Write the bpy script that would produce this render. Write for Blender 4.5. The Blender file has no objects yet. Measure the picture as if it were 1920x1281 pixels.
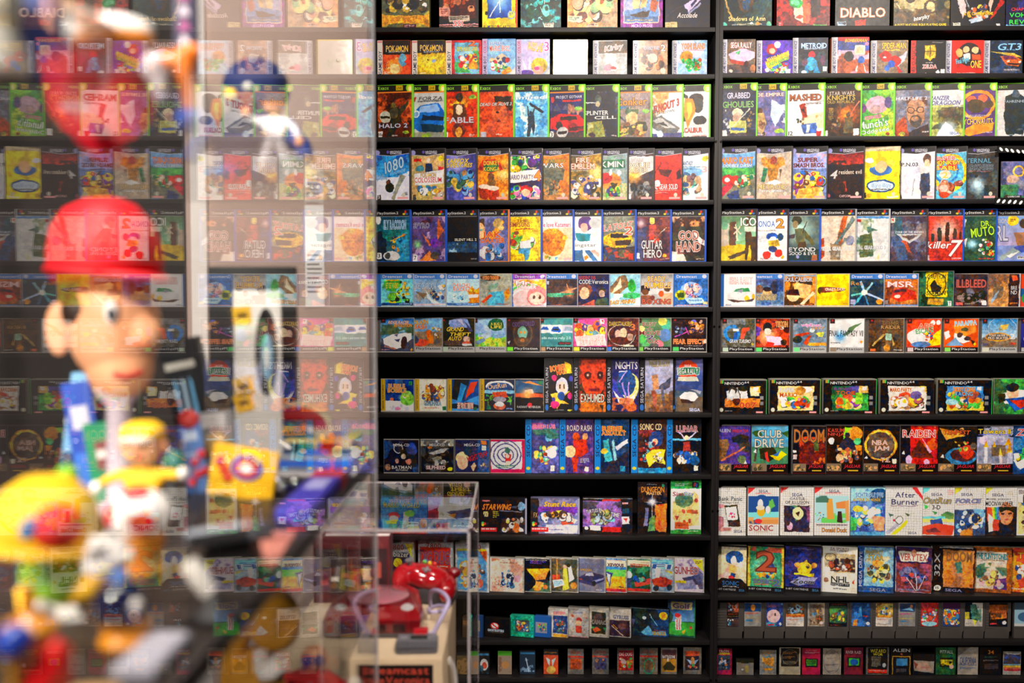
import bpy, bmesh, math, random, re
import numpy as np
from mathutils import Vector, Matrix

S = bpy.context.scene
COL = S.collection
rad = math.radians

# ---------------------------------------------------------------- camera, world, lamps, exposure
EYE = 1.50                    # eye height
PITCH = math.radians(2.6)     # the lens looks slightly down
WALL = 3.62                   # distance from the lens to the fronts of the boxes
FPX = 35.0 / 36.0 * 1920.0    # focal length in pixels of the 1920 px wide frame
def place(px, py, d):
    """point that stands d metres in front of the lens and shows at pixel (px, py)"""
    u, v = (px - 960.0) / FPX, (640.5 - py) / FPX
    y = math.cos(PITCH) + math.sin(PITCH) * v
    z = -math.sin(PITCH) + math.cos(PITCH) * v
    return Vector((u * d / y, d, EYE + z * d / y))

def wall_x(px, py): return place(px, py, WALL).x
def wall_z(py): return place(960, py, WALL).z

cam_data = bpy.data.cameras.new('camera')
cam = bpy.data.objects.new('camera', cam_data)
COL.objects.link(cam)
cam.location = (0, 0, EYE)
cam.rotation_euler = (rad(90) - PITCH, 0, 0)
cam_data.lens = 35.0
cam_data.sensor_width = 36.0
cam_data.sensor_fit = 'HORIZONTAL'
cam_data.clip_start = 0.02
cam_data.dof.use_dof = True
cam_data.dof.focus_distance = WALL
cam_data.dof.aperture_fstop = 2.5
S.camera = cam

world = bpy.data.worlds.new('world')
S.world = world
world.use_nodes = True
world.node_tree.nodes['Background'].inputs[0].default_value = (1.0, 0.86, 0.80, 1)
world.node_tree.nodes['Background'].inputs[1].default_value = 0.03

def area(name, loc, target, size, power, color=(1.0, 0.88, 0.77), shape='DISK', spread=180):
    l = bpy.data.lights.new(name, 'AREA')
    l.energy = power; l.color = color; l.shape = shape; l.size = size; l.spread = rad(spread)
    if shape in ('RECTANGLE', 'ELLIPSE'):
        l.size_y = size
    o = bpy.data.objects.new(name, l)
    COL.objects.link(o)
    o.location = loc
    o.rotation_euler = (Vector(target) - Vector(loc)).to_track_quat('-Z', 'Y').to_euler()
    return o

LAMP_Y = WALL - 1.80
lamp_specs = [(0.335, 2.79, 25), (1.62, 3.00, 28), (-0.75, 3.00, 12)]
for lx, lz, lp in lamp_specs:
    area('spot_lamp_light', (lx, LAMP_Y, lz), (lx, WALL + 0.1, 1.75 if lx > -.5 else 1.6), 0.2, lp, shape='SQUARE', spread=150)
area('room_fill_light', (-1.15, -0.55, 2.75), (-0.50, 1.15, 1.22), 0.16, 40, color=(1.0, 0.90, 0.80), spread=110)  # added fill lamp, out of view, to brighten the showcase toys
area('plinth_fill_light', (0.55, -0.45, 2.75), (-0.26, 1.95, 0.75), 0.14, 3.2, color=(1.0, 0.89, 0.78), spread=32)  # extra unseen fill added to lift the carton front and console
area('case_light', (-0.50, 0.75, 2.75), (-0.60, 1.5, 1.0), 0.45, 22, color=(1.0, 0.90, 0.83), spread=140)

area('under_shelf_fill_light', (-0.55, 0.70, 1.222), (-0.42, 1.45, 0.95), 0.20, 5, color=(1.0, 0.90, 0.82), spread=160)  # fill added below the shelf to brighten the lower deck toys

S.view_settings.view_transform = 'Standard'
S.view_settings.look = 'None'
S.view_settings.gamma = 1.0
S.view_settings.use_curve_mapping = False
S.view_settings.exposure = 0.0
S.cycles.transparent_max_bounces = 24
S.cycles.max_bounces = 8

# ---------------------------------------------------------------- helpers
def rgb(c):
    """'k' style hex colour ('e84' or 'e08840') to sRGB floats"""
    c = {'w': 'fff', 'k': '111', 'j': 'dba83c', 'o': 'e83'}.get(c, c)
    if len(c) == 3:
        c = ''.join(a * 2 for a in c)
    return tuple(int(c[i:i + 2], 16) / 255.0 for i in (0, 2, 4))

def lin(c):
    return tuple((v / 12.92 if v <= .04045 else ((v + .055) / 1.055) ** 2.4) for v in (rgb(c) if isinstance(c, str) else c))

MATS = {}
def mat(color, rough=.5, metal=0.0, spec=.5, grain=0.0, scale=40.0, coat=0.0, trans=0.0, emit=0.0, ior=1.45):
    """plain surface with a fine noise grain in its colour and roughness"""
    key = (color, rough, metal, spec, grain, scale, coat, trans, emit)
    if key in MATS:
        return MATS[key]
    m = bpy.data.materials.new('surface')
    m.use_nodes = True
    nt = m.node_tree
    b = nt.nodes['Principled BSDF']
    c = lin(color)
    b.inputs['Roughness'].default_value = rough
    b.inputs['Metallic'].default_value = metal
    b.inputs['Specular IOR Level'].default_value = spec
    b.inputs['Coat Weight'].default_value = coat
    b.inputs['Transmission Weight'].default_value = trans
    b.inputs['IOR'].default_value = ior
    if emit:
        b.inputs['Emission Color'].default_value = (*c, 1)
        b.inputs['Emission Strength'].default_value = emit
    n = nt.nodes.new('ShaderNodeTexNoise')
    n.inputs['Scale'].default_value = scale
    n.inputs['Detail'].default_value = 4
    tc = nt.nodes.new('ShaderNodeTexCoord')
    nt.links.new(tc.outputs['Object'], n.inputs['Vector'])
    mx = nt.nodes.new('ShaderNodeMix')
    mx.data_type = 'RGBA'
    g = grain or .08
    mx.inputs['A'].default_value = (*[v * (1 - g) for v in c], 1)
    mx.inputs['B'].default_value = (*[min(1, v * (1 + g)) for v in c], 1)
    nt.links.new(n.outputs['Fac'], mx.inputs['Factor'])
    nt.links.new(mx.outputs['Result'], b.inputs['Base Color'])
    MATS[key] = m
    return m

def pane_mat(name, tint=(.97, .98, .98), n=1.5, rough=0.0):
    """thin clear pane: mirror by the Fresnel law of the angle, else clear"""
    m = bpy.data.materials.new(name)
    m.use_nodes = True
    nt = m.node_tree
    nt.nodes.clear()
    N = nt.nodes.new
    geo = N('ShaderNodeNewGeometry')
    dot = N('ShaderNodeVectorMath'); dot.operation = 'DOT_PRODUCT'
    nt.links.new(geo.outputs['Normal'], dot.inputs[0]); nt.links.new(geo.outputs['Incoming'], dot.inputs[1])
    def math_(op, a, b=None):
        q = N('ShaderNodeMath'); q.operation = op
        for i, v in enumerate((a, b)):
            if v is None: continue
            if isinstance(v, (int, float)): q.inputs[i].default_value = v
            else: nt.links.new(v, q.inputs[i])
        return q.outputs[0]
    c = math_('ABSOLUTE', dot.outputs['Value'])
    g = math_('SQRT', math_('ADD', math_('MULTIPLY', c, c), n * n - 1))        # n cos(theta_t)
    rs = math_('DIVIDE', math_('SUBTRACT', c, g), math_('ADD', c, g))
    n2c = math_('MULTIPLY', c, n * n)
    rp = math_('DIVIDE', math_('SUBTRACT', n2c, g), math_('ADD', n2c, g))
    F = math_('MULTIPLY', math_('ADD', math_('MULTIPLY', rs, rs), math_('MULTIPLY', rp, rp)), .5)
    tr = N('ShaderNodeBsdfTransparent'); tr.inputs[0].default_value = (*tint, 1)
    gl = N('ShaderNodeBsdfGlossy'); gl.inputs['Roughness'].default_value = rough
    mix = N('ShaderNodeMixShader')
    nt.links.new(F, mix.inputs[0]); nt.links.new(tr.outputs[0], mix.inputs[1]); nt.links.new(gl.outputs[0], mix.inputs[2])
    out = N('ShaderNodeOutputMaterial')
    nt.links.new(mix.outputs[0], out.inputs[0])
    return m

def link(name, me, m=None, parent=None, loc=None, rot=None):
    o = bpy.data.objects.new(name, me)
    COL.objects.link(o)
    if m is not None and me is not None:
        me.materials.append(m)
    if parent is not None: o.parent = parent
    if loc is not None: o.location = loc
    if rot is not None: o.rotation_euler = rot
    return o

def from_bm(name, bm, m, parent=None, loc=None, rot=None, smooth=False, angle=None):
    me = bpy.data.meshes.new(name)
    bmesh.ops.recalc_face_normals(bm, faces=bm.faces)
    bm.to_mesh(me); bm.free()
    if smooth:
        me.polygons.foreach_set('use_smooth', [True] * len(me.polygons))
        if angle:
            me.set_sharp_from_angle(angle=rad(angle))
    return link(name, me, m, parent, loc, rot)

def thing(name, label, cat, loc=(0, 0, 0), rotz=0.0, group=None):
    o = bpy.data.objects.new(name, None)
    o.empty_display_size = .02
    COL.objects.link(o)
    o.location = loc; o.rotation_euler = (0, 0, rotz)
    o['label'] = label; o['category'] = cat
    if group: o['group'] = group
    return o

def struct(o):
    o['kind'] = 'structure'
    return o

def box_bm(bm, x0, x1, y0, y1, z0, z1, bevel=0.0, seg=2):
    r = bmesh.ops.create_cube(bm, size=1.0)
    bmesh.ops.scale(bm, vec=(x1 - x0, y1 - y0, z1 - z0), verts=r['verts'])
    bmesh.ops.translate(bm, vec=((x0 + x1) / 2, (y0 + y1) / 2, (z0 + z1) / 2), verts=r['verts'])
    if bevel:
        es = list({e for v in r['verts'] for e in v.link_edges})
        bmesh.ops.bevel(bm, geom=es, offset=bevel, segments=seg, profile=.6, affect='EDGES')

def box(name, x0, x1, y0, y1, z0, z1, m, parent=None, bevel=0.0, loc=None, rot=None, seg=2):
    bm = bmesh.new()
    box_bm(bm, x0, x1, y0, y1, z0, z1, bevel, seg)
    return from_bm(name, bm, m, parent, loc, rot, smooth=bevel > 0, angle=40)

def lathe_bm(bm, prof, seg=28, M=None):
    rings = []
    for r, z in prof:
        if r < 1e-6:
            rings.append([bm.verts.new((0, 0, z))])
        else:
            rings.append([bm.verts.new((r * math.cos(2 * math.pi * i / seg), r * math.sin(2 * math.pi * i / seg), z)) for i in range(seg)])
    vs = [v for r in rings for v in r]
    for a, b in zip(rings, rings[1:]):
        for i in range(seg):
            j = (i + 1) % seg
            if len(a) == 1 and len(b) == 1: continue
            if len(a) == 1: bm.faces.new((a[0], b[i], b[j]))
            elif len(b) == 1: bm.faces.new((a[i], a[j], b[0]))
            else: bm.faces.new((a[i], a[j], b[j], b[i]))
    for r in (rings[0], rings[-1]):
        if len(r) > 1: bm.faces.new(r)
    if M is not None: bmesh.ops.transform(bm, matrix=M, verts=vs)

def lathe(name, prof, m, parent=None, loc=None, rot=None, seg=28, M=None, angle=50):
    bm = bmesh.new(); lathe_bm(bm, prof, seg, M)
    return from_bm(name, bm, m, parent, loc, rot, smooth=True, angle=angle)

def ball_bm(bm, c, r, seg=20, rot=None):
    r = (r, r, r) if isinstance(r, (int, float)) else r
    M = Matrix.Translation(c) @ ((rot or Matrix.Identity(4)) @ Matrix.Diagonal((*r, 1)))
    bmesh.ops.create_uvsphere(bm, u_segments=seg, v_segments=max(8, seg * 2 // 3), radius=1.0, matrix=M)

def ball(name, c, r, m, parent=None, seg=20, rot=None):
    bm = bmesh.new(); ball_bm(bm, c, r, seg, rot)
    return from_bm(name, bm, m, parent, smooth=True)

def tube_bm(bm, pts, radii, seg=10, smooth=3):
    pts = [Vector(p) for p in pts]
    if isinstance(radii, (int, float)): radii = [radii] * len(pts)
    if smooth > 1:
        P, R = [], []
        n = len(pts)
        for i in range(n - 1):
            p0, p1, p2, p3 = pts[max(0, i - 1)], pts[i], pts[i + 1], pts[min(n - 1, i + 2)]
            for k in range(smooth):
                t = k / smooth
                P.append(.5 * ((2 * p1) + (-p0 + p2) * t + (2 * p0 - 5 * p1 + 4 * p2 - p3) * t * t + (-p0 + 3 * p1 - 3 * p2 + p3) * t ** 3))
                R.append(radii[i] * (1 - t) + radii[i + 1] * t)
        P.append(pts[-1]); R.append(radii[-1]); pts, radii = P, R
    up = Vector((0, 0, 1)); rings = []
    for i, p in enumerate(pts):
        d = (pts[min(i + 1, len(pts) - 1)] - pts[max(i - 1, 0)]).normalized()
        a = d.cross(up)
        if a.length < 1e-3: a = d.cross(Vector((1, 0, 0)))
        a.normalize(); b = d.cross(a).normalized(); up = -b if abs(d.dot(b)) < .9 else up
        up = b
        rings.append([bm.verts.new(p + (a * math.cos(2 * math.pi * k / seg) + b * math.sin(2 * math.pi * k / seg)) * radii[i]) for k in range(seg)])
    for a, b in zip(rings, rings[1:]):
        o = min(range(seg), key=lambda s: sum((a[k].co - b[(k + s) % seg].co).length for k in range(0, seg, 3)))
        for k in range(seg):
            bm.faces.new((a[k], a[(k + 1) % seg], b[(k + 1 + o) % seg], b[(k + o) % seg]))
    bm.faces.new(rings[0]); bm.faces.new(rings[-1])

def tube(name, pts, radii, m, parent=None, seg=10, smooth=3):
    bm = bmesh.new(); tube_bm(bm, pts, radii, seg, smooth)
    return from_bm(name, bm, m, parent, smooth=True, angle=60)

def prism(name, poly, y0, y1, m, parent=None, loc=None, rot=None, bevel=0.0):
    """outline in x,z pushed from y0 to y1"""
    bm = bmesh.new()
    a = [bm.verts.new((x, y0, z)) for x, z in poly]; b = [bm.verts.new((x, y1, z)) for x, z in poly]
    bm.faces.new(a); bm.faces.new(b[::-1])
    for i in range(len(poly)):
        j = (i + 1) % len(poly)
        bm.faces.new((a[i], b[i], b[j], a[j]))
    if bevel:
        bmesh.ops.bevel(bm, geom=list(bm.edges), offset=bevel, segments=2, profile=.6, affect='EDGES')
    return from_bm(name, bm, m, parent, loc, rot, smooth=bevel > 0, angle=40)

# ---------------------------------------------------------------- flat print: lettering and cover designs
GLYPHS = {}
def load_glyphs(chars):
    cs = sorted(set(chars) - {' '})
    objs = []
    for off in (0.012, 0.055):
        for ch in cs:
            cu = bpy.data.curves.new('glyph', 'FONT')
            cu.body = ch; cu.size = 1.0; cu.resolution_u = 2; cu.offset = off; cu.fill_mode = 'BOTH'
            o = bpy.data.objects.new('glyph', cu); COL.objects.link(o)
            objs.append((off, ch, o))
    bpy.context.view_layer.update()
    dg = bpy.context.evaluated_depsgraph_get()
    for off, ch, o in objs:
        me = o.evaluated_get(dg).to_mesh()
        me.calc_loop_triangles()
        v = np.zeros(len(me.vertices) * 3, np.float32); me.vertices.foreach_get('co', v)
        t = np.zeros(len(me.loop_triangles) * 3, np.int32); me.loop_triangles.foreach_get('vertices', t)
        GLYPHS[(off > .03, ch)] = (v.reshape(-1, 3)[:, :2].copy(), t.reshape(-1, 3).copy())
        o.evaluated_get(dg).to_mesh_clear()
        cu = o.data
        bpy.data.objects.remove(o); bpy.data.curves.remove(cu)

def set_text(s, bold):
    """one line of text as 2-D points and triangles fitted to 0..1 by 0..1"""
    vs, ts, x, n = [], [], 0.0, 0
    for ch in s:
        if ch == ' ':
            x += .32; continue
        if (bold, ch) not in GLYPHS: continue
        v, t = GLYPHS[(bold, ch)]
        if not len(v): continue
        v0, _ = GLYPHS[(False, ch)]
        w0, w1 = v0[:, 0].min(), v0[:, 0].max()
        q = v.copy(); q[:, 0] += x - w0
        vs.append(q); ts.append(t + n); n += len(q)
        x += (w1 - w0) + .075
    if not vs: return None
    v = np.concatenate(vs)
    return v, np.concatenate(ts), x - .075

INK = bpy.data.materials.new('printed_ink'); INK.use_nodes = True
_a = INK.node_tree.nodes.new('ShaderNodeVertexColor'); _a.layer_name = 'ink'
INK.node_tree.links.new(_a.outputs[0], INK.node_tree.nodes['Principled BSDF'].inputs['Base Color'])
INK.node_tree.nodes['Principled BSDF'].inputs['Roughness'].default_value = .45

class Lettering:
    def __init__(self): self.v, self.t, self.c, self.n = [], [], [], 0
    def line(self, s, x, y, w, h, color, outline=None, shear=0.0, rot=0.0, d=0.0):
        """text fitted in the rectangle whose lower left corner is x, y (metres, facing -Y)"""
        got = set_text(s, False)
        if got is None: return
        v, t, adv = got
        top = .73 if any(c.isupper() or c.isdigit() for c in s) else max(.55, v[:, 1].max())
        low = min(0.0, v[:, 1].min())
        hh = max(top - (low if low < -.1 else 0), v[:, 1].max() * .98)
        for bold in ((True, False) if outline else (False,)):
            v, t, _ = set_text(s, bold)
            q = v.copy()
            q[:, 0] = q[:, 0] / adv * w
            q[:, 1] = (q[:, 1] - (low if low < -.1 else 0)) / hh * h
            if shear: q[:, 0] += (q[:, 1] - h / 2) * shear
            if rot:
                cx, cy = w / 2, h / 2
                c_, s_ = math.cos(rad(rot)), math.sin(rad(rot))
                a, b = q[:, 0] - cx, q[:, 1] - cy
                if rot == 90: q = np.stack([-b + cy, a + cx], 1)
                else: q = np.stack([a * c_ - b * s_ + cx, a * s_ + b * c_ + cy], 1)
            col = lin(outline if (outline and bold) else color)
            off = d - (.00025 if bold else .0004)
            self.v.append(np.stack([q[:, 0] + x, np.full(len(q), off, np.float32), q[:, 1] + y], 1))
            self.t.append(t + self.n); self.n += len(q)
            self.c.append(np.tile(np.array([*col, 1], np.float32), (len(q), 1)))
    def build(self, name, parent, M=None):
        if not self.v: return None
        me = bpy.data.meshes.new(name)
        v = np.concatenate(self.v); t = np.concatenate(self.t); c = np.concatenate(self.c)
        me.from_pydata(v.tolist(), [], t.tolist())
        a = me.color_attributes.new('ink', 'FLOAT_COLOR', 'POINT')
        a.data.foreach_set('color', c.ravel())
        return link(name, me, INK, parent)

rng = np.random.default_rng(7)
def _noise():
    out = np.zeros((512, 512), np.float32)
    for o, amp in ((8, 1), (16, .7), (32, .5), (64, .35), (128, .2)):
        g = rng.random((o, o)).astype(np.float32)
        i = np.arange(512) * o / 512.0
        a = i.astype(int); f = (i - a).astype(np.float32); f = f * f * (3 - 2 * f); b = (a + 1) % o
        rows_ = g[a] * (1 - f)[:, None] + g[b] * f[:, None]
        out += amp * (rows_[:, a] * (1 - f) + rows_[:, b] * f)
    r = np.argsort(np.argsort(out.ravel())).reshape(out.shape) / out.size
    return r.astype(np.float32)
NOISE = _noise()

def paint(art, w, h, seed, gain=1.0):
    """rasterise a cover design (percent units) on a w x h canvas; returns the picture and the text commands"""
    r = random.Random(seed)
    cut = art.find('$')
    parts = (art, '') if cut < 0 else (art[:cut], expand(art[cut:]))
    im = np.ones((h, w, 3), np.float32) * .5
    X = (np.arange(w) + .5) / w * 100; Y = (np.arange(h) + .5) / h * 100
    texts = []
    asp = h / w
    def put(mask, ys, xs, c):
        im[ys, xs] += (np.array(rgb(c), np.float32) - im[ys, xs]) * mask[..., None]
    def win(x0, x1, y0, y1):
        a, b = np.searchsorted(X, [x0, x1]); c, d = np.searchsorted(Y, [y0, y1])
        return slice(c, d), slice(a, b)
    def ell(cx, cy, rx, ry, c, inner=None):
        ys, xs = win(cx - rx, cx + rx, cy - ry, cy + ry)
        q = ((X[xs][None] - cx) / rx) ** 2 + ((Y[ys][:, None] - cy) / ry) ** 2
        m = (q < 1).astype(np.float32)
        if inner: m *= (q > inner)
        put(m, ys, xs, c)
    def poly(c, P):
        xs_ = [p[0] for p in P]; ys_ = [p[1] for p in P]
        ys, xs = win(min(xs_), max(xs_), min(ys_), max(ys_))
        xx, yy = X[xs][None], Y[ys][:, None]
        m = np.zeros((yy.shape[0], xx.shape[1]), bool)
        for (xa, ya), (xb, yb) in zip(P, P[1:] + P[:1]):
            if ya == yb: continue
            cond = (ya > yy) != (yb > yy)
            m ^= cond & (xx < (xb - xa) * (yy - ya) / (yb - ya) + xa)
        put(m.astype(np.float32), ys, xs, c)
    cmds = parts[0].split(';') + ['brush'] + parts[1].split(';')
    for cmd in cmds:
        cmd = cmd.strip()
        if not cmd: continue
        if cmd == 'brush':                                  # brushwork: ragged outlines and mottled tones under the crisp stamps
            def field(st):
                oy, ox = r.randrange(512), r.randrange(512)
                return NOISE[np.ix_(((np.arange(h) * st + oy).astype(int)) % 512, ((np.arange(w) * st + ox).astype(int)) % 512)] - .5
            if len(art) > 90:
                dy, dx = field(1.7) * h * .02, field(1.7) * w * .03
                iy = np.clip(np.arange(h)[:, None] + dy, 0, h - 1).astype(int)
                ix = np.clip(np.arange(w)[None] + dx, 0, w - 1).astype(int)
                im = im[iy, ix]
                w0 = np.clip(1.02 - im.min(2), .05, 1)[..., None]
                im = im * (1 + (.06 + .34 * w0) * field(2.2)[..., None]) + .12 * w0 * field(3.1)[..., None] * np.array((1, .2, -.8), np.float32)
                if ';n ' in art or ';s ' in art or 'n ' == art[:2]:  # fine brush detail
                    f1, f2 = field(5.5), field(9.0)
                    wt = np.clip(1.05 - im.min(2), .04, 1)[..., None]
                    im = im * (1 + wt * (.42 * f1[..., None] + .26 * f2[..., None]))
                    im = im + .13 * wt * (field(6.5)[..., None] * np.array((1, 0, -1), np.float32))
                im = np.clip(im, 0, 1)
            continue
        a = cmd.split()
        k = a[0]
        if k == 'f': im[:] = rgb(a[1])
        elif k == 'g2':
            ys, xs = win(0, 100, float(a[1]), float(a[2])); n = ys.stop - ys.start
            t = np.linspace(0, 1, n, dtype=np.float32)[:, None, None]
            im[ys, xs] = np.array(rgb(a[3])) * (1 - t) + np.array(rgb(a[4])) * t
        elif k == 'h2':
            ys, xs = win(float(a[1]), float(a[2]), 0, 100); n = xs.stop - xs.start
            t = np.linspace(0, 1, n, dtype=np.float32)[None, :, None]
            im[ys, xs] = np.array(rgb(a[3])) * (1 - t) + np.array(rgb(a[4])) * t
        elif k == 'q':
            cx, cy, rr = map(float, a[1:4])
            d = np.sqrt((X[None] - cx) ** 2 + ((Y[:, None] - cy) * asp) ** 2) / rr
            put(np.clip(1.25 - d, 0, 1).astype(np.float32) ** 1.3, slice(None), slice(None), a[4])
        elif k == 'n':
            amt, sc = float(a[2]), float(a[3])
            x, y, ww, hh = map(float, a[4:8]) if len(a) > 4 else (0, 0, 100, 100)
            ys, xs = win(x, x + ww, y, y + hh)
            st = 64.0 * sc / 8 / w * 2.2
            oy, ox = r.randrange(512), r.randrange(512)
            iy = ((np.arange(ys.stop - ys.start) * st + oy).astype(int)) % 512
            ix = ((np.arange(xs.stop - xs.start) * st + ox).astype(int)) % 512
            v = NOISE[np.ix_(iy, ix)]
            put(np.clip((v - (1 - amt)) * 7 + .5, 0, .85), ys, xs, a[1])
        elif k == 'r':
            x, y, ww, hh = map(float, a[1:5]); ys, xs = win(x, x + ww, y, y + hh); im[ys, xs] = rgb(a[5])
        elif k == 'e': ell(*map(float, a[1:5]), a[5])
        elif k == 'o':
            cx, cy, rx, ry, wd = map(float, a[1:6]); ell(cx, cy, rx, ry, a[6], max(.01, 1 - wd / rx) ** 2)
        elif k == 'l':
            x1, y1, x2, y2, wd = map(float, a[1:6])
            dx, dy = x2 - x1, (y2 - y1) * asp; L = math.hypot(dx, dy) or 1
            ux, uy = -dy / L * wd / 2, dx / L * wd / 2 / asp
            poly(a[6], [(x1 + ux, y1 + uy), (x2 + ux, y2 + uy), (x2 - ux, y2 - uy), (x1 - ux, y1 - uy)])
        elif k == 'p': poly(a[1], [tuple(map(float, q.split(','))) for q in a[2:]])
        elif k == 's':
            x, y, ww, hh = map(float, a[1:5]); n = int(a[5]); cs = a[6:]
            for _ in range(n):
                rx = ww * r.uniform(.05, .13); ry = rx / asp * r.uniform(.7, 1.5)
                ry = min(ry, hh * .3)
                cx, cy = x + r.uniform(rx, ww - rx), y + r.uniform(ry, max(ry * 1.01, hh - ry))
                if r.random() < .55: ell(cx + .8, cy + .8, rx * 1.1, ry * 1.1, '222' if r.random() < .5 else r.choice(cs))
                ell(cx, cy, rx, ry, r.choice(cs))
                if r.random() < .5: ell(cx + rx * .2, cy - ry * .3, rx * .45, ry * .4, r.choice(cs))
        elif k == 'z':
            x, y, ww, hh = map(float, a[1:5])
            lh = 4.2 * asp ** -1 if asp > .9 else 5.5
            n = max(1, int(round(hh / lh)))
            for i in range(n):
                yy = y + hh * i / n; px = x
                end = x + ww * (1 if i < n - 1 or n == 1 else .7)
                while px < end:
                    q = r.uniform(4, 11); q = min(q, end - px)
                    ys, xs = win(px, px + q * .86, yy, yy + hh / n * .62)
                    im[ys, xs] = np.array(rgb(a[5])) * .8 + im[ys, xs] * .2
                    px += q
        elif k == 'G':
            st = float(a[1])
            v = np.array(rgb(a[2]))
            for i in range(1, int(100 / st)):
                j = int(i * st / 100 * w); im[:, j:j + 2] = im[:, j:j + 2] * .35 + v * .65
            for i in range(1, int(100 / st * asp)):
                j = int(i * st / asp / 100 * h); im[j:j + 2] = im[j:j + 2] * .35 + v * .65
        elif k == 'T':
            m = re.match(r'T (\S+) (\S+) (\S+) (\S+) (\S+) (.*)$', cmd)
            texts.append((*map(float, m.groups()[:4]), m.group(5), m.group(6)))
    grey = im.mean(2, keepdims=True)
    im = np.clip(grey + (im - grey) * 1.18, 0, 1)
    if gain != 1.0:                                         # row gain in the print colours: undoes dim picks, evens out lamp falloff
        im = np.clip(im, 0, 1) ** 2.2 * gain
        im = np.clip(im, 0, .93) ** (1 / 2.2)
    return im, texts

def text_style(st):
    m = re.match(r'([0-9a-z]+)(?:/([0-9a-z]+))?(~)?(?:@(-?\d+))?', st)
    return m.group(1), m.group(2), .25 if m.group(3) else 0.0, float(m.group(4) or 0)

def expand(art):
    for k in STAMP_ORDER:
        if k in art: art = art.replace(k, STAMPS[k])
    return art

def sheet_mat(name, pix, rough, spec=.5):
    """printed card: a picture painted by paint() above, laid on the sheet by its UVs"""
    h, w = pix.shape[:2]
    img = bpy.data.images.new(name, w, h, alpha=False)
    buf = np.ones((h, w, 4), np.float32); buf[..., :3] = pix[::-1]
    img.pixels.foreach_set(buf.ravel()); img.update(); img.pack()
    m = bpy.data.materials.new(name); m.use_nodes = True
    nt = m.node_tree; b = nt.nodes['Principled BSDF']
    t = nt.nodes.new('ShaderNodeTexImage'); t.image = img; t.extension = 'EXTEND'
    # faint unevenness of the printed card
    n = nt.nodes.new('ShaderNodeTexNoise'); n.inputs['Scale'].default_value = 60
    mr = nt.nodes.new('ShaderNodeMapRange'); mr.inputs['To Min'].default_value = rough - .06; mr.inputs['To Max'].default_value = rough + .06
    tc = nt.nodes.new('ShaderNodeTexCoord')
    nt.links.new(tc.outputs['Object'], n.inputs['Vector'])
    nt.links.new(n.outputs['Fac'], mr.inputs['Value']); nt.links.new(mr.outputs[0], b.inputs['Roughness'])
    nt.links.new(t.outputs[0], b.inputs['Base Color'])
    b.inputs['Specular IOR Level'].default_value = spec
    return m
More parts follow.
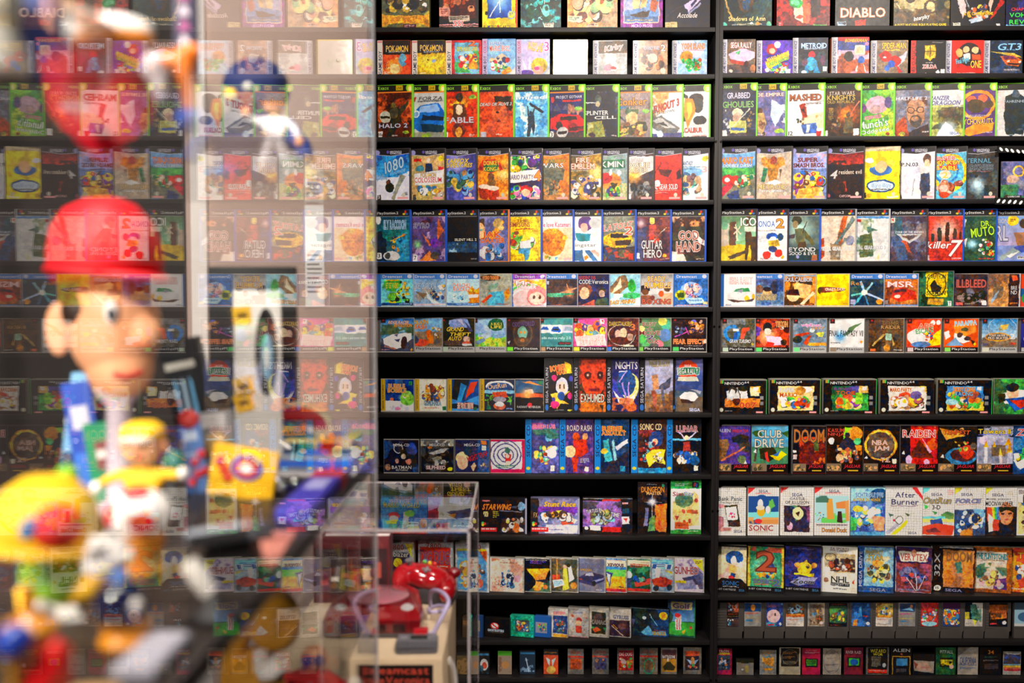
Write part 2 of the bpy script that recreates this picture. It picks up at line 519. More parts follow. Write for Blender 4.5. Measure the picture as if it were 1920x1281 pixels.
STAMPS = {'$X00': 'r 0 0 100 13 17150f;T 8 4 24 5 9d3 XBOX;l 2 3 6 9 2 9d3;l 6 3 2 9 2 9d3;e 92 7 12 8 8c2;e 92 8 7 6 fd5;e 92 9 4 4 ffb;r 95.5 0 4.5 100 7c2;r 0 0 100 1.5 7c2;r 0 98.6 100 1.4 4a1',
 '$X01': 'r 0 0 100 13 17150f;T 8 4 24 5 9d3 XBOX;l 2 3 6 9 2 9d3;l 6 3 2 9 2 9d3;e 92 7 12 8 8c2;e 92 8 7 6 fd5;e 92 9 4 4 ffb;r 0 13 100 2.2 e83;r 95.5 0 4.5 100 7c2;r 0 0 100 1.5 7c2;r 0 98.6 100 1.4 4a1',
 '$X10': 'r 0 0 100 13 17150f;T 8 4 24 5 9d3 XBOX;l 2 3 6 9 2 9d3;l 6 3 2 9 2 9d3;e 92 7 12 8 8c2;e 92 8 7 6 fd5;e 92 9 4 4 ffb;r 52 2 19 9 ca1;T 54 4 15 5 221 LIVE;r 95.5 0 4.5 100 7c2;r 0 0 100 1.5 7c2;r 0 98.6 100 1.4 4a1',
 '$X11': 'r 0 0 100 13 17150f;T 8 4 24 5 9d3 XBOX;l 2 3 6 9 2 9d3;l 6 3 2 9 2 9d3;e 92 7 12 8 8c2;e 92 8 7 6 fd5;e 92 9 4 4 ffb;r 52 2 19 9 ca1;T 54 4 15 5 221 LIVE;r 0 13 100 2.2 e83;r 95.5 0 4.5 100 7c2;r 0 0 100 1.5 7c2;r 0 98.6 100 1.4 4a1',
 '$G': 'p 1c191a 0,0 100,0 100,9 70,13 40,14 0,12;l 0 12 45 14.5 1.5 ccd;l 45 14.5 98 10 1.5 ccd;e 35 7 4 3 65a;T 41 4.5 34 4 ccd NINTENDO;T 41 8 34 3 ccd GAMECUBE;e 4 8 8 5 99c;r 96 0 4 100 3a3536;r 0 0 100 1.5 3a3536;e 80 89 5 4 ccb;r 62 93 30 4 eaa',
 '$P.25b': 'r 0 0 100 13 1a1718;T 4 4 60 6.5 ddd PlayStation.2;e 84 5 3 3 c32;e 80 9 4 2 cb3;e 88 9 4 2 36a;r 0 13 100 .8 999;r 95 0 5 100 25b;r 0 0 100 1.5 25b;r 0 98.5 100 1.5 25b',
 '$P.111': 'r 0 0 100 13 1a1718;T 4 4 60 6.5 ddd PlayStation.2;e 84 5 3 3 c32;e 80 9 4 2 cb3;e 88 9 4 2 36a;r 0 13 100 .8 999;r 95 0 5 100 111;r 0 0 100 1.5 111;r 0 98.5 100 1.5 111',
 '$P.f80': 'r 0 0 100 13 1a1718;T 4 4 60 6.5 ddd PlayStation.2;e 84 5 3 3 c32;e 80 9 4 2 cb3;e 88 9 4 2 36a;r 0 13 100 .8 999;r 95 0 5 100 f80;r 0 0 100 1.5 f80;r 0 98.5 100 1.5 f80',
 '$P.322': 'r 0 0 100 13 1a1718;T 4 4 60 6.5 ddd PlayStation.2;e 84 5 3 3 c32;e 80 9 4 2 cb3;e 88 9 4 2 36a;r 0 13 100 .8 999;r 95 0 5 100 322;r 0 0 100 1.5 322;r 0 98.5 100 1.5 322',
 '$P.aaa': 'r 0 0 100 13 1a1718;T 4 4 60 6.5 ddd PlayStation.2;e 84 5 3 3 c32;e 80 9 4 2 cb3;e 88 9 4 2 36a;r 0 13 100 .8 999;r 95 0 5 100 aaa;r 0 0 100 1.5 aaa;r 0 98.5 100 1.5 aaa',
 '$P.bbb': 'r 0 0 100 13 1a1718;T 4 4 60 6.5 ddd PlayStation.2;e 84 5 3 3 c32;e 80 9 4 2 cb3;e 88 9 4 2 36a;r 0 13 100 .8 999;r 95 0 5 100 bbb;r 0 0 100 1.5 bbb;r 0 98.5 100 1.5 bbb',
 '$P.433': 'r 0 0 100 13 1a1718;T 4 4 60 6.5 ddd PlayStation.2;e 84 5 3 3 c32;e 80 9 4 2 cb3;e 88 9 4 2 36a;r 0 13 100 .8 999;r 95 0 5 100 433;r 0 0 100 1.5 433;r 0 98.5 100 1.5 433',
 '$D1': 'r 14 0 86 16 47b;T 18 3 52 9 dde Dreamcast;e 89 8 6 6 ccd;r 78 1 .8 13 9ad;r 0 0 13.5 100 36a;r 14 96 86 2 bbc;r 98 0 2 100 aab',
 '$D0': 'l 14 1 100 1 1 ccc;r 0 0 13.5 100 36a;r 14 96 86 2 bbc;r 98 0 2 100 aab',
 '$BA': 'h2 0 16 999 dde;T 3 96 88 9 226@90 GAME BOY ADVANCE',
 '$BB': 'r 0 0 16 100 e8e0d8;r 1 2 14 5 d88;T 3 96 66 10 125@90 GAME BOY',
 '$BC': 'r 0 0 16 100 cbd;T 3 96 50 9 125@90 GAME BOY;T 3 38 34 9 c36@90 COLOR',
 '$J': 'r 0 0 13 100 b92;r 3 0 2 100 874;T 4 92 74 4 543@90 SEGA SATURN;r 0 98 100 2 999;r 98 0 2 100 888',
 '$L': 'r 0 0 19 100 191618;T 5 84 66 9 bbc@90 SEGA SATURN;e 10 92 6 6 36a',
 '$C': 'r 0 0 18 100 27b;T 3 70 58 11 125@90 SEGA CD;e 9 91 6 3 cb4',
 '$M': 'l 0 1 100 1 2 666;r 98 0 2 100 555;r 0 97 100 3 555;T 42 6 14 5 558 SEGA;T 26 12 46 8 ddd MEGA-CD',
 '$Q': 'p 120e0f 0,82 100,78 100,100 0,100;r 2 78 40 16 765;s 3 79 38 14 14 a85 653 443 c96;T 50 80 44 9 d23/400~ JAGUAR;r 60 91 28 2.5 ca3;r 0 97 100 1 611;l 0 1 100 1 1.5 877',
 '$V': 'p 141113 0,0 100,0 100,4 0,4;r 0 88 100 12 141113;T 4 91 62 4 bbb 16-BIT CARTRIDGE;T 76 91 18 5 48b SEGA',
 '$S': 'r 2 68 16 8 222;e 6 70 3 4 4a5;e 10 72 3 4 c33;e 6 75 3 4 ca3;r 2 82 34 12 a22;z 3 84 30 7 ecc;r 96 0 4 100 889',
 '$W': 'G 7 8a8782;p c33 0,0 24,0 14,7 4,12 0,14',
 '$N.3b5': 'l 0 2 100 2 2 777;r 4 3 4 9 a83;r 8 3 3 9 4a5;T 13 7 40 8 ddd NINTENDO;T 54 5 9 6 ddd 64;e 7 88 4 6 ccb;r 78 92 14 5 e99;z 14 90 16 3 999;r 86 48 7 10 888;r 86 64 7 10 777;r 98.6 0 1.4 100 3b5',
 '$N.7a5': 'l 0 2 100 2 2 777;r 4 3 4 9 a83;r 8 3 3 9 4a5;T 13 7 40 8 ddd NINTENDO;T 54 5 9 6 ddd 64;e 7 88 4 6 ccb;r 78 92 14 5 e99;z 14 90 16 3 999;r 86 48 7 10 888;r 86 64 7 10 777;r 98.6 0 1.4 100 7a5',
 '$N.322': 'l 0 2 100 2 2 777;r 4 3 4 9 a83;r 8 3 3 9 4a5;T 13 7 40 8 ddd NINTENDO;T 54 5 9 6 ddd 64;e 7 88 4 6 ccb;r 78 92 14 5 e99;z 14 90 16 3 999;r 86 48 7 10 888;r 86 64 7 10 777;r 98.6 0 1.4 100 322',
 '$R.aba': 'r 9 84 91 14 aaa;T 28 86 66 9 333 PlayStation;r 11 85 16 12 aba;r 0 0 8.5 100 55504e;r 9 98 91 2 999;r 98 0 2 100 888;r 10 2 12 13 322;e 16 6 3 3 b33',
 '$K.7d3': 'r 9 84 91 14 181516;T 30 86 62 9 ddd PlayStation;r 11 85 16 12 7d3;r 0 0 8.5 100 55504e;r 9 98 91 2 999;r 98 0 2 100 888;r 10 2 12 13 322;e 16 6 3 3 b33',
 '$K.a86': 'r 9 84 91 14 181516;T 30 86 62 9 ddd PlayStation;r 11 85 16 12 a86;r 0 0 8.5 100 55504e;r 9 98 91 2 999;r 98 0 2 100 888;r 10 2 12 13 322;e 16 6 3 3 b33',
 '$K.cc4': 'r 9 84 91 14 181516;T 30 86 62 9 ddd PlayStation;r 11 85 16 12 cc4;r 0 0 8.5 100 55504e;r 9 98 91 2 999;r 98 0 2 100 888;r 10 2 12 13 322;e 16 6 3 3 b33',
 '$K.47c': 'r 9 84 91 14 181516;T 30 86 62 9 ddd PlayStation;r 11 85 16 12 47c;r 0 0 8.5 100 55504e;r 9 98 91 2 999;r 98 0 2 100 888;r 10 2 12 13 322;e 16 6 3 3 b33',
 '$K.7b5': 'r 9 84 91 14 181516;T 30 86 62 9 ddd PlayStation;r 11 85 16 12 7b5;r 0 0 8.5 100 55504e;r 9 98 91 2 999;r 98 0 2 100 888;r 10 2 12 13 322;e 16 6 3 3 b33',
 '$K.5b6': 'r 9 84 91 14 181516;T 30 86 62 9 ddd PlayStation;r 11 85 16 12 5b6;r 0 0 8.5 100 55504e;r 9 98 91 2 999;r 98 0 2 100 888;r 10 2 12 13 322;e 16 6 3 3 b33',
 '$K.bcb': 'r 9 84 91 14 181516;T 30 86 62 9 ddd PlayStation;r 11 85 16 12 bcb;r 0 0 8.5 100 55504e;r 9 98 91 2 999;r 98 0 2 100 888;r 10 2 12 13 322;e 16 6 3 3 b33',
 '$K.6c7': 'r 9 84 91 14 181516;T 30 86 62 9 ddd PlayStation;r 11 85 16 12 6c7;r 0 0 8.5 100 55504e;r 9 98 91 2 999;r 98 0 2 100 888;r 10 2 12 13 322;e 16 6 3 3 b33',
 '$K.cbb': 'r 9 84 91 14 181516;T 30 86 62 9 ddd PlayStation;r 11 85 16 12 cbb;r 0 0 8.5 100 55504e;r 9 98 91 2 999;r 98 0 2 100 888;r 10 2 12 13 322;e 16 6 3 3 b33',
 '$K.8c6': 'r 9 84 91 14 181516;T 30 86 62 9 ddd PlayStation;r 11 85 16 12 8c6;r 0 0 8.5 100 55504e;r 9 98 91 2 999;r 98 0 2 100 888;r 10 2 12 13 322;e 16 6 3 3 b33',
 '$K.aaa': 'r 9 84 91 14 181516;T 30 86 62 9 ddd PlayStation;r 11 85 16 12 aaa;r 0 0 8.5 100 55504e;r 9 98 91 2 999;r 98 0 2 100 888;r 10 2 12 13 322;e 16 6 3 3 b33',
 '$R.7c8': 'r 9 84 91 14 aaa;T 28 86 66 9 333 PlayStation;r 11 85 16 12 7c8;r 0 0 8.5 100 55504e;r 9 98 91 2 999;r 98 0 2 100 888;r 10 2 12 13 322;e 16 6 3 3 b33',
 '$R.876': 'r 9 84 91 14 aaa;T 28 86 66 9 333 PlayStation;r 11 85 16 12 876;r 0 0 8.5 100 55504e;r 9 98 91 2 999;r 98 0 2 100 888;r 10 2 12 13 322;e 16 6 3 3 b33',
 '$R.ccb': 'r 9 84 91 14 aaa;T 28 86 66 9 333 PlayStation;r 11 85 16 12 ccb;r 0 0 8.5 100 55504e;r 9 98 91 2 999;r 98 0 2 100 888;r 10 2 12 13 322;e 16 6 3 3 b33',
 '$R.x': 'r 9 84 91 14 aaa;T 28 86 66 9 333 PlayStation;r 0 0 8.5 100 55504e;r 9 98 91 2 999;r 98 0 2 100 888;r 10 2 12 13 322;e 16 6 3 3 b33',
 '$Z': ';r 0 0 8.5 100 55504e;r 9 98 91 2 999;r 98 0 2 100 888;r 10 2 12 13 322;e 16 6 3 3 b33'}
ROWS = [
 ({'n': 1, 'y0': -68, 'y1': 51, 't': 'C', 'th': 0.045, 'name': 'game_box', 'cat': 'box', 'grp': 'large game boxes on the top shelf'}, [
  (715, 805, 'olive carton with a golden scroll banner', 'f 553;n ba4 .4 8;s 5 30 90 45 45 k ca3 542 eda w;r 8 78 84 13 fa2;p e91 0,76 14,78 14,92 0,96;p e91 100,76 86,78 86,92 100,96;z 16 80 66 8 c71;r 45 92 27 8 412;z 47 93 22 5 caa'),
  (823, 897, 'black carton with a dark red picture and pink stripes', 'f 111;r 8 0 84 84 411;s 10 30 80 45 26 831 c75 300 a41 e96;r 24 78 54 10 cba;z 27 80 48 6 432;r 0 65 28 14 d98;z 3 67 20 9 733;r 0 91 100 1.6 e99;r 0 94 100 1 e99;T 36 86 24 9 e33/w SSI;z 24 96 55 3 ccc'),
  (904, 970, 'yellow carton with a blue jet picture', 'f fd0;r 14 0 70 82 14a;q 50 55 40 9cf;l 20 80 48 58 3 w;l 80 40 52 58 4 cef;l 50 50 50 75 3 eff;p e00 95,0 100,0 100,100 95,100;e 83 78 12 7 abc;e 83 78 9 5 fd4;z 78 75 10 5 459;e 11 74 4 3 222;T 4 94 76 4 432 ELECTRONIC ARTS;e 18 95 3 2 14a;e 46 94 2 1.5 e00'),
  (976, 1052, 'teal carton with icy spikes and a red orb', 'f 244;n 5aa .35 10;n 122 .3 7;e 55 48 8 18 dfe;l 30 70 70 95 2 bef;l 20 90 80 72 2 9de;l 50 65 60 98 2 cff;e 76 72 8 7 b31;e 76 70 4 3 e53;r 60 90 22 8 edc;z 62 91 18 5 333;s 5 45 90 50 18 3aa 143 7cc'),
  (1064, 1158, 'pastel carton crowded with tiny painted people', 'f b97;n e95 .4 8;n 6a8 .3 6;s 4 35 92 55 50 ea8 c64 fdc 9b8 743 fe9;r 2 78 26 10 edb;z 4 80 20 6 465;r 42 90 20 6 dba;z 44 91 16 4 643;r 0 97 100 3 5a9'),
  (1164, 1243, 'purple carton with a sailing ship picture', 'f 828;r 6 0 86 90 ecb;r 8 0 82 88 79c;n bbd .4 9 8 0 82 70;p 432 22,78 70,70 62,84 30,86;p ec9 25,40 45,35 45,66 28,68;p db8 48,30 66,36 60,66 48,68;p b64 72,50 90,58 82,74 70,70;r 8 80 82 8 57a;z 14 84 64 3 ca7;T 26 92 50 5 ecf MICRO PROSE'),
  (1248, 1332, 'black carton with a silver car and script lettering', 'f 112;l 0 80 90 40 1 434;p cbd 42,62 70,48 78,56 52,74;p 224 55,62 68,53 70,57 58,67;l 52 76 80 60 4 99b;T 28 74 44 8 dcc/222~ Accolade;r 0 88 26 10 dc9;z 2 90 20 6 a96'),
  (1355, 1448, 'dark teal carton with a gilded frame', 'f 122;o 50 40 47 58 3 b95;n 244 .3 9;e 48 55 16 20 432;e 48 60 8 12 357;e 44 52 5 6 865;T 13 82 74 7 fd8/431 Shadows of Amn;z 20 93 60 3 cba;e 5 94 5 4 5a9;e 94 94 5 4 5a9;r 0 97 100 2 a85;e 58 93 3 2 eee;e 71 93 4 2 c73'),
  (1458, 1557, 'red carton with half a pale face and green lens', 'f 611;n 300 .4 8;n c21 .25 6;p fdc 28,45 50,45 60,80 48,92 34,84;p d64 48,50 66,66 60,92 48,92;e 36 60 13 8 2a4;e 35 60 8 4 8fa;p 200 62,40 80,40 82,80 66,84;e 43 82 6 3 c43;r 3 90 9 8 d33;z 4 91 6 6 fcc;T 68 94 26 3.5 3c5 Westwood'),
  (1568, 1669, 'plain black carton with fiery carved lettering', 'f 0b0a0a;q 50 30 40 321;T 10 68 82 15 edc/c61 DIABLO;r 4 89 16 7 abc;z 6 90 10 4 345;e 17 92 2 2 223;r 37 87 20 9 d31;z 40 88 14 6 611'),
  (1678, 1782, 'carton with a brass breathing mask close up', 'f 332;n 985 .4 9;e 40 50 34 30 a95;e 40 50 30 25 cb8;e 28 52 9 9 432;e 66 66 12 11 543;e 66 66 8 8 dc9;l 5 60 22 90 6 765;l 5 60 22 90 3 dc9;l 70 80 90 88 7 654;n 543 .3 4 0 70 100 25;T 36 80 28 9 w/543~@12 Interplay;T 2 93 92 4 fd0/000 A POST NUCLEAR ROLE PLAYING GAME'),
  (1785, 1886, 'black carton with a city street and police car', 'f 0a0a10;p dcc 2,30 20,30 30,75 22,85;p 9ab 14,30 24,30 34,70;p ecb 70,30 84,30 70,80;p b21 90,55 98,60 70,90;s 30 62 40 26 26 e62 fc4 446 ccc;p cde 34,86 54,82 60,88 38,92;T 24 75 54 5 fc0/520 A PC CD-ROM GAME;r 4 91 16 8 ddc;z 6 92 12 6 666;r 84 93 8 4 ddd'),
  (1889, 1965, 'dark blue carton with green and red lettering', "f 113;n 337 .3 9;T 12 68 60 5 e22 CHAPTER II;T 8 76 88 7 3e4 VOHAUL'S;T 8 87 88 7 3e4 REVENGE;r 0 95 100 5 6bd;z 2 96 80 3 fff"),
 ]),
 ({'n': 2, 'y0': 75, 'y1': 139, 't': 'C', 'th': 0.026, 'rough': 0.45, 'name': 'game_box', 'cat': 'box', 'grp': 'small handheld game boxes on the second shelf'}, [
  (707, 770, 'small carton with orange flame colours and yellow lettering', 'f e52;r 16 0 84 40 210;n fb6 .4 7 16 40 84 60;e 50 75 26 22 f83;e 52 80 15 14 fd9;e 76 55 12 18 7bd;p e31 80,60 100,45 100,80;s 16 55 30 30 8 c41 fe9;z 20 88 22 8 fdd;T 26 14 66 18 fc2/237 POKéMON;z 34 30 50 6 bcd;$BB'),
  (772, 836, 'small golden carton with a yellow rounded shape', 'f ca2;r 16 0 84 38 321;n fc3 .5 7 16 35 84 65;e 52 74 26 24 fc2;e 48 56 17 16 fd4;p fd3 72,60 96,32 90,70;e 64 58 6 5 abd;e 48 54 2 2 210;T 24 12 66 18 fc2/237 POKéMON;z 34 30 46 6 bcd;z 22 90 20 5 fff;$BB'),
  (836, 903, 'small red carton with a bright blue and green island', 'f d22;r 24 6 68 88 7bd;n 4a4 .35 6 24 30 68 60;e 58 46 22 20 adf;s 26 36 62 48 30 w d22 f93 fe5 36b;e 76 72 13 12 e92;T 30 18 58 12 fd2/283 SUPER MARIO LAND;T 64 0 20 16 e73/921 2;e 78 85 14 5 8be;$BB'),
  (904, 967, 'small sky blue carton with red and white figures', 'f 37b;r 17 2 83 96 9cf;p fdb 20,60 60,40 80,55 50,70;s 22 48 60 42 26 w c22 247 fda 6b5;p e93 55,90 80,74 88,90 60,98;p ddd 78,100 100,70 100,100;T 22 8 40 8 47c/w SUPER;T 22 18 62 15 d53/w MARIO BROS.;$BC', {'y0': 72}),
  (968, 1031, 'small pale lilac carton with a yellow and pink blob', 'f bce;n dcf .4 8;p eef 18,50 30,75 24,85;p eef 40,45 48,75 34,88;e 68 72 24 22 fc3;e 66 84 15 12 fba;e 62 80 8 5 e49;e 30 92 22 9 639;p ddd 80,100 100,78 100,100;T 34 8 46 24 fd3/b51@-8 WARIO LAND;T 84 6 14 26 b3a/w 3;$BC', {'y0': 73}),
  (1037, 1102, 'small yellow edged box washed white by glare', 'f fd6;r 3 3 94 94 eee5dd;s 20 40 60 40 12 eed ddc', {'y0': 74, 'rough': 0.07, 'yaw': 0, 'spec': 1.0}),  # the glare's white is painted into this cover
  (1112, 1176, 'small silver grey carton with pink script lettering', 'f bbb;r 16 2 84 34 654;n eee .5 8 16 36 84 50;e 44 76 13 10 e9a;e 60 78 9 4 c44;p eee 80,76 88,68 96,76 88,84;r 80 86 12 12 eee;T 34 12 54 20 e88/fff~@10 Kirby;z 30 92 46 5 fcc;$BA', {'rough': 0.42}),
  (1187, 1252, 'small brown carton with two dim armoured figures', 'f 865;n ca8 .4 6;r 16 4 84 16 b98;s 20 36 70 50 26 c74 fdb 532 eb8;e 56 50 14 14 dcb;e 86 86 8 8 edc;T 30 16 46 11 dde/357 ADVANCE WARS;T 80 12 14 18 eee/753 2;$BA', {'rough': 0.24}),
  (1261, 1326, 'small pale carton with green foliage and orange lettering', 'f ace;n dde .4 7;e 40 46 18 16 c84;s 26 50 60 38 26 4a4 2a6 c64 fdb;z 30 94 60 4 e99;T 26 8 68 16 f95/753 YOSHI ISLAND;z 30 26 60 4 e88;$BA', {'rough': 0.24}),
  (1354, 1417, 'small carton with a white and green rally car', 'f 654;n 987 .4 9;r 16 70 84 30 544;p ece 20,42 60,24 96,36 96,52 70,66 24,54;p 4a7 40,38 56,30 52,44;p b43 22,56 70,64 72,74 28,66;e 72 70 8 9 422;e 92 82 8 12 b74;e 28 88 5 5 edc;T 26 8 62 16 w/d21 SEGA RALLY;$BA', {'y0': 73}),
  (1419, 1486, 'small deep blue carton with yellow diagonal lettering', 'f 328;n 63b .35 6;e 42 26 14 15 d22;e 58 12 9 10 eee;e 44 30 9 8 fca;s 24 62 64 36 40 fc3 d23 3b5 w 47d;p fc3 24,62 88,30 92,52 32,82;T 28 42 60 12 fd4/a51@18 MARIO PARTY;T 34 56 56 9 7c5/253@18 ADVANCE;r 80 84 14 14 eee;p eee 22,84 30,76 38,84 30,92;$BA'),
  (1487, 1553, 'small black carton with a crouched blue and red figure', 'f 112;n 344 .35 7;e 54 46 10 10 c23;e 52 70 17 18 3ad;p 29c 62,62 76,95 60,95;p 29c 40,64 44,95 30,92;e 34 66 8 10 646;e 84 60 8 14 535;T 24 14 72 14 bef/25a METROID;z 32 28 56 5 cde;e 32 93 7 5 eee;r 84 78 12 13 eee;$BA', {'y0': 70}),
  (1560, 1630, 'small carton with a white toy robot and black ball', 'f a53;r 16 0 84 38 c22;r 16 10 84 26 348;n ece .4 6 16 34 84 24;e 46 50 12 14 222;r 62 22 26 24 edc;r 66 26 18 16 db9;e 78 60 9 10 36b;p eee 70,68 62,94 68,94;p eee 82,68 90,94 96,94;e 92 18 5 5 e8a;e 60 94 8 5 e9a;e 96 94 6 5 e9a;T 36 4 58 9 fb2/c22~ BOMBERMAN;$BA', {'y0': 69}),
  (1634, 1703, 'small carton with a leaping red and blue figure', 'f 876;n a97 .4 6;p ccd 60,60 98,30 90,60 70,80;e 40 46 14 16 c21;e 64 60 18 15 c21;e 56 68 10 10 25b;p c21 66,66 86,92 74,96;e 44 80 8 8 36c;e 30 42 8 7 c21;e 38 48 4 3 eee;T 30 6 64 18 fc2/620 SPIDER-MAN;z 36 26 40 6 fc4;$BA'),
  (1709, 1774, 'small black carton with a gold crest and red spine', 'f 0c0a0c;r 0 0 15 100 d32;T 2 97 90 10 211@90 NES CLASSICS +;r 40 14 30 38 ca2;o 55 34 14 18 3 fd5;p ca2 45,50 66,50 55,60;l 40 32 70 32 2 432;l 55 14 55 50 2 432;T 34 70 40 11 d32/w ZELDA;z 42 63 22 4 ddd;r 33 80 42 1.5 d32;r 18 94 26 5 fcc;p eee 70,92 77,84 84,92 77,99;r 85 83 12 14 eee;z 60 5 32 4 bbb'),
  (1774, 1845, 'small bright red carton with two fighters in a circle', 'f d21;e 62 40 30 34 322;e 54 26 9 10 fc9;e 78 28 9 10 fc9;e 36 36 9 12 fb7;p eee 46,40 64,36 66,54 48,60;p e52 68,40 90,42 92,58 70,56;T 28 50 34 20 6ce/123@12 Final Fight;T 66 58 28 22 fc2/521 ONE;z 30 93 50 6 fdd;$BA'),
  (1846, 1918, 'small dark carton with an orange and purple sports car', 'f 123;n 346 .3 7;p ca4 16,32 80,38 100,50 60,44;p c63 42,46 80,44 98,58 90,76 60,72;p 735 50,46 78,46 84,54 52,56;r 62 66 30 5 211;e 64 60 4 3 fdc;e 92 62 4 3 fdc;T 36 8 60 20 8ce/136~ GT3;z 36 26 60 4 7ad;r 50 82 44 8 556;z 52 84 40 4 ccc;$BA'),
 ]),
 ({'n': 3, 'y0': 157, 'y1': 257, 't': 'C', 'W': 69, 'th': 0.0145, 'name': 'game_case', 'cat': 'case', 'edge': '7c2', 'grp': 'green edged game cases on the third shelf'}, [
  (707, 775, 'green edged case with a black armoured soldier on orange', 'f 831;n d63 .4 8;n 310 .35 6;e 44 40 8 7 652;p 221 30,42 60,42 68,70 56,72 40,95 26,95 36,66 24,60;p 332 60,45 84,30 86,36 62,60;e 46 52 13 10 542;e 22 60 15 11 ccb;r 9 58 26 4 221;r 2 86 12 12 eee;T 3 88 9 7 222 16;T 4 72 80 8 ccd/446 HALO 2;z 40 93 16 3 ccc;e 78 88 9 3 9b4;$X11'),
  (776, 836, 'green edged case with a blue rally car', 'f ccc;p 16b 8,52 30,38 80,34 96,52 94,84 40,94 6,78;p 9be 30,40 76,36 84,50 24,52;p 123 34,56 96,60 94,68 34,66;r 45 75 45 6 ccd;p 134 30,72 94,76 90,90 36,88;e 18 54 10 7 eee;e 18 54 7 5 8ad;r 0 88 100 12 998;T 26 22 66 7 333/bbb~ FORZA;z 22 29 70 4 444;p b33 8,24 18,21 15,30 6,30;e 46 94 14 4 9b4;$X11'),
  (834, 898, 'green edged case with a glowing figure on orange red', 'f d41;q 45 40 34 fc3;n a20 .3 7;e 46 24 9 8 432;p 532 30,36 60,36 66,60 58,64 32,64 26,58;e 46 46 10 9 fdb;e 44 84 18 14 732;e 44 88 9 10 fa4;r 2 86 12 12 eee;T 4 88 8 7 222 16;T 4 60 82 11 ccd/954 FABLE;e 82 24 11 4 9b4;z 72 92 18 5 edd;$X10'),
  (897, 965, 'green edged case with a large orange toned face', 'f c41;n 931 .35 8;n e63 .3 6;p 321 40,22 90,22 92,50 70,40 48,44;e 58 56 22 24 d63;e 52 52 5 2 310;e 56 68 7 2 821;e 36 80 24 14 c53;T 2 33 90 6 ddd/333~ DEAD OR ALIVE 3;r 2 86 18 12 bbc;z 48 91 16 3 eee;$X00'),
  (964, 1030, 'green edged case with a snowboarder raising a board', 'f 8ce;n w .4 9;n 49d .25 6;p 234 42,56 58,56 60,80 56,96 50,78 46,96 40,96;e 50 52 5 4 234;l 40 40 44 58 4 234;l 60 44 54 58 4 234;l 46 34 84 52 7 223;T 2 20 86 9 w/59c~ amped;$X10'),
  (1029, 1098, 'green edged case with a red supercar against city', 'f 225;n 448 .35 6;p 446 8,48 20,34 34,50;p 446 34,46 46,34 56,48;n c86 .2 4 50 35 45 25;p c11 2,62 30,54 78,56 96,66 94,86 56,90 2,80;p 211 30,60 72,58 78,66 28,66;e 26 76 9 8 322;p 511 50,80 94,78 92,84 54,86;r 0 88 100 12 433;T 18 20 72 7 ccd/335 PROJECT GOTHAM;r 34 28 54 3.5 c22;p c33 2,22 14,22 13,32 6,34;e 80 44 10 4 8b5;e 36 88 16 10 ccc;r 24 86 24 5 211;r 1 86 11 12 eee;T 3 88 6 8 222 3;$X11'),
  (1097, 1162, 'green edged case with a dark soldier in night vision gear', 'f 223;n 556 .3 6;n 112 .35 6;e 42 28 9 9 554;e 40 36 6 5 ba8;p 112 52,20 86,20 92,95 66,95 54,60;p 994 14,70 52,66 62,96 10,98;n cc9 .3 5 12 68 50 28;l 6 32 34 34 3 ddd;T 4 48 66 8 ddd/444 SPLINTER;T 32 58 60 6 ddd/444 CELL;e 26 93 9 4 423;z 76 94 16 3 edd;$X00'),
  (1160, 1223, 'green edged case with helmeted furry soldiers on grey', 'f 988;n 765 .4 7;e 46 50 18 9 564;e 46 62 16 12 db8;e 70 74 15 6 332;e 70 82 13 9 db7;p aa4 2,86 36,72 40,90 8,98;l 4 50 56 90 4 445;s 10 68 80 30 18 853 ca6 443;T 2 24 84 14 f92/532 Conker;T 38 40 36 6 cba/432 Reloaded;r 4 40 26 5 58b;e 82 50 10 4 8b5;$X11'),
  (1221, 1282, 'green edged case with a crashing silver car on white', 'f eee;n f84 .3 6 0 15 60 40;n 543 .12 4;p 666 12,66 40,56 90,80 82,92 44,90 18,80;p bbb 18,66 40,60 80,80 50,80;p 333 30,72 46,68 60,78;r 0 90 100 10 447;e 38 91 8 7 cde;T 2 34 88 13 c31/222~@16 BURNOUT 3;T 28 48 48 5 333~@8 TAKEDOWN;$X01'),
  (1280, 1333, 'green edged case with ink portraits on white', 'f eee;r 0 62 100 40 ddd;e 20 24 18 10 222;e 60 28 20 12 211;e 66 38 15 14 333;e 24 32 10 9 edc;e 30 56 16 12 332;e 72 76 14 13 edd;e 72 66 18 8 222;p e81 30,26 52,26 60,50 38,82 26,50;p fc4 36,34 46,34 50,50 40,66;T 0 80 78 9 c42/432 SOULCALIBUR;r 0 96 90 4 444;z 50 94 40 3 e99;$X00'),
  (1352, 1421, 'green edged case with a boy in a pale shirt at night', 'f 223;n 445 .35 6;s 4 46 30 40 12 99a ccc 446;s 60 50 34 40 14 875 b95 222;e 46 54 15 8 edb;e 46 62 12 9 ca9;p cc7 24,70 70,68 70,92 26,92;l 24 88 80 46 3 ccb;r 28 82 36 5 46a;T 18 17 62 11 ccd/547 GRABBED;T 6 33 84 12 7b5/425 GHOULIES;r 2 86 16 12 ddd;$X10', {'y0': 154}),
  (1420, 1476, 'green edged case with a dancer and blue lightning', 'f 669;n 87a .4 7;p cde 60,30 96,44 70,80 56,60;n w .25 6 60 40 35 40;e 30 50 7 6 532;p ca7 22,54 40,54 46,76 34,96 18,84;s 0 66 50 34 14 543 b86 865;T 2 17 90 9 fdc/722 JADE EMPIRE;e 80 88 12 4 9b4;z 20 93 20 3 ddd;$X10', {'y0': 155}),
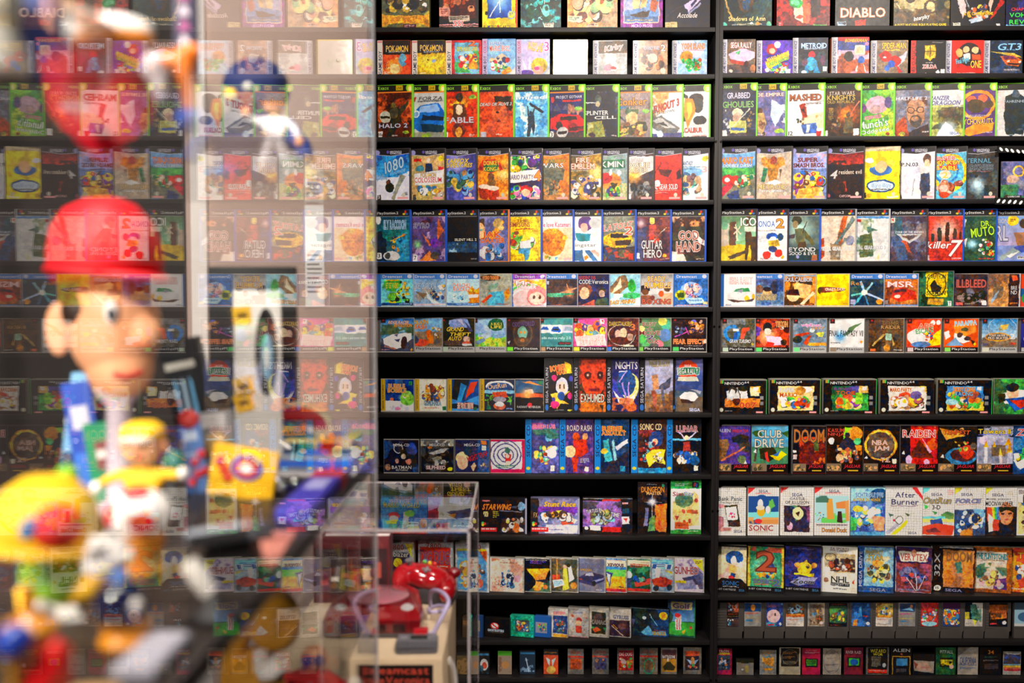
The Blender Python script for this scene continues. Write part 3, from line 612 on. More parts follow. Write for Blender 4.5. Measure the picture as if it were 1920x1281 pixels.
  (1475, 1548, 'green edged white case with a flipping red car', 'f eee;p fdb 40,60 100,52 100,82 40,84;n c84 .4 4 40 56 58 20;p a31 32,40 48,36 52,62 40,66;p 322 34,48 44,46 46,54;p 46a 38,76 76,72 80,92 44,94;p ddd 50,76 60,76 58,92 50,92;s 20 62 26 14 8 443 876;T 6 20 84 12 a52/421 MASHED;l 46 42 96 32 5 ccc;z 50 36 40 4 877;r 2 86 14 12 eee;T 3 88 12 8 222 12;r 78 88 12 10 c32;$X00', {'y0': 154}),
  (1547, 1617, 'green edged case with a robed fighter and red beam', 'f 321;q 62 58 32 e72;n 532 .3 7;l 64 64 92 34 3 f76;e 64 58 5 5 543;p 653 54,64 74,62 78,92 52,92;e 48 38 9 8 543;s 16 62 30 24 8 975 653;T 14 15 66 7 cba/322 STAR WARS;T 8 22 74 9 ca4/431 KNIGHTS;T 8 32 72 5 b94/321 OLD REPUBLIC;z 12 46 14 22 b95;r 2 86 10 12 ddd;r 78 84 14 12 eee;$X00', {'y0': 154}),
  (1615, 1679, 'green edged lime case with a pale lumpy creature', "f 7b3;n cd4 .4 8;n 384 .25 6;e 52 40 28 16 cab;e 48 48 14 9 b99;e 14 46 12 9 637;e 82 36 9 10 547;T 20 59 44 7 e8b/a25@8 ODDWORLD;T 4 68 78 14 eee/283@8 Munch's;T 10 84 76 10 eee/283@8 Oddysee;e 82 94 5 3 832;$X10", {'y0': 154}),
  (1675, 1748, 'green edged case with a bearded man in glasses', 'f 889;n 667 .4 8;p 532 28,26 86,26 88,46 80,38 36,38;e 58 54 24 28 b86;e 58 70 16 12 543;e 56 66 10 5 b86;o 46 50 10 6 2 222;o 70 49 10 6 2 222;l 56 50 60 50 2 222;p a41 4,80 30,58 40,92 90,78 95,100 4,100;p 322 40,90 90,76 94,100 40,100;T 6 25 82 6 dde HALF-LIFE 2;r 0 86 6 12 eee;e 24 93 8 5 cb4;z 74 89 18 4 eee;$X00', {'y0': 154}),
  (1745, 1810, 'green edged case with a winged beast in pale mist', 'f ddd;r 0 46 100 60 884;n bb6 .4 6 0 40 100 60;n 443 .3 5 0 44 100 40;p eef 24,100 50,70 90,96;q 56 84 24 def;p 543 34,52 70,46 86,66 50,62;T 10 23 50 8 447/bbd~ PANZER;T 14 32 74 8 447/bbd~ DRAGOON;T 62 90 24 5 46a SEGA;$X00', {'y0': 154}),
  (1808, 1870, 'green edged purple case with orange swirls', 'f 537;o 50 40 44 28 9 e92;p e92 0,92 40,76 94,72 90,88 30,98;e 34 30 12 7 d64;e 62 28 12 7 d64;e 46 42 22 13 431;e 76 40 14 7 543;z 6 58 80 5 ddd;T 2 65 88 11 fc4/421 PSYCHONAUTS;e 44 90 9 5 e83;z 60 90 30 3 ddd;$X00', {'y0': 154}),
  (1868, 1937, 'green edged case with a dark coated figure in snow', 'f ddd;n ecc .3 8;p 122 28,24 56,16 80,28 86,66 76,96 56,92 44,98 30,92 24,60;n 456 .3 5 28 26 54 60;e 54 20 10 7 456;T 24 31 64 5 9ab FAHRENHEIT;z 30 94 50 2 ccc;$X00', {'y0': 154}),
 ]),
 ({'n': 4, 'y0': 277, 'y1': 375, 't': 'C', 'W': 67, 'th': 0.0145, 'name': 'game_case', 'cat': 'case', 'edge': '222', 'grp': 'black edged game cases on the fourth shelf'}, [
  (708, 770, 'dark edged case with a snowboard in blue white snow', 'f 25a;p eef 0,60 40,54 100,44 100,100 0,100;n 9bd .3 7 0 45 100 55;n 39d .3 6 0 14 100 40;p 998 70,48 84,54 52,98 44,96;e 40 74 12 9 221;e 36 64 6 5 532;n 333 .15 3 0 60 100 30;T 24 20 58 22 bde/36a~@18 1080;T 40 42 46 6 9ce~@14 AVALANCHE;r 3 88 10 10 222;T 5 90 6 6 ddd 3;$G'),
  (772, 836, 'dark edged sandy case with orbiting toy creatures', 'f ca7;n ba6 .3 9;e 24 38 14 6 59a;e 50 22 5 5 edc;p 235 42,28 58,28 62,48 40,48;p c33 76,34 92,36 90,52 80,50;e 46 80 9 11 49a;s 12 70 80 22 18 eee 47a db4 c86;p eee 6,48 94,40 92,68 10,70;T 26 46 46 9 fc3/25a POKéMON;T 8 55 80 10 c22/w COLOSSEUM;r 6 19 22 6 c22;e 86 20 8 5 dc3;r 2 88 9 10 444;$G'),
  (836, 895, 'dark edged blue violet case with many small figures', 'f 448;n 66b .4 7;q 40 30 30 ccf;s 8 40 84 50 46 db5 59c 354 b85 226 8ad;T 2 19 74 9 fd3/764~ STARFOX;T 2 28 84 8 fd3/764~ ADVENTURES;$G'),
  (895, 956, 'dark edged orange case with red barrel drums', 'f e82;n fa4 .35 8;q 80 50 22 fd8;p c32 10,40 24,22 50,20 70,24 82,40 50,46;p 374 24,32 70,30 66,44 30,44;e 46 54 9 8 643;e 48 66 12 10 753;e 28 82 16 15 a31;e 28 72 16 5 edc;e 54 86 17 15 a31;e 54 76 17 5 edc;T 26 23 46 9 fd3/741 DONKEY;T 26 35 46 8 fd3/532 KONGA;$G'),
  (955, 1018, 'dark edged case split by a white lettering band', 'f 325;s 2 12 94 36 42 fc3 639 eee 4a4 247 fda;s 2 68 94 30 40 d22 fda eec 4a4 e8b 24a;p w 0,46 90,40 96,60 0,66;T 2 50 72 9 36b/fc5 MARIO PARTY;T 76 42 18 20 f92/a31 4;e 52 76 14 7 c22;e 52 84 12 8 fca;$G'),
  (1017, 1070, 'dark edged orange case with a heavy walking tank', 'f e83;n c62 .3 8;p 665 16,34 40,30 84,40 80,60 30,62 12,54;p 776 40,22 56,20 60,40 38,40;e 36 68 16 14 875;s 10 56 60 40 24 665 a97 554 b85;r 0 88 100 12 a74;T 4 20 80 7 ca3/432 BATTALION;T 14 28 66 9 eee/332 WARS;$G'),
  (1069, 1130, 'dark edged golden case with flaming lettering', 'f 653;n a83 .4 7;q 82 46 24 fe9;e 90 66 9 8 eee;s 4 50 90 48 46 eec 447 b94 332 d96 ddd;T 26 17 38 10 edc/c42 FIRE;T 12 28 66 11 edc/c42 EMBLEM;z 10 39 72 5 ccc;$G'),
  (1129, 1179, 'dark edged grey green case with a spotted insect', 'f 9aa;r 0 66 100 34 bb8;n 798 .3 8;r 0 22 90 16 375;e 48 62 32 16 d84;e 36 56 20 10 c33;e 50 46 5 6 eee;e 74 46 5 6 eee;p 332 50,66 70,66 64,84 56,84;s 6 70 86 24 14 fd4 c33 5a4 447;T 2 24 84 12 eee/264 PIKMIN;$G'),
  (1179, 1228, 'dark edged case with spacecraft over an orange flash', 'f 433;p ddd 0,14 100,16 100,40 50,56 0,40;q 40 52 24 fb5;s 10 56 80 40 18 222 999 666;n ccc .1 3 0 55 100 40;r 26 66 6 18 bbb;T 2 19 66 6 edd/444 STAR WARS;T 2 27 84 10 fdb/543 ROGUE;T 2 38 80 8 fdb/543 LEADER;r 20 88 14 9 eee;$G'),
  (1227, 1281, 'dark edged plain red case with black ink splashes', 'f d32;n 311 .12 6 10 30 90 40;p 411 30,38 70,42 60,54 40,50;p 411 80,46 92,40 96,56 84,60;l 20 48 40 26 2 411;l 60 70 64 98 2 a11;l 40 72 42 94 2 a11;e 28 66 9 6 eee;T 2 68 84 10 eee/633 METAL GEAR SOLID;z 18 79 66 3 fbb;z 6 84 52 2 fcc;$G'),
  (1281, 1331, 'dark edged white case with watercolour travellers', 'f eee;e 50 46 30 10 8be;s 4 44 80 48 34 ca8 755 4a9 eb8 357;e 88 20 9 5 dc3;T 4 24 50 8 469/9ac FINAL FANTASY;z 4 34 70 7 58a;T 78 34 16 12 eaa 3;$G'),
  (1350, 1419, 'dark edged case with racing karts on a track', 'f 7ad;r 0 40 100 14 5a5;n 385 .4 6 0 36 100 14;r 0 54 100 44 776;e 20 62 15 10 c33;e 20 62 7 5 eee;e 40 64 10 9 c32;s 40 52 56 26 24 db4 c33 385 edc;p c34 0,80 30,66 36,74 8,94;p 347 20,90 50,80 56,98 24,98;T 2 20 88 12 f92/c31 MARIO KART;T 8 33 78 6 eee/47a~ DOUBLE DASH;$G', {'y0': 274}),
  (1418, 1487, 'dark edged tan case with an orange armoured figure', 'f ba9;n cba .4 9;p c83 16,22 70,22 78,34 60,40 28,40 14,34;e 46 26 9 8 943;e 22 26 10 7 d94;e 66 26 10 7 d94;p 375 18,40 30,42 24,68 14,66;p a73 30,40 60,40 56,66 34,66;p 654 62,42 70,42 66,62;p eee 26,70 50,62 70,66 56,74;T 4 71 80 9 ec8/654 METROID;T 16 82 58 4 ddd PRIME;$G', {'y0': 274}),
  (1486, 1553, 'dark edged pale blue case with a brawling crowd', 'f 9ae;r 0 42 100 56 78b;n cab .3 7 0 14 100 40;s 2 46 94 50 60 c32 fb5 84a eda 36a fd4 742;p fb5 20,80 80,76 90,98 10,98;T 16 21 56 8 322/b55 SUPER;T 4 31 86 8 322/b55 SMASH BROS.;z 24 42 44 4 533;$G', {'y0': 274}),
  (1553, 1622, 'dark edged near black case under a blood red sky', 'f 211;g2 12 34 711 a32;n 211 .5 6 0 26 100 18;l 46 66 50 84 7 a31;l 46 70 48 82 3 211;T 30 44 62 8 dcb resident evil;T 8 44 18 16 ccc/544~ 4;e 3 92 4 3 c66;T 32 91 30 4.5 daa CAPCOM;$G', {'y0': 274}),
  (1621, 1690, 'dark edged plain yellow case with an oval badge', 'f fd1;e 46 74 38 12 247;e 46 74 34 9 cde;e 46 44 30 10 47b;e 46 38 16 11 fc9;e 22 32 10 7 fd5;e 72 32 10 7 fd5;e 14 26 12 5 eef;T 20 68 54 10 59c/w Wario Ware;z 20 79 52 3 543;r 0 87 7 10 222;e 16 92 8 5 ca2;r 0 0 100 9 dca;T 34 5 42 4 a82 NINTENDO;r 96 0 4 100 3a3536;e 80 89 5 4 ccb;r 62 93 30 4 fec', {'y0': 274}),
  (1688, 1756, 'dark edged white case with a woman in white armour', 'f eee;r 0 36 60 1 ccc;n dde .3 8;e 74 26 11 11 643;e 74 32 8 8 eca;p ddd 54,38 86,38 82,58 60,58;p 445 58,52 80,50 84,82 76,98 60,98 56,76;p ccd 36,46 56,40 56,48 40,54;l 40 60 36 92 2 888;T 4 30 46 7 222 P.N.03;r 2 88 4 10 333;$G', {'y0': 274}),
  (1754, 1815, 'dark edged case with yellow and blue rings and balls', 'f 6bd;o 52 50 46 36 9 fc2;o 42 46 34 24 6 37b;s 6 16 66 34 22 c33 fc3 e84 d44;e 40 53 15 9 edc;s 8 62 80 30 18 b64 fcb e9a 843;e 38 76 15 10 c86;e 38 78 11 7 fcb;e 38 90 14 6 c42;T 12 18 56 7 d33/fff SUPER;T 4 26 78 8 fd3/742 MONKEY;T 12 36 62 8 fd3/c32 BALL;T 32 48 16 11 ec3 2;$G', {'y0': 274}),
  (1813, 1873, 'dark edged charcoal case with a misty blue glow', 'f 333;n 455 .3 8;q 44 72 26 cef;r 64 72 14 22 233;e 40 56 5 3 222;T 4 22 76 9 59b/233 ETERNAL;T 0 34 86 10 222/89a DARKNESS;z 4 46 76 3 a77;$G', {'y0': 274}),
  (1882, 1960, 'wide carton with a golden ring over a landscape', 'f 446;n 77a .3 8;p 889 6,20 60,60 70,90 20,50;e 26 46 14 10 ca9;n a95 .45 5 0 62 100 38;n 374 .3 5 0 60 100 40;o 40 26 14 15 4 eb4;T 56 22 40 16 dc9 dama;r 8 88 40 8 222;T 16 90 28 4 ddd GAMECUBE', {'y0': 301, 'y1': 374, 'W': 78, 'th': 0.03}),
 ]),
 ({'n': 5, 'y0': 392, 'y1': 490, 't': 'C', 'W': 68, 'th': 0.0145, 'name': 'game_case', 'cat': 'case', 'edge': '25b', 'grp': 'tall game cases on the fifth shelf'}, [
  (709, 771, 'blue edged teal case with a moonlit blue thief', 'f 256;g2 13 60 146 287;p 123 0,44 14,40 20,54 30,56 30,98 0,98;p 38a 56,50 90,44 96,98 60,98;s 44 46 46 36 14 48b 3ac e93 246;e 44 88 24 9 ddd;e 34 88 8 6 444;l 40 60 84 48 3 e93;e 6 20 8 8 eee;T 22 20 64 17 59c/def SLY RACCOON;r 3 82 12 13 eee;T 5 84 7 8 222 3;$P.25b'),
  (772, 838, 'blue edged case with a purple winged dragonish shape', 'f 547;n cac .4 7;n 423 .25 6;p c63 74,16 90,40 72,60;p c63 26,44 56,66 50,70;e 64 64 12 9 639;p 84a 76,60 92,62 80,72;q 16 66 14 9d9;p e84 20,98 50,78 70,98;e 66 88 12 8 543;T 4 25 46 10 437/ccd SPYRO;r 3 86 12 12 eee;T 5 88 7 8 222 7;$P.25b'),
  (836, 898, 'black case with a torn pale blue strip of figures', 'f 0c0b0c;r 2 62 98 20 246;n acd .5 5 0 63 100 18;n 133 .3 4 0 62 100 20;T 32 55 62 5 ddc SILENT HILL 2;z 78 92 18 4 999;$P.111'),
  (897, 956, 'orange edged case with two faces over a blue valley', 'f 669;n 88b .4 8;p 432 0,22 28,16 34,50 10,60;e 18 40 14 16 eb8;e 20 38 3 2 4aa;p e93 40,50 80,18 86,24 50,60;e 66 26 14 10 ca6;e 76 34 8 6 db7;s 10 64 80 34 24 58b 965 ddd 36a;T 24 42 52 14 d42/fa3 JAK;T 20 54 66 9 d42/fa3 DAXTER;$P.f80'),
  (955, 1017, 'blue edged yellow case with a man in blue trousers', 'f fc1;s 4 40 88 36 24 fd4 843 eee 6a4 c32;e 56 54 12 10 fd3;p eee 36,60 66,58 70,72 40,74;p 59b 34,74 68,72 62,96 52,98 50,84 34,84;T 28 18 30 6 a32 THE;T 10 24 56 9 a32/fc1 SIMPSONS;z 24 36 54 4 a32;$P.25b'),
  (1016, 1077, 'blue edged peach case with a big orange ball', 'f fdb;r 0 13 100 22 fee;e 40 62 36 26 e81;n d71 .3 7 10 42 60 40;e 50 42 9 4 eb3;e 74 54 6 5 eb3;e 22 90 6 4 db3;e 40 52 6 5 c61;e 56 64 6 5 c61;p 7b5 28,90 36,90 32,98;p 6ad 46,90 54,90 50,98;T 2 24 88 9 d37 We love Katamari;r 70 92 22 4 fbb;$P.25b'),
  (1076, 1131, 'blue edged white case with a purple haired woman', 'f eee;p 8ad 0,36 22,36 26,58 0,60;e 10 28 10 9 532;e 10 32 8 7 ca8;e 52 26 20 14 648;e 48 34 10 9 eba;p 289 24,44 66,46 62,60 30,60;p 47a 8,74 40,72 50,98 10,98;p 47a 46,74 62,76 86,98 70,98;p eba 70,74 92,86 88,90 66,80;r 10 60 90 17 fff;e 78 26 16 10 ccc;T 16 65 66 8 888 singstar;p e92 48,90 56,86 60,92 52,96;$P.25b'),
  (1130, 1194, 'blue edged case with a yellow muscle car sliding', 'f 887;n 655 .4 7;r 0 70 100 30 433;p fb1 4,52 30,44 82,44 90,60 70,72 30,72 2,62;p 322 30,46 70,46 78,54 28,54;p 322 40,60 86,58 80,68 44,68;s 0 72 90 26 16 346 554 a43;T 0 26 90 12 e52/eee~@8 FLATOUT;T 68 32 22 16 e52/eee~ 2;r 0 84 8 12 eee;r 78 84 12 12 c32;$P.25b'),
  (1192, 1260, 'blue edged case with a red clad guitarist on stage', 'f 423;n 634 .4 8;q 12 26 14 ecc;p 446 0,40 30,30 20,98 0,98;e 44 22 8 7 fc6;p c54 34,30 54,30 58,56 36,56;e 50 56 14 8 e42;l 50 58 84 34 3 dcb;n 843 .3 5 50 15 46 40;T 14 58 60 17 ddd/322 GUITAR;T 20 76 52 16 ddd/322 HERO;r 0 82 10 12 ddd;e 80 88 5 4 e93;z 66 94 26 2 ca9;$P.25b'),
  (1258, 1325, 'blue edged case with a close up leather glove', 'f 332;g2 13 34 ca9 653;n d85 .3 6 10 14 80 18;n 211 .3 7;p ddd 60,42 96,60 96,70 80,66;p edc 0,78 34,82 44,98 0,98;n 843 .3 5 16 38 76 46;T 20 40 58 18 a53/edd GOD;T 14 61 70 19 a53/edd HAND;r 0 84 12 12 eee;z 70 93 22 3 dba;$P.25b'),
  (1348, 1421, 'yellow and green case with long arches and shadow', 'f 8b8;g2 13 60 575 9ca;r 0 68 100 32 db3;p cba 0,28 22,28 22,70 0,70;e 10 32 9 8 7a8;p 643 24,26 40,24 42,70 24,70;p 532 70,14 80,14 84,56 66,56;p 432 66,52 98,52 96,98 82,98 82,70 78,70 70,98 66,96;p 543 20,90 70,78 70,84 24,96;l 40 28 46 60 4 edb;l 36 48 54 32 3 edb;l 36 34 54 48 3 edb;T 54 16 42 16 eee/675 ICO;r 64 34 34 9 cdc;r 0 92 24 5 db4;$P.322', {'y0': 391}),
  (1419, 1480, 'white case with a blue capped figure in red shoes', 'f eee;n ccc .2 8 0 45 60 35;e 54 52 16 7 25a;e 56 60 11 8 eee;p eb3 44,60 72,58 76,70 48,72;e 56 76 12 6 347;e 40 88 11 7 d32;e 72 84 11 7 d32;e 76 54 8 7 246;T 0 22 62 12 26b/fff KLONOA;T 66 18 20 18 e92/742 2;z 6 40 60 3 a98;r 0 90 14 5 ec3;T 24 93 32 4 a44 NAMCO;p e92 78,92 83,88 88,92 83,96;$P.322', {'y0': 391}),
  (1478, 1540, 'blue edged case with a back turned woman and staff', 'f 566;q 40 40 40 bdc;e 34 22 13 9 332;e 30 30 8 7 875;p 664 28,38 54,36 58,66 34,68;p 432 40,64 60,62 62,80 36,80;p 553 54,40 70,50 84,68 78,70 58,56;p 544 10,50 30,46 28,54 12,58;l 60 24 50 46 2 322;r 0 76 100 24 233;T 2 73 84 8 ddd/233 BEYOND;T 12 82 76 6 ddd/233 GOOD & EVIL;e 38 91 5 4 99c;r 76 88 14 10 a64;$P.25b', {'y0': 391}),
  (1538, 1607, 'white case with a large rifle over orange stripe', 'f dcb;p d62 62,13 76,13 50,98 32,98;n 654 .4 5 0 14 60 45;p 677 88,14 96,20 50,66 30,84 24,80 70,36;p 887 66,54 74,56 54,74;p bba 34,70 56,66 54,98 30,98;n 765 .3 5 28 66 28 30;p a42 0,56 10,54 12,90 0,96;e 82 60 12 9 889;T 2 72 92 7 bbb/fff METAL GEAR SOLID 2;$P.aaa', {'y0': 391}),
  (1605, 1670, 'pale case with a green camouflaged soldier', 'f ddd;n 575 .5 5 0 18 50 50;n 9a8 .3 6 0 20 60 60;p 564 20,50 50,46 56,90 18,92;p 576 36,34 68,40 40,46;r 0 14 100 4 58b;r 0 20 22 5 c33;n cc8 .3 5 10 82 60 16;T 0 70 88 7 99a/fff METAL GEAR SOLID 3;z 8 79 50 3 898;$P.bbb', {'y0': 391}),
  (1668, 1741, 'grey violet case with blue metallic machine limbs', 'f 667;n 88a .4 8;n 434 .35 7;p 356 6,14 30,16 34,50 10,60;p 457 0,52 30,50 48,96 20,98;p b53 30,60 40,58 56,84 44,80;e 80 46 14 18 877;p ccc 14,48 84,48 50,66;p 655 28,50 72,50 50,60;T 12 42 76 4 ddd ZONE OF THE ENDERS;r 0 17 12 9 ddc;p c33 2,19 8,18 8,24;$P.433', {'y0': 391}),
  (1737, 1809, 'blue edged red case with a row of standing silhouettes', 'f b32;q 50 40 40 ecb;n a21 .2 8 0 60 100 40;l 16 46 16 62 7 332;l 34 40 34 62 10 332;l 54 30 54 62 11 421;l 74 42 74 62 10 433;l 90 44 90 60 6 421;e 34 38 4 3 332;e 54 28 4 3 321;e 74 40 4 3 332;T 2 62 64 13 eee/a22~ killer;T 62 58 30 32 eee/a22~ 7;r 0 88 8 9 ddd;T 68 93 24 3 edd CAPCOM;$P.25b', {'y0': 391}),
  (1806, 1871, 'blue edged dark green case with bright lab beakers', 'f 243;n 354 .35 7;p eee 0,16 20,20 10,40;q 34 66 16 bef;s 50 56 44 36 18 c33 db3 7b4 5a8 eee;T 56 22 26 11 be2/121@6 DR.;T 30 34 62 18 be2/121@8 MUTO;p eee 8,60 20,54 16,72;z 50 94 40 3 d44;$P.25b', {'y0': 391}),
  (1868, 1936, 'blue edged case with a bather facing a jet aircraft', 'f 89c;g2 13 70 79c bac;e 76 28 12 9 432;p a75 50,46 92,44 90,72 60,74;e 72 76 22 6 45a;p 9aa 10,92 50,74 70,82 40,90 20,98;p eee 30,88 66,80 40,94;e 46 22 16 10 ec3;z 38 19 16 6 743;T 0 18 32 9 ccd/557 ITION;T 0 30 34 30 ccd/557 RL;r 60 90 34 6 ccc;z 62 91 30 4 333;$P.25b', {'y0': 391}),
 ]),
 ({'n': 6, 'y0': 512, 'y1': 575, 't': 'C', 'W': 73, 'th': 0.0105, 'name': 'jewel_case', 'cat': 'case', 'edge': 'aab', 'gloss': 1, 'grp': 'square disc cases on the sixth shelf'}, [
  (704, 776, 'square blue disc case with green and yellow graffiti', 'f 7cd;n 4a5 .3 7 14 20 86 76;p fb2 24,18 60,16 54,40 28,44;p 4a4 18,22 64,20 52,56 30,50;s 50 20 44 50 14 fc2 222 4a3 eb5;s 20 55 70 40 22 fc2 4a4 7c4 222;T 26 26 34 24 fe3/283 JET SET RADIO;r 14 88 86 8 247;z 60 90 36 4 cde;$D1'),
  (764, 837, 'square blue disc case with sailors and airships', 'f 8ac;n a98 .4 6 14 40 86 56;s 55 22 42 60 24 eb8 345 e93 ddd 347;p def 46,50 60,76 84,90 66,92 50,74;p 765 20,54 50,60 40,78;T 18 26 56 20 cde/58b SKIES OF ARCADIA;r 14 90 86 6 cdf;z 20 91 76 4 e99;$D1'),
  (827, 900, 'square pale blue disc case with an orange monster', 'f bde;p e82 66,52 80,36 86,52 98,40 98,94 60,94 74,80;e 76 52 4 5 fd3;e 88 52 4 5 fd3;p eee 68,62 96,62 94,72 70,74;s 26 60 32 26 14 eee 9cd 59c;e 36 44 24 12 9ce;T 28 28 46 12 e62/w CHU CHU;T 30 40 46 12 e62/w ROCKET;r 14 88 86 8 47b;z 40 90 56 4 cde;$D1'),
  (888, 960, 'square disc case with racing craft over turquoise water', 'f aa9;n 776 .4 7;p 5ac 40,56 78,52 80,96 36,96;p c42 20,84 44,60 50,66 26,90;p e82 80,56 92,40 96,60 84,84;p 798 36,36 66,28 60,44 40,50;e 44 12 28 9 532;T 24 6 42 11 e63/eb5 HYDRO THUNDER;z 60 90 30 4 a44;$D0'),
  (952, 1025, 'square disc case with a rainbow and pink hooded doll', 'f ecc;o 50 98 70 80 8 fb3;o 50 98 60 68 6 6b5;o 50 98 50 58 6 eee;r 80 18 20 20 fc4;e 76 68 27 30 e88;e 74 74 20 19 ecb;e 68 70 3 6 532;e 82 70 3 6 532;n 848 .3 5 18 18 36 20;T 20 20 44 13 fff/e68 Mr.;T 24 34 50 12 fff/e68 DRILLER;z 80 90 18 4 fff;r 14 0 86 16 84a;T 18 3 52 9 dde Dreamcast;e 89 8 6 6 ccd;r 78 1 .8 13 9ad;r 0 0 13.5 100 36a;r 14 96 86 2 bbc;r 98 0 2 100 aab'),
  (1012, 1084, 'square dark disc case with an orange spark ship', 'f 433;n 322 .4 9;q 76 56 16 ea8;l 50 60 96 42 3 d96;l 70 30 80 70 3 d96;l 18 64 90 60 4 385;n 5a8 .25 5 18 58 70 12;z 30 92 30 3 c64;r 14 23 12 9 bbc;$D1'),
  (1071, 1144, 'square dark disc case with two young people', 'f 224;n 336 .4 6 14 40 86 40;e 34 50 20 22 743;e 34 58 13 18 db9;e 80 52 9 10 332;e 80 60 8 11 ca9;p 454 66,76 94,72 96,98 60,98;p b54 34,90 60,78 62,98 16,98;p 533 14,80 26,84 26,98 14,98;T 20 6 44 10 c33 RESIDENT EVIL;T 20 17 76 13 ddd CODE:Veronica;$D0'),
  (1130, 1202, 'square disc case with leaping fish before a mountain', 'f 9cd;p 864 14,50 44,6 60,4 70,34 40,64;p edb 24,60 48,12 52,40;e 76 36 10 20 3a4 30;e 76 66 24 9 4a6;p eee 30,92 96,70 96,90;n w .35 6 20 60 78 34;T 20 79 66 12 fb3/842~@4 BASS FISHING;r 14 94 84 6 eee;$D0'),
  (1190, 1263, 'square grey disc case with two boxers facing off', 'f bbb;g2 0 60 888 ddd;e 26 46 14 12 222;e 28 54 9 10 643;e 84 44 8 10 543;p 854 14,66 40,64 44,90 14,90;p ca8 70,60 96,56 96,92 66,92;e 70 60 7 9 c52;e 46 72 7 8 843;T 34 6 46 17 fc3/847 READY;T 26 25 68 18 fc3/847 RUMBLE;T 20 76 74 16 d53/333 BOXING;$D0'),
  (1256, 1329, 'square blue disc case with a pink costumed troupe', 'f 36a;e 56 50 28 26 8ae;s 34 26 44 50 34 ecb c88 a6a fdd 769;p bde 34,72 84,72 90,88 50,92;z 48 77 36 8 57a;p bb2 16,56 24,50 34,50 42,60 36,78 24,80 16,68;p 452 20,58 36,56 36,72 22,72;z 20 94 74 4 e99;r 86 84 12 8 dc9;$D1'),
  (1345, 1418, 'square white disc case with a white and green sports car', 'f eee;p ddd 22,66 36,50 80,44 96,60 92,78 60,82 24,78;p 385 44,46 78,42 84,54 40,54;p 99a 46,50 66,46 62,58;e 76 76 6 10 da3;e 94 70 4 9 da3;p 544 22,76 70,82 96,74 90,84 40,86;T 28 10 62 20 eee/d32 SEGA RALLY;T 18 92 16 4 347 SEGA;$D0'),
  (1398, 1471, 'square blue disc case with three film like figures', 'f 458;n 68a .4 8;e 36 46 10 12 754;e 56 58 12 15 ca7;e 56 46 11 7 322;e 74 40 10 20 334;n a97 .35 5 24 60 56 18;T 28 66 50 14 cb8/754 SHENMUE;z 60 93 36 3 cde;$D1'),
  (1458, 1531, 'square disc case with ochre inked faces and sword', 'f d83;n 321 .4 5;e 66 46 22 28 eb7;p 432 44,20 90,16 92,34 60,28;e 42 68 16 16 fc9;p 311 24,64 36,46 54,46 60,66;p edb 60,92 92,52 96,58 68,96;r 14 2 86 6 9ab;T 18 10 72 13 8ce/e84 SOULCALIBUR;z 66 92 26 4 b64;$D0'),
  (1521, 1594, 'square plain yellow disc case with a flaming wordmark', 'f fc1;p 732 24,40 44,38 80,44 90,48 74,54 30,58;p e92 34,44 80,46 60,56;e 24 50 6 10 432;T 38 42 48 9 eee/a42 CRAZY TAXI;T 84 88 12 4 a83 SEGA;$D0'),
  (1586, 1659, 'square disc case with a prism coloured starburst', 'f 234;n 355 .3 8;l 50 56 24 94 5 5bc;l 50 56 60 96 4 48b;l 50 56 96 80 5 bce;l 50 56 18 66 5 7cb;l 50 56 70 26 5 9cd;l 50 56 40 22 5 ace;e 50 56 7 8 fed;e 86 84 8 8 c83;r 16 78 12 14 aac;T 16 22 30 12 c83 Rez;$D1'),
  (1650, 1723, 'square disc case with a red sports coupe', 'f a63;n c84 .4 7;p b32 26,50 60,40 92,52 94,76 50,84 22,66;p 533 40,48 66,44 70,54 36,56;p 632 20,40 40,30 26,90 16,80;e 46 68 8 5 edc;r 14 92 86 6 57a;T 22 22 66 18 fdd/c54 MSR;r 16 80 9 10 a99;$D1'),
  (1716, 1789, 'square disc case with a yellow road sign on ferns', 'f 243;n 364 .4 5;n 121 .3 6;r 30 2 54 70 e5b81a;o 57 37 25 33 2 221;p 222 40,40 52,24 58,38 72,46 66,58 44,58;r 36 76 40 18 c93;T 42 80 26 7 864 Dreamcast;T 34 8 46 13 222 CAUTION;T 33 55 47 12 222 SEAMAN;r 86 84 10 13 eee;T 88 86 6 9 222 T;l 100 0 100 100 1 555', {'y0': 507, 'noedge': 1}),
  (1780, 1853, 'square dark disc case with dripping red lettering', 'f 322;n 433 .4 7;s 20 50 76 40 20 445 877 221;e 56 52 10 9 667;T 22 16 74 25 d54/533 ILLBLEED;r 20 86 20 9 c66;r 84 80 12 14 ddd;z 44 88 18 5 998;l 14 0 100 0 1 777'),
  (1841, 1914, 'square disc case with dusty orange combat scene', 'f b85;n d95 .4 7;n 754 .35 6;p 765 36,30 60,40 56,70 30,80;p 9ab 26,80 46,50 48,56 30,90;r 72 0 26 100 322;p e53 78,4 92,4 94,18 82,22;T 77 36 15 12 ccc BRE;T 77 50 15 12 ccc ND;z 76 86 18 8 c73;r 97 0 3 100 ccc'),
  (1906, 1978, 'square disc case with a red and green cover', 'f c43;n 384 .4 6;r 14 0 86 50 c42;s 14 40 80 50 16 eee 384 258'),
 ]),
 ({'n': 7, 'y0': 595, 'y1': 660, 't': 'C', 'W': 71, 'th': 0.0105, 'name': 'jewel_case', 'cat': 'case', 'edge': '998', 'gloss': 1, 'grp': 'square disc cases on the seventh shelf'}, [
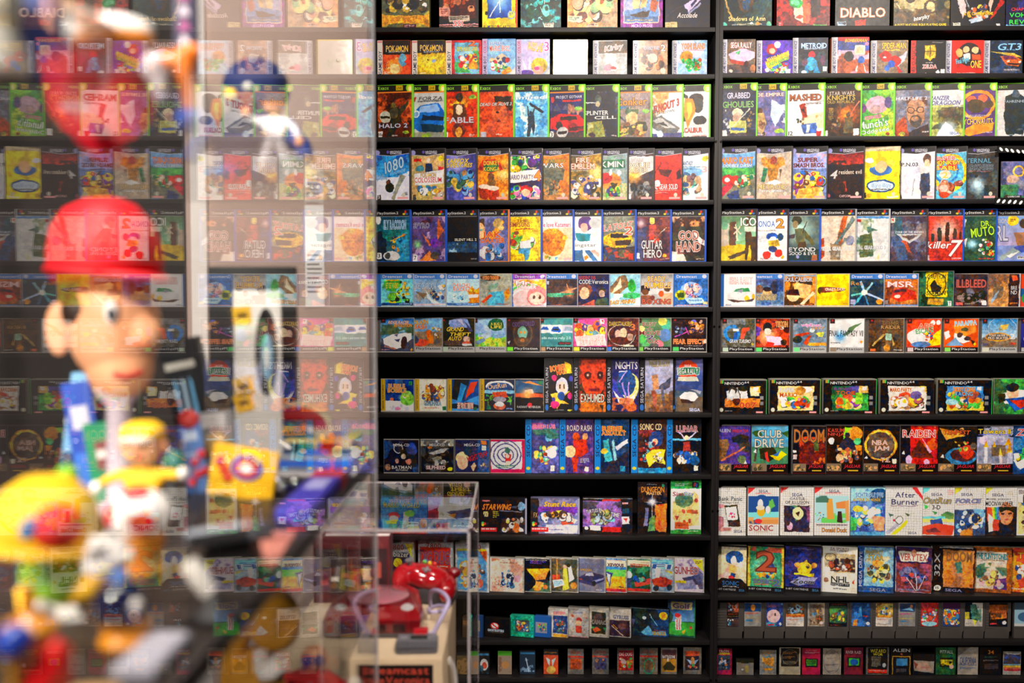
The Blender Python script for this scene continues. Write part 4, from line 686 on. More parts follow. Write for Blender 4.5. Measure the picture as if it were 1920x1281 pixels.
  (708, 777, 'clear edged disc case with a white open racing car', 'f 58a;g2 0 40 36a 8bc;n 453 .4 6 10 20 90 30;r 9 60 91 40 445;p eee 14,62 40,48 66,44 94,44 94,60 70,84 50,92 16,76;p 558 44,50 56,46 52,56;e 72 72 9 18 322;p 335 46,64 60,60 56,70;p b76 20,80 50,90 48,94 20,86;T 30 8 56 9 fdb/c53~ RIDGE RACER;T 46 17 48 9 fb3/c33~ REVOLUTION;p e93 88,92 92,86 96,92 92,98;z 12 92 22 4 e99;$Z'),
  (766, 830, 'clear edged disc case with an orange character leaping', 'f 7ad;r 9 40 91 46 876;n 654 .4 6 9 30 91 50;e 64 44 9 10 e62;p e62 58,52 74,52 76,74 60,74;e 40 72 22 11 e53;e 24 64 10 11 445;s 60 20 36 40 14 dcb 864 ca4;T 20 6 40 13 fb2/842@6 CRASH;T 24 20 32 12 d43/fb3 BASH;$R.x'),
  (822, 891, 'clear edged disc case with slanted yellow block lettering', 'f 221;p 89c 30,6 60,0 80,4 92,40 80,30 60,28 30,34;p cce 50,4 64,4 70,26;p 446 70,10 94,36 86,44;n 544 .3 6 9 50 91 30;e 78 62 9 9 ca9;e 78 72 11 5 b54;T 24 26 46 13 fd2/532~ GRAND;T 32 42 56 11 fd2/532~ THEFT;T 28 54 36 12 fd2/532~ AUTO;r 66 74 26 7 ccc;$R.aba'),
  (880, 950, 'clear edged disc case with a leafy green insect scene', 'f 9be;r 9 56 91 28 bc4;n 4a4 .35 6 9 46 91 38;e 50 30 10 9 bcd;p bcd 30,50 56,36 60,54 40,62;p 79b 60,52 96,46 94,56 70,60;p 79b 14,72 40,58 44,66 22,80;e 72 20 21 18 253;T 58 13 30 8 fd3 A BUG S;T 58 22 30 8 fd3 LIFE;$R.x'),
  (943, 1014, 'clear edged black disc case with a pale alien face', 'f 322;q 52 50 26 543;e 52 44 13 20 7a9;e 47 42 3 4 e84;e 58 42 3 4 e84;e 52 66 14 10 543;e 52 66 6 5 b74;o 52 46 26 40 5 543;T 24 10 60 14 648/322@4 ODDWORLD;p ccc 12,70 20,66 16,80;$K.7d3'),
  (1005, 1075, 'clear edged teal disc case with three rally car photos', 'f 488;r 9 20 30 24 ddd;r 38 20 32 26 eee;r 70 20 30 24 ccd;p 25a 14,34 20,26 32,26 36,36;p 25a 42,40 46,26 60,26 66,38 62,42;p 9ab 74,38 80,26 94,26 98,38;p 222 46,32 60,32 60,36 46,36;T 12 54 82 11 cee colin mcrae rally 2.0;r 60 70 34 8 322;z 63 72 28 4 c55;$K.a86'),
  (1069, 1139, 'clear edged hot pink disc case with cartoon crowd', 'f d59;s 10 4 86 56 40 fd4 ec9 7ab 648 eb7 e63;p fdd 12,54 94,46 98,80 20,82;T 18 54 72 12 fff/e63 BISHI BASHI;T 30 67 62 12 fff/e63 SPECIAL;r 80 3 12 14 eee;p c33 82,6 90,5 88,14;$K.cc4'),
  (1130, 1199, 'clear edged brown disc case with ghoulish faces', 'f 422;o 54 50 36 32 2 ccb;n 633 .3 8;e 44 48 8 14 ca9;e 58 44 10 16 cb9;e 76 56 8 12 b98;e 48 64 22 8 521;T 20 10 60 13 db4/532 DARKSTALKERS;T 76 16 14 20 e73/532 3;r 58 78 28 6 ccb;r 10 80 14 3 c33;$K.47c'),
  (1189, 1259, 'clear edged disc case with pastel balls', 'f 575;e 20 60 15 15 5a5;e 34 80 12 10 6a6;e 86 20 14 15 5a8;e 84 50 16 18 68b;e 66 76 14 11 d78;e 54 82 12 10 555;e 76 10 12 12 cc6;e 20 34 10 12 dc8;T 24 12 36 11 822/dcb BUST;T 34 26 18 9 822/dcb -A-;T 16 37 56 13 822/dcb MOVE;T 34 50 22 12 437/dcb 2;T 40 62 28 12 822/dcb DX;$K.7b5'),
  (1250, 1326, 'clear edged black disc case with neon street dancers', 'f 211;n 322 .4 8;l 14 56 50 40 3 c5a;l 44 26 52 48 3 c5a;e 66 12 8 8 66b;s 50 6 46 40 18 b74 e83 435 ca9;s 14 20 30 26 8 557 9ab;T 12 62 82 14 e52/fb6 FEAR EFFECT;e 94 68 6 7 fcb;z 40 80 50 3 ccc;$K.5b6'),
  (1347, 1417, 'clear edged grey disc case with a two colour initial', 'f 777;n 443 .3 6;n aaa .3 5;o 36 44 22 26 9 37b;r 38 30 18 8 ddd;p 25a 42,42 52,42 48,60 40,60;p d53 66,26 84,26 82,36 76,36 70,60 58,60 62,36;T 30 61 58 11 eee/433~ GRAN TURISMO;p fc2 88,74 92,70 96,74 92,80;$K.bcb'),
  (1412, 1482, 'clear edged fiery disc case with a white clad fighter', 'f 311;n c42 .45 6;q 40 50 30 fa7;e 40 26 12 14 222;e 42 38 9 10 fdc;p fce 36,50 76,54 92,76 40,80;p 64a 8,20 24,30 18,50 10,50;p c32 40,68 60,72 56,82 36,80;e 84 70 8 9 321;T 62 8 32 16 c42/fd7 TEKKEN;T 74 22 10 10 edc/432 3;$K.6c7'),
  (1479, 1551, 'clear edged slate disc case with red and yellow hovercraft', 'f 789;n 678 .4 8;p c42 9,48 50,40 56,44 24,56;p c42 36,72 52,48 58,50 46,78;p dd5 70,42 92,40 88,54 76,52;e 60 34 8 6 cdd;e 20 62 12 11 332;r 50 70 50 9 e93;T 30 14 54 12 d3a/fff wipEout;T 58 24 34 8 e94~ 2097;$R.7c8'),
  (1545, 1622, 'clear edged white disc case with a teal blade mark', 'f ddd;p 575 40,56 60,26 92,12 70,34 56,46;q 36 52 18 6ad;T 8 34 88 18 322 FINAL FANTASY VII;p e93 88,68 92,63 96,68 92,73;z 10 70 26 3 555;$R.876'),
  (1622, 1696, 'clear edged brown disc case with an archer on stone', 'f 321;g2 0 70 643 432;n 543 .3 7;e 58 32 6 8 653;p 9ba 50,44 68,44 66,64 52,64;p b95 44,46 52,46 22,80 16,80;p b95 66,50 76,78 70,80;p 654 52,64 66,64 64,90 54,90;e 56 86 8 10 c83;T 40 6 46 16 863/321 TOMB;T 40 20 50 10 c95/321 RAIDER;z 74 90 22 5 ccc;r 12 88 14 7 d63;$Z'),
  (1693, 1766, 'clear edged disc case with red yellow burst and netting', 'f d42;p fc2 9,60 50,40 40,70;p fc2 60,60 98,30 98,76 70,80;e 40 54 30 24 ddd;n c54 .4 4 14 36 54 38;e 46 76 26 8 57a;s 50 36 40 34 14 e64 fc3 36a c33;T 38 14 40 18 d53/fdb APE;T 32 28 46 14 4a6/cdb@8 ESCAPE;e 76 12 6 7 eee;e 90 12 6 7 eee;$K.cbb'),
  (1763, 1836, 'clear edged disc case with an orange beanie drawing', 'f d52;p e83 34,20 90,8 92,40 66,52 36,42;p eee 34,42 66,52 76,66 60,74 36,60;e 50 48 8 7 433;e 70 58 8 6 433;e 62 32 9 6 553;p eee 9,40 20,34 26,54 14,62;p 322 76,60 90,66 88,80;p 79b 12,80 40,56 60,80;T 36 6 58 14 6bd/fff@4 PARAPPA;p fc2 86,74 90,68 94,74 90,80;$K.8c6'),
  (1834, 1909, 'clear edged disc case with a skater against sky', 'f 9be;g2 0 56 37a bcd;r 9 56 91 30 765;n 876 .3 7 9 56 91 28;p ca5 56,20 76,16 72,32 58,34;p 886 50,24 60,34 52,36;o 60 30 36 36 1.5 ccd;e 50 54 32 13 e93;e 50 54 29 10 555;T 26 46 48 7 fdb TONY HAWK S;T 24 54 52 7 fdb PRO SKATER;T 80 44 14 16 eee 2;r 12 72 12 8 557;e 88 74 7 4 a43;$R.ccb'),
  (1907, 1982, 'clear edged navy disc case', 'f 226;n 338 .4 7;e 24 60 8 9 ca4;$K.aaa'),
 ]),
 ({'n': 8, 'y0': 710, 'y1': 772, 't': 'C', 'th': 0.0105, 'name': 'jewel_case', 'cat': 'case', 'edge': '998', 'gloss': 1, 'grp': 'disc cases and cartons on the eighth shelf'}, [
  (713, 777, 'gold spined disc case with a green bubble creature', 'f 137;n 36a .3 8;r 13 70 87 30 ccd;n fff .5 6 13 66 87 30;e 78 60 22 20 7b4;e 70 52 6 7 eee;e 78 46 16 10 9c5;e 32 62 6 5 c64;e 50 90 8 5 e8a;T 22 14 50 14 e85/fd4 BUBBLE;T 20 28 56 13 e85/fd4 BOBBLE;r 84 6 10 12 385;$J'),
  (776, 838, 'gold spined white disc case with an orange crowd tree', 'f ddc;s 18 14 76 60 60 e93 c73 fc6 843 458 edb;l 56 40 52 68 8 445;T 28 66 54 15 8bd/136 GUNDHARA;z 30 86 46 4 c76;r 86 82 11 12 264;$J'),
  (836, 899, 'gold spined disc case with blue and red flame strokes', 'f 148;p 222 20,0 70,0 50,60 30,90 13,60;p 38c 40,10 60,20 40,80 30,70;p e42 72,10 96,6 80,40 60,56 54,66 64,30;p 48c 13,60 50,70 98,50 98,98 13,98;p 123 13,76 60,70 98,80 98,90 13,90;T 30 72 52 18 edc/d42 蒼穹紅蓮隊;r 82 86 10 9 264;$J'),
  (899, 966, 'gold spined disc case with a beach buggy and palms', 'f 223;e 56 24 40 20 eee;e 56 30 38 20 247;r 13 34 87 10 8bd;p b42 36,40 74,38 82,56 32,56;e 56 62 20 9 99a;e 56 82 17 12 c64;e 56 76 13 8 ddd;l 24 60 24 84 4 574;l 88 60 88 80 4 574;s 14 46 26 22 10 4a4 6a3;s 76 48 22 22 10 4a4 6a3;T 22 12 54 16 fc8/26a@8 OutRun;r 20 82 10 12 264;z 76 88 18 6 8ad;$J'),
  (958, 1020, 'dark disc case with an eye above an orange horizon', 'f 211;p 357 13,4 98,4 98,40 13,46;p d84 30,10 60,6 98,20 70,16;p cde 40,34 66,30 70,46 44,50;r 13 44 87 12 c53;q 50 48 24 fa6;r 13 58 87 42 191414;e 56 80 8 7 c33;T 18 82 72 7 ccc RADIANT SILVERGUN;r 84 4 11 11 264;r 0 98 100 2 888;r 98 0 2 100 666'),
  (1017, 1074, 'tall black disc box with a cube headed toy figure', 'f 171415;p eb4 20,66 90,60 60,76 86,86 56,84 46,96 40,84 20,92 34,76;p fc3 70,6 92,12 96,28 70,30;e 62 52 22 16 ccd;e 62 53 16 11 ecb;l 56 48 56 56 4 321;l 70 48 70 56 4 321;e 60 70 13 8 359;e 36 36 9 6 c37;e 38 86 14 7 c37;e 90 70 8 7 c37;e 94 38 7 5 449;e 34 76 6 4 449;T 20 12 56 11 e52/fc5@10 BOMBER;T 44 22 34 8 e52/fc5@10 MAN;e 90 96 8 2 cb3;z 36 96 34 2 999;$L', {'y0': 671, 'W': 57, 'name': 'game_box', 'cat': 'box', 'th': 0.03}),
  (1073, 1136, 'tall disc box with a red decayed skull face', 'f 321;e 62 40 34 34 c42;p c42 24,0 96,0 96,40 26,40;n a31 .3 7;e 46 32 10 7 311;e 82 32 10 7 311;e 46 32 3 2 ca9;e 82 32 3 2 ca9;p 411 60,42 70,42 68,48;r 46 56 34 5 822;n 211 .25 6;r 24 80 76 20 b62;T 24 66 72 16 ddc/521 EXHUMED;p 321 80,86 92,86 92,98;$L', {'y0': 671, 'W': 63, 'name': 'game_box', 'cat': 'box', 'th': 0.03}),
  (1135, 1198, 'tall disc box with a jester outline on a crescent moon', 'f 225;n 449 .35 7 20 22 80 50;e 72 52 28 26 dd8;e 62 46 28 24 247;p eed 22,58 40,72 70,76 94,60 80,84 40,84;l 40 26 66 24 4 ccf;l 62 26 40 44 4 b9e;l 50 46 66 88 5 a8d;l 68 44 70 84 4 c9e;n c63 .4 5 20 74 80 24;T 30 6 66 14 ddd/427 NiGHTS;$L', {'y0': 671, 'W': 63, 'name': 'game_box', 'cat': 'box', 'th': 0.03}),
  (1196, 1262, 'tall disc box with a rider on a winged grey beast', 'f 99a;g2 0 60 aab 99b;r 20 66 80 34 864;p 445 50,56 96,34 90,54 70,60;p 556 62,50 70,50 78,90 70,92;p b86 38,34 54,30 58,56 42,60;p 954 36,60 50,60 54,98 44,98;n 643 .3 6 20 60 80 40;T 30 2 60 13 ba6/654 PANZER DRAGOON;$L', {'y0': 671, 'W': 66, 'name': 'game_box', 'cat': 'box', 'th': 0.03}),
  (1260, 1318, 'tall disc box with a white rally car and round badge', 'f 456;g2 0 60 669 347;e 50 23 32 19 d42;r 14 17 74 14 eee;r 16 18 70 12 264;r 14 72 86 28 654;p ddd 22,70 40,62 76,64 86,72 70,80 30,80;p 322 26,76 70,80 66,84 30,84;p 99a 56,58 96,60 92,66;p ccb 18,34 80,34 88,42 14,42;T 38 12 24 5 eee SEGA;T 18 19 66 10 eee/153 SEGA RALLY;T 56 93 36 6 eef/25a SEGA;r 0 0 9 100 191618;e 4 92 3 4 36a', {'y0': 671, 'W': 59, 'name': 'game_box', 'cat': 'box', 'th': 0.03}),
  (1346, 1438, 'wide black carton with two monochrome faces and flames', 'f 141112;p ccc 16,34 40,22 44,56 18,62;e 30 32 9 12 333;e 30 38 6 10 ddd;p ddd 42,24 60,22 60,60 46,58;e 52 26 10 8 221;r 66 20 18 28 eda;p e93 66,20 86,20 86,40;n e83 .5 5 14 54 72 26;e 38 64 8 10 422;T 44 66 34 16 c32/e83 007;r 72 22 10 10 eee;$N.3b5', {'y0': 711, 'y1': 776, 'th': 0.032, 'name': 'game_box', 'cat': 'box'}),
  (1444, 1539, 'wide black carton with a cream paper cut picture', 'f 141112;r 16 20 70 70 e8c98a;e 70 30 13 9 eee;e 28 52 12 10 eee;e 46 52 10 9 eee;e 60 34 10 13 c83;s 18 48 64 38 40 c42 eee 4a4 fc3 e9a 36a;T 20 25 28 12 eee/bbb PAPER;T 20 39 34 12 c42/fc4 MARIO;$N.7a5', {'y0': 710, 'y1': 776, 'th': 0.032, 'name': 'game_box', 'cat': 'box'}),
  (1545, 1644, 'wide black carton with a jungle picture and orange sash', 'f 141112;r 16 20 68 70 253;e 60 34 18 14 448;n 4a4 .4 5 16 44 68 44;s 18 50 62 36 30 db3 c52 6a4 84a dc9;e 46 50 10 6 c53;p 7b3 60,40 72,36 74,70 62,72;r 66 20 18 20 eb6;r 72 22 9 10 ddd;T 20 24 34 10 849/223 BANJO;T 24 34 36 11 e62/422 TOOIE;$N.3b5', {'y0': 710, 'y1': 776, 'th': 0.032, 'name': 'game_box', 'cat': 'box'}),
  (1652, 1752, 'wide black carton with a white party picture', 'f 141112;r 15 20 70 70 d8d3cc;e 46 50 12 13 c42;e 48 58 10 10 fca;p 247 46,68 58,66 58,84 46,84;s 17 44 64 42 40 c83 fc3 b86 eee 955;e 66 46 10 12 658;T 18 25 40 11 c33/fb3 MARIO PARTY;p eb5 70,20 85,20 85,40;r 74 23 8 8 ddd;$N.322', {'y0': 710, 'y1': 776, 'th': 0.032, 'name': 'game_box', 'cat': 'box'}),
  (1760, 1861, 'wide black carton with a bright blue racing picture', 'f 141112;r 16 20 68 70 48c;r 16 64 68 26 db4;s 18 30 64 56 44 c52 fc3 4a4 247 e83 dcb;e 26 66 12 9 9cd;e 64 44 11 12 843;T 28 23 40 13 e52/fd3 DIDDY KONG;T 32 36 32 12 8ce/247 RACING;r 72 22 9 10 ddd;$N.3b5', {'y0': 711, 'y1': 777, 'th': 0.032, 'name': 'game_box', 'cat': 'box'}),
  (1866, 1962, 'wide green carton with a plain red and blue crest', 'f 353;n 4a4 .4 7;p eee 10,44 40,30 80,34 98,60 60,70 20,70;e 36 36 12 20 eb9;e 36 24 13 12 222;p 25a 20,56 66,50 84,80 40,90;p c32 30,60 70,58 52,84;p 221 8,44 22,40 22,62 10,70', {'y0': 711, 'y1': 777, 'th': 0.032, 'name': 'game_box', 'cat': 'box'}),
 ]),
 ({'n': 9, 'y0': 822, 'y1': 886, 't': 'C', 'th': 0.0105, 'name': 'jewel_case', 'cat': 'case', 'edge': '888', 'gloss': 1, 'grp': 'disc cases and cartons on the ninth shelf'}, [
  (719, 786, 'disc case with dark faces and a round moon emblem', 'f 112;n 247 .35 6;e 78 30 16 20 348;e 40 28 14 14 bbb;e 40 28 11 11 223;e 56 44 12 15 221;e 56 50 7 9 ba9;e 36 60 9 11 222;e 37 64 6 8 b87;p 222 70,40 94,50 94,80 66,80;e 70 66 8 9 b76;T 22 78 56 10 ddd BATMAN;T 34 89 34 5 ccc RETURNS;e 11 82 8 9 976;$M'),
  (788, 852, 'disc case with grey spaceships on black', 'f 151314;r 0 0 100 20 998;p ddd 10,18 20,4 80,4 88,18;n 444 .3 6;p aaa 24,42 60,28 86,26 70,38 40,46;p 887 34,56 60,48 64,60 40,66;s 40 56 44 22 16 999 ccb 555;e 28 24 7 4 c73;T 16 78 58 11 ecc/a88 SILPHEED;e 88 88 8 6 dc2;$M'),
  (853, 918, 'disc case with a blonde figure screaming on dark blue', 'f 224;n 335 .3 7;r 64 0 36 100 247;e 20 56 18 20 ec9;e 20 70 16 20 eb9;e 36 34 13 13 234;p db9 44,80 54,68 60,76 52,96;e 82 74 17 17 458;s 70 66 26 18 9 ca8 345;T 34 42 62 16 d23/412@18 NIGHT TRAP;r 74 3 18 12 e63;r 76 18 14 14 ddc;$M'),
  (919, 984, 'disc case with a dancer on a spiral maze and pink border', 'f c25;r 2 6 90 82 dde;o 44 46 12 12 3 447;o 44 46 24 22 3 447;o 44 46 36 34 3 447;o 44 46 46 44 3 447;e 50 32 7 9 465;p b33 42,44 60,44 58,66 44,66;e 50 50 6 6 ecb;p ecb 46,64 56,64 60,84 40,84;z 18 76 56 10 264;T 40 6 14 5 447 SEGA'),
  (985, 1048, 'tall blue spined disc box with a bright knight and dragon', 'f 447;n 66a .3 8;e 70 34 12 7 7bd;n 365 .4 6 20 18 80 18;n a59 .3 6 18 8 70 12;s 24 48 70 36 26 eb5 c42 eee 5a8 fd6;e 78 62 14 10 dde;T 22 10 68 7 d45/fbc DRAGON S LAIR;r 74 86 14 9 ddc;$C', {'y0': 784, 'W': 63, 'name': 'game_box', 'cat': 'box', 'th': 0.03}),
  (1049, 1113, 'tall blue spined disc box with a red armoured brawler', 'f 436;n 648 .3 8;e 48 32 10 7 a42;p b32 40,40 76,34 84,60 60,70 40,66;e 30 60 16 11 fc9;p a32 36,70 54,68 52,96 40,98;e 74 32 8 6 d96;z 60 72 28 10 ccc;r 74 88 12 8 ddc;T 22 11 72 11 dcc/444 ROAD RASH;$C', {'y0': 784, 'W': 64, 'name': 'game_box', 'cat': 'box', 'th': 0.03}),
  (1115, 1180, 'tall blue spined disc box with starfighters over towers', 'f 135;n 346 .35 8;p 4ab 24,40 40,36 50,76 30,80;p 8bc 50,40 56,38 66,78 56,80;p ccd 60,50 96,36 96,44 64,58;e 28 60 10 5 eb4;p 223 18,80 60,76 98,56 98,98 18,98;T 22 13 64 9 d52/fc4 REBEL;T 20 22 70 8 d52/fc4 ASSAULT;r 72 86 15 10 38a;$C', {'y0': 784, 'W': 65, 'name': 'game_box', 'cat': 'box', 'th': 0.03}),
  (1184, 1250, 'tall blue spined disc box with a yellow blast', 'f 322;n 833 .4 7 18 20 60 40;e 70 36 20 14 347;e 68 42 8 6 eb9;s 24 36 46 44 26 335 c43 5ab 8ab;p fd4 40,66 60,56 96,56 90,70 98,84 70,80 50,88;s 56 60 32 22 16 eee 433 ca5;r 18 90 80 10 38b;T 24 8 62 12 fd8/236 SONIC CD;T 46 92 22 5 236 SEGA;$C', {'y0': 784, 'W': 66, 'name': 'game_box', 'cat': 'box', 'th': 0.03}),
  (1250, 1315, 'tall blue spined disc box with a red robed caster', 'f 151316;r 18 36 80 4 6ad;l 36 24 56 38 5 cbd;l 84 24 60 38 5 cbd;e 58 34 6 5 eca;p 833 48,42 66,42 70,62 46,62;s 20 58 74 26 26 edc ca7 25a 433;e 80 76 14 10 258;T 28 12 62 11 a34/dcc LUNAR;l 30 24 86 22 2 d9b;r 78 86 14 9 ddc;$C', {'y0': 784, 'W': 65, 'name': 'game_box', 'cat': 'box', 'th': 0.03}),
  (1344, 1407, 'carton with two creatures fighting on violet', 'f 437;n 649 .4 8;p 222 40,24 70,18 96,22 90,44 60,36 44,34;p 333 60,36 98,34 98,56 70,52;p 753 2,28 30,28 34,40 24,70 2,72;l 10 72 84 44 5 b64;e 74 70 14 9 564;p ddc 86,70 92,80 80,80;T 2 7 36 7 bbc ALIEN;T 46 8 48 6 d35/412 PREDATOR;$Q', {'y0': 797, 'y1': 889, 'th': 0.026, 'name': 'game_box', 'cat': 'box'}),
  (1410, 1478, 'carton with a yellow car wreck and stone lettering', 'f 59b;r 0 44 100 36 475;p 433 14,34 18,36 12,74 6,74;p 352 0,14 20,10 30,20 10,24;p 352 80,14 100,12 98,26;p 221 20,48 60,44 74,60 50,74 24,68;p e9c21c 50,62 80,52 98,58 74,72;p 36a 56,60 80,52 70,62;p b32 36,56 44,54 50,76 40,74;T 16 9 66 16 ddc/344 CLUB;T 8 27 80 18 ddc/344 DRIVE;p ddd 6,54 12,48 14,58;$Q', {'y0': 797, 'y1': 889, 'th': 0.026, 'name': 'game_box', 'cat': 'box'}),
  (1487, 1548, 'black edged carton with blazing hellish mob', 'f 171012;r 20 22 78 58 b42;n e73 .35 6 20 24 78 56;n 411 .35 6 20 30 78 50;p 453 62,30 78,28 80,52 64,50;T 4 6 92 28 c72/334 DOOM;r 2 50 10 6 ddd;r 2 60 12 9 cbb;$Q', {'y0': 798, 'y1': 889, 'th': 0.026, 'name': 'game_box', 'cat': 'box'}),
  (1550, 1618, 'carton with a hooded silhouette and lime light', 'f 210;p 8c2 50,4 66,4 70,70 40,70;e 78 16 20 14 d83;n e83 .35 6 30 40 66 40;p 223 40,34 56,22 74,30 82,50 30,50;e 58 20 7 6 223;s 24 44 66 34 24 445 c64 843 eb8;e 84 32 10 7 5b7;e 14 32 8 7 ddd;T 4 6 46 8 d43 KASUMI;T 4 15 46 8 d43 NINJA;$Q', {'y0': 798, 'y1': 890, 'th': 0.026, 'name': 'game_box', 'cat': 'box'}),
  (1620, 1686, 'black carton with a ring of fire around a ball', 'f 151112;e 48 40 46 32 e83;e 48 40 43 30 fb4;e 48 41 38 27 433;n 654 .3 6 14 18 70 46;T 24 30 44 10 dcc/e83 NBA;T 30 42 42 12 dcc/e83 JAM;T 50 66 26 9 ddd/c64 T.E.;p ddd 2,68 8,62 12,68;r 82 68 12 10 ccb;$Q', {'y0': 798, 'y1': 890, 'th': 0.026, 'name': 'game_box', 'cat': 'box'}),
  (1689, 1759, 'carton with a red volcano and white lettering', 'f 1a1214;r 26 0 72 80 b22;n e62 .35 7 26 0 72 50;p 521 20,66 50,30 90,66;p 422 30,64 48,34 60,66;p eac 56,24 84,54 76,56;e 24 70 8 10 cad;e 70 74 7 6 dac;T 6 9 86 15 d32/fff RAIDEN;p ddd 4,58 10,52 14,60;$Q', {'y0': 798, 'y1': 890, 'th': 0.026, 'name': 'game_box', 'cat': 'box'}),
  (1760, 1832, 'dark carton with an orange comet and grid tunnel', 'f 1c1713;p c83 4,4 40,10 70,20 20,30;n e95 .3 6 4 4 60 26;e 60 62 40 18 37a;e 64 60 32 13 422;e 74 54 17 14 b32;e 90 42 10 7 654;s 40 30 40 24 12 5a4 ca4 c43;T 14 9 68 9 e62/511~ TEMPEST;p ddd 8,66 14,58 18,66;$Q', {'y0': 799, 'y1': 890, 'th': 0.026, 'name': 'game_box', 'cat': 'box'}),
  (1832, 1900, 'carton with golden castle spires under lilac sky', 'f 99b;r 0 0 100 22 151215;n bbc .4 7;e 20 30 12 9 cbd;r 4 44 92 34 889;p 654 40,40 80,40 80,62 40,62;p e92 20,44 26,30 32,44;p e92 44,44 48,32 54,44;p e92 76,40 86,24 96,40;p e92 80,56 90,36 98,56;p eb4 60,62 66,44 72,62;r 22 44 8 34 ccd;r 62 60 8 18 dcc;r 84 54 12 24 bbc;T 4 6 88 10 fd2/333 Towers II;z 6 17 86 3 66b;$Q', {'y0': 799, 'y1': 890, 'th': 0.026, 'name': 'game_box', 'cat': 'box'}),
  (1901, 1968, 'carton with deep blue sky and red slanted lettering', 'f 247;n 48b .3 7;p dc3 30,34 60,30 56,44;p ddd 0,70 30,60 60,76 20,90;s 0 40 90 40 18 c43 db3 4a5 eee;T 10 6 86 14 d34/eee~ ZOOL;r 2 56 14 12 ddd', {'y0': 799, 'y1': 890, 'th': 0.026, 'name': 'game_box', 'cat': 'box'}),
 ]),
 ({'n': 10, 'y0': 932, 'y1': 999, 't': 'C', 'th': 0.03, 'name': 'game_box', 'cat': 'box', 'grp': 'cartons on the tenth shelf'}, [
  (713, 801, 'wide blue carton with a white horned ride on toy', 'f 36a;n 48b .3 8;e 28 50 12 10 c33;e 28 58 9 9 fcb;p eee 48,40 62,40 60,80 46,84;e 62 44 12 9 7b5;p eb3 10,66 36,60 34,72 14,74;r 58 66 24 22 edc;r 59 78 22 10 cb3;e 92 70 8 12 b73;z 60 69 20 6 333;r 0 90 100 10 822;T 6 14 78 14 fd4/4a4 MARIO WORLD', {'y0': 930}),
  (802, 890, 'wide red and white carton with grey racing craft', 'f 823;r 22 0 78 60 ccb;p d9c 0,0 34,0 20,30 0,40;p 446 40,40 90,30 98,50 60,60;p c83 42,48 60,44 56,58;n 887 .3 6 22 0 78 50;r 0 60 100 40 247;r 4 66 12 12 222;r 18 70 30 20 a32;z 54 76 40 8 dde', {'y0': 930}),
  (900, 988, 'wide black carton with slanted orange lettering', 'f 141011;e 88 22 8 12 68a;l 40 34 90 38 2 667;p 445 50,24 80,20 76,28;r 44 56 52 40 322;s 46 50 50 46 24 eee c63 fb6 999 433;e 88 88 5 6 ddc;T 6 16 60 16 fa2/c32~ STARWING;r 8 38 9 14 ca7;T 9 40 7 10 322 FX;z 26 36 14 20 a93;r 4 6 16 4 c66;$S'),
  (995, 1087, 'wide carton with cartoon racing cars and yellow lettering', 'f 668;r 0 0 16 100 1b1718;r 16 24 80 24 638;n 99b .3 7 16 40 80 30;r 30 74 66 24 bbd;p eb3 50,36 64,34 64,50 54,52;p c43 60,54 84,50 90,70 64,76;p ddd 78,50 96,60 90,72;p 247 18,40 32,36 34,60 20,64;p 88a 40,60 64,56 62,74 46,76;s 20 34 70 40 16 222 eee 433 c83;T 28 9 64 14 fd2/c73~ Stunt Race;T 6 40 8 14 ca7 FX;z 34 86 34 4 668;e 88 88 6 8 dcb;$S'),
  (1093, 1186, 'wide black carton with a purple surfing picture', 'f 171315;r 0 8 78 72 536;n 86a .35 6 0 8 78 72;n 333 .25 5 0 10 78 70;p 6bd 36,30 62,56 64,66 46,62;s 10 30 50 44 18 785 543 a96 9ab;T 6 30 32 10 eee/426@10 TURTLES IN;T 56 40 18 12 eee/426@-8 TIME;r 40 3 36 5 c33;r 78 50 16 22 eee;p c33 82,56 90,54 88,66;r 40 80 36 14 a22;r 80 28 12 14 245;r 80 12 12 5 e99;e 6 84 4 5 ddc;r 14 76 22 14 ddd;r 0 0 100 2 777'),
  (1196, 1251, 'tall black carton with a fire dragon and starlight', 'f 151112;n 322 .3 8;p c42 60,44 96,40 98,94 62,94;n e73 .4 5 58 40 40 56;q 48 38 16 eef;l 20 38 80 38 1.5 cce;l 48 22 48 70 1.5 cce;p 668 26,50 36,50 34,84 20,86;p 574 40,70 56,62 60,94 34,96;T 12 8 78 11 e93/631 DUNGEON;T 30 18 50 6 fc7/843 MASTER;e 86 6 5 3 4a7;z 30 4 36 2 ccc', {'y0': 905, 'y1': 1002}),
  (1258, 1315, 'tall green and white carton with a tan control panel', 'f 384;r 0 16 100 76 e0d8cc;p dcb87a 8,40 76,22 90,30 94,84 20,86 6,70;e 44 38 30 13 575;n 465 .4 5 18 28 54 20;e 84 38 6 4 a43;r 10 56 30 5 ca6;r 52 56 36 6 a53;e 42 58 5 4 a43;p a43 12,66 28,68 22,76;e 62 76 5 4 a43;e 46 76 4 3 a43;r 12 78 46 13 e53;z 16 81 36 6 631;T 6 22 36 8 a34 Sim;T 42 22 34 9 36b/fff City;r 70 5 22 9 222;e 78 9 4 3 c43;e 84 10 4 3 46b;z 14 7 44 5 cdc;z 56 94 36 3 cdc', {'y0': 902, 'y1': 1004}),
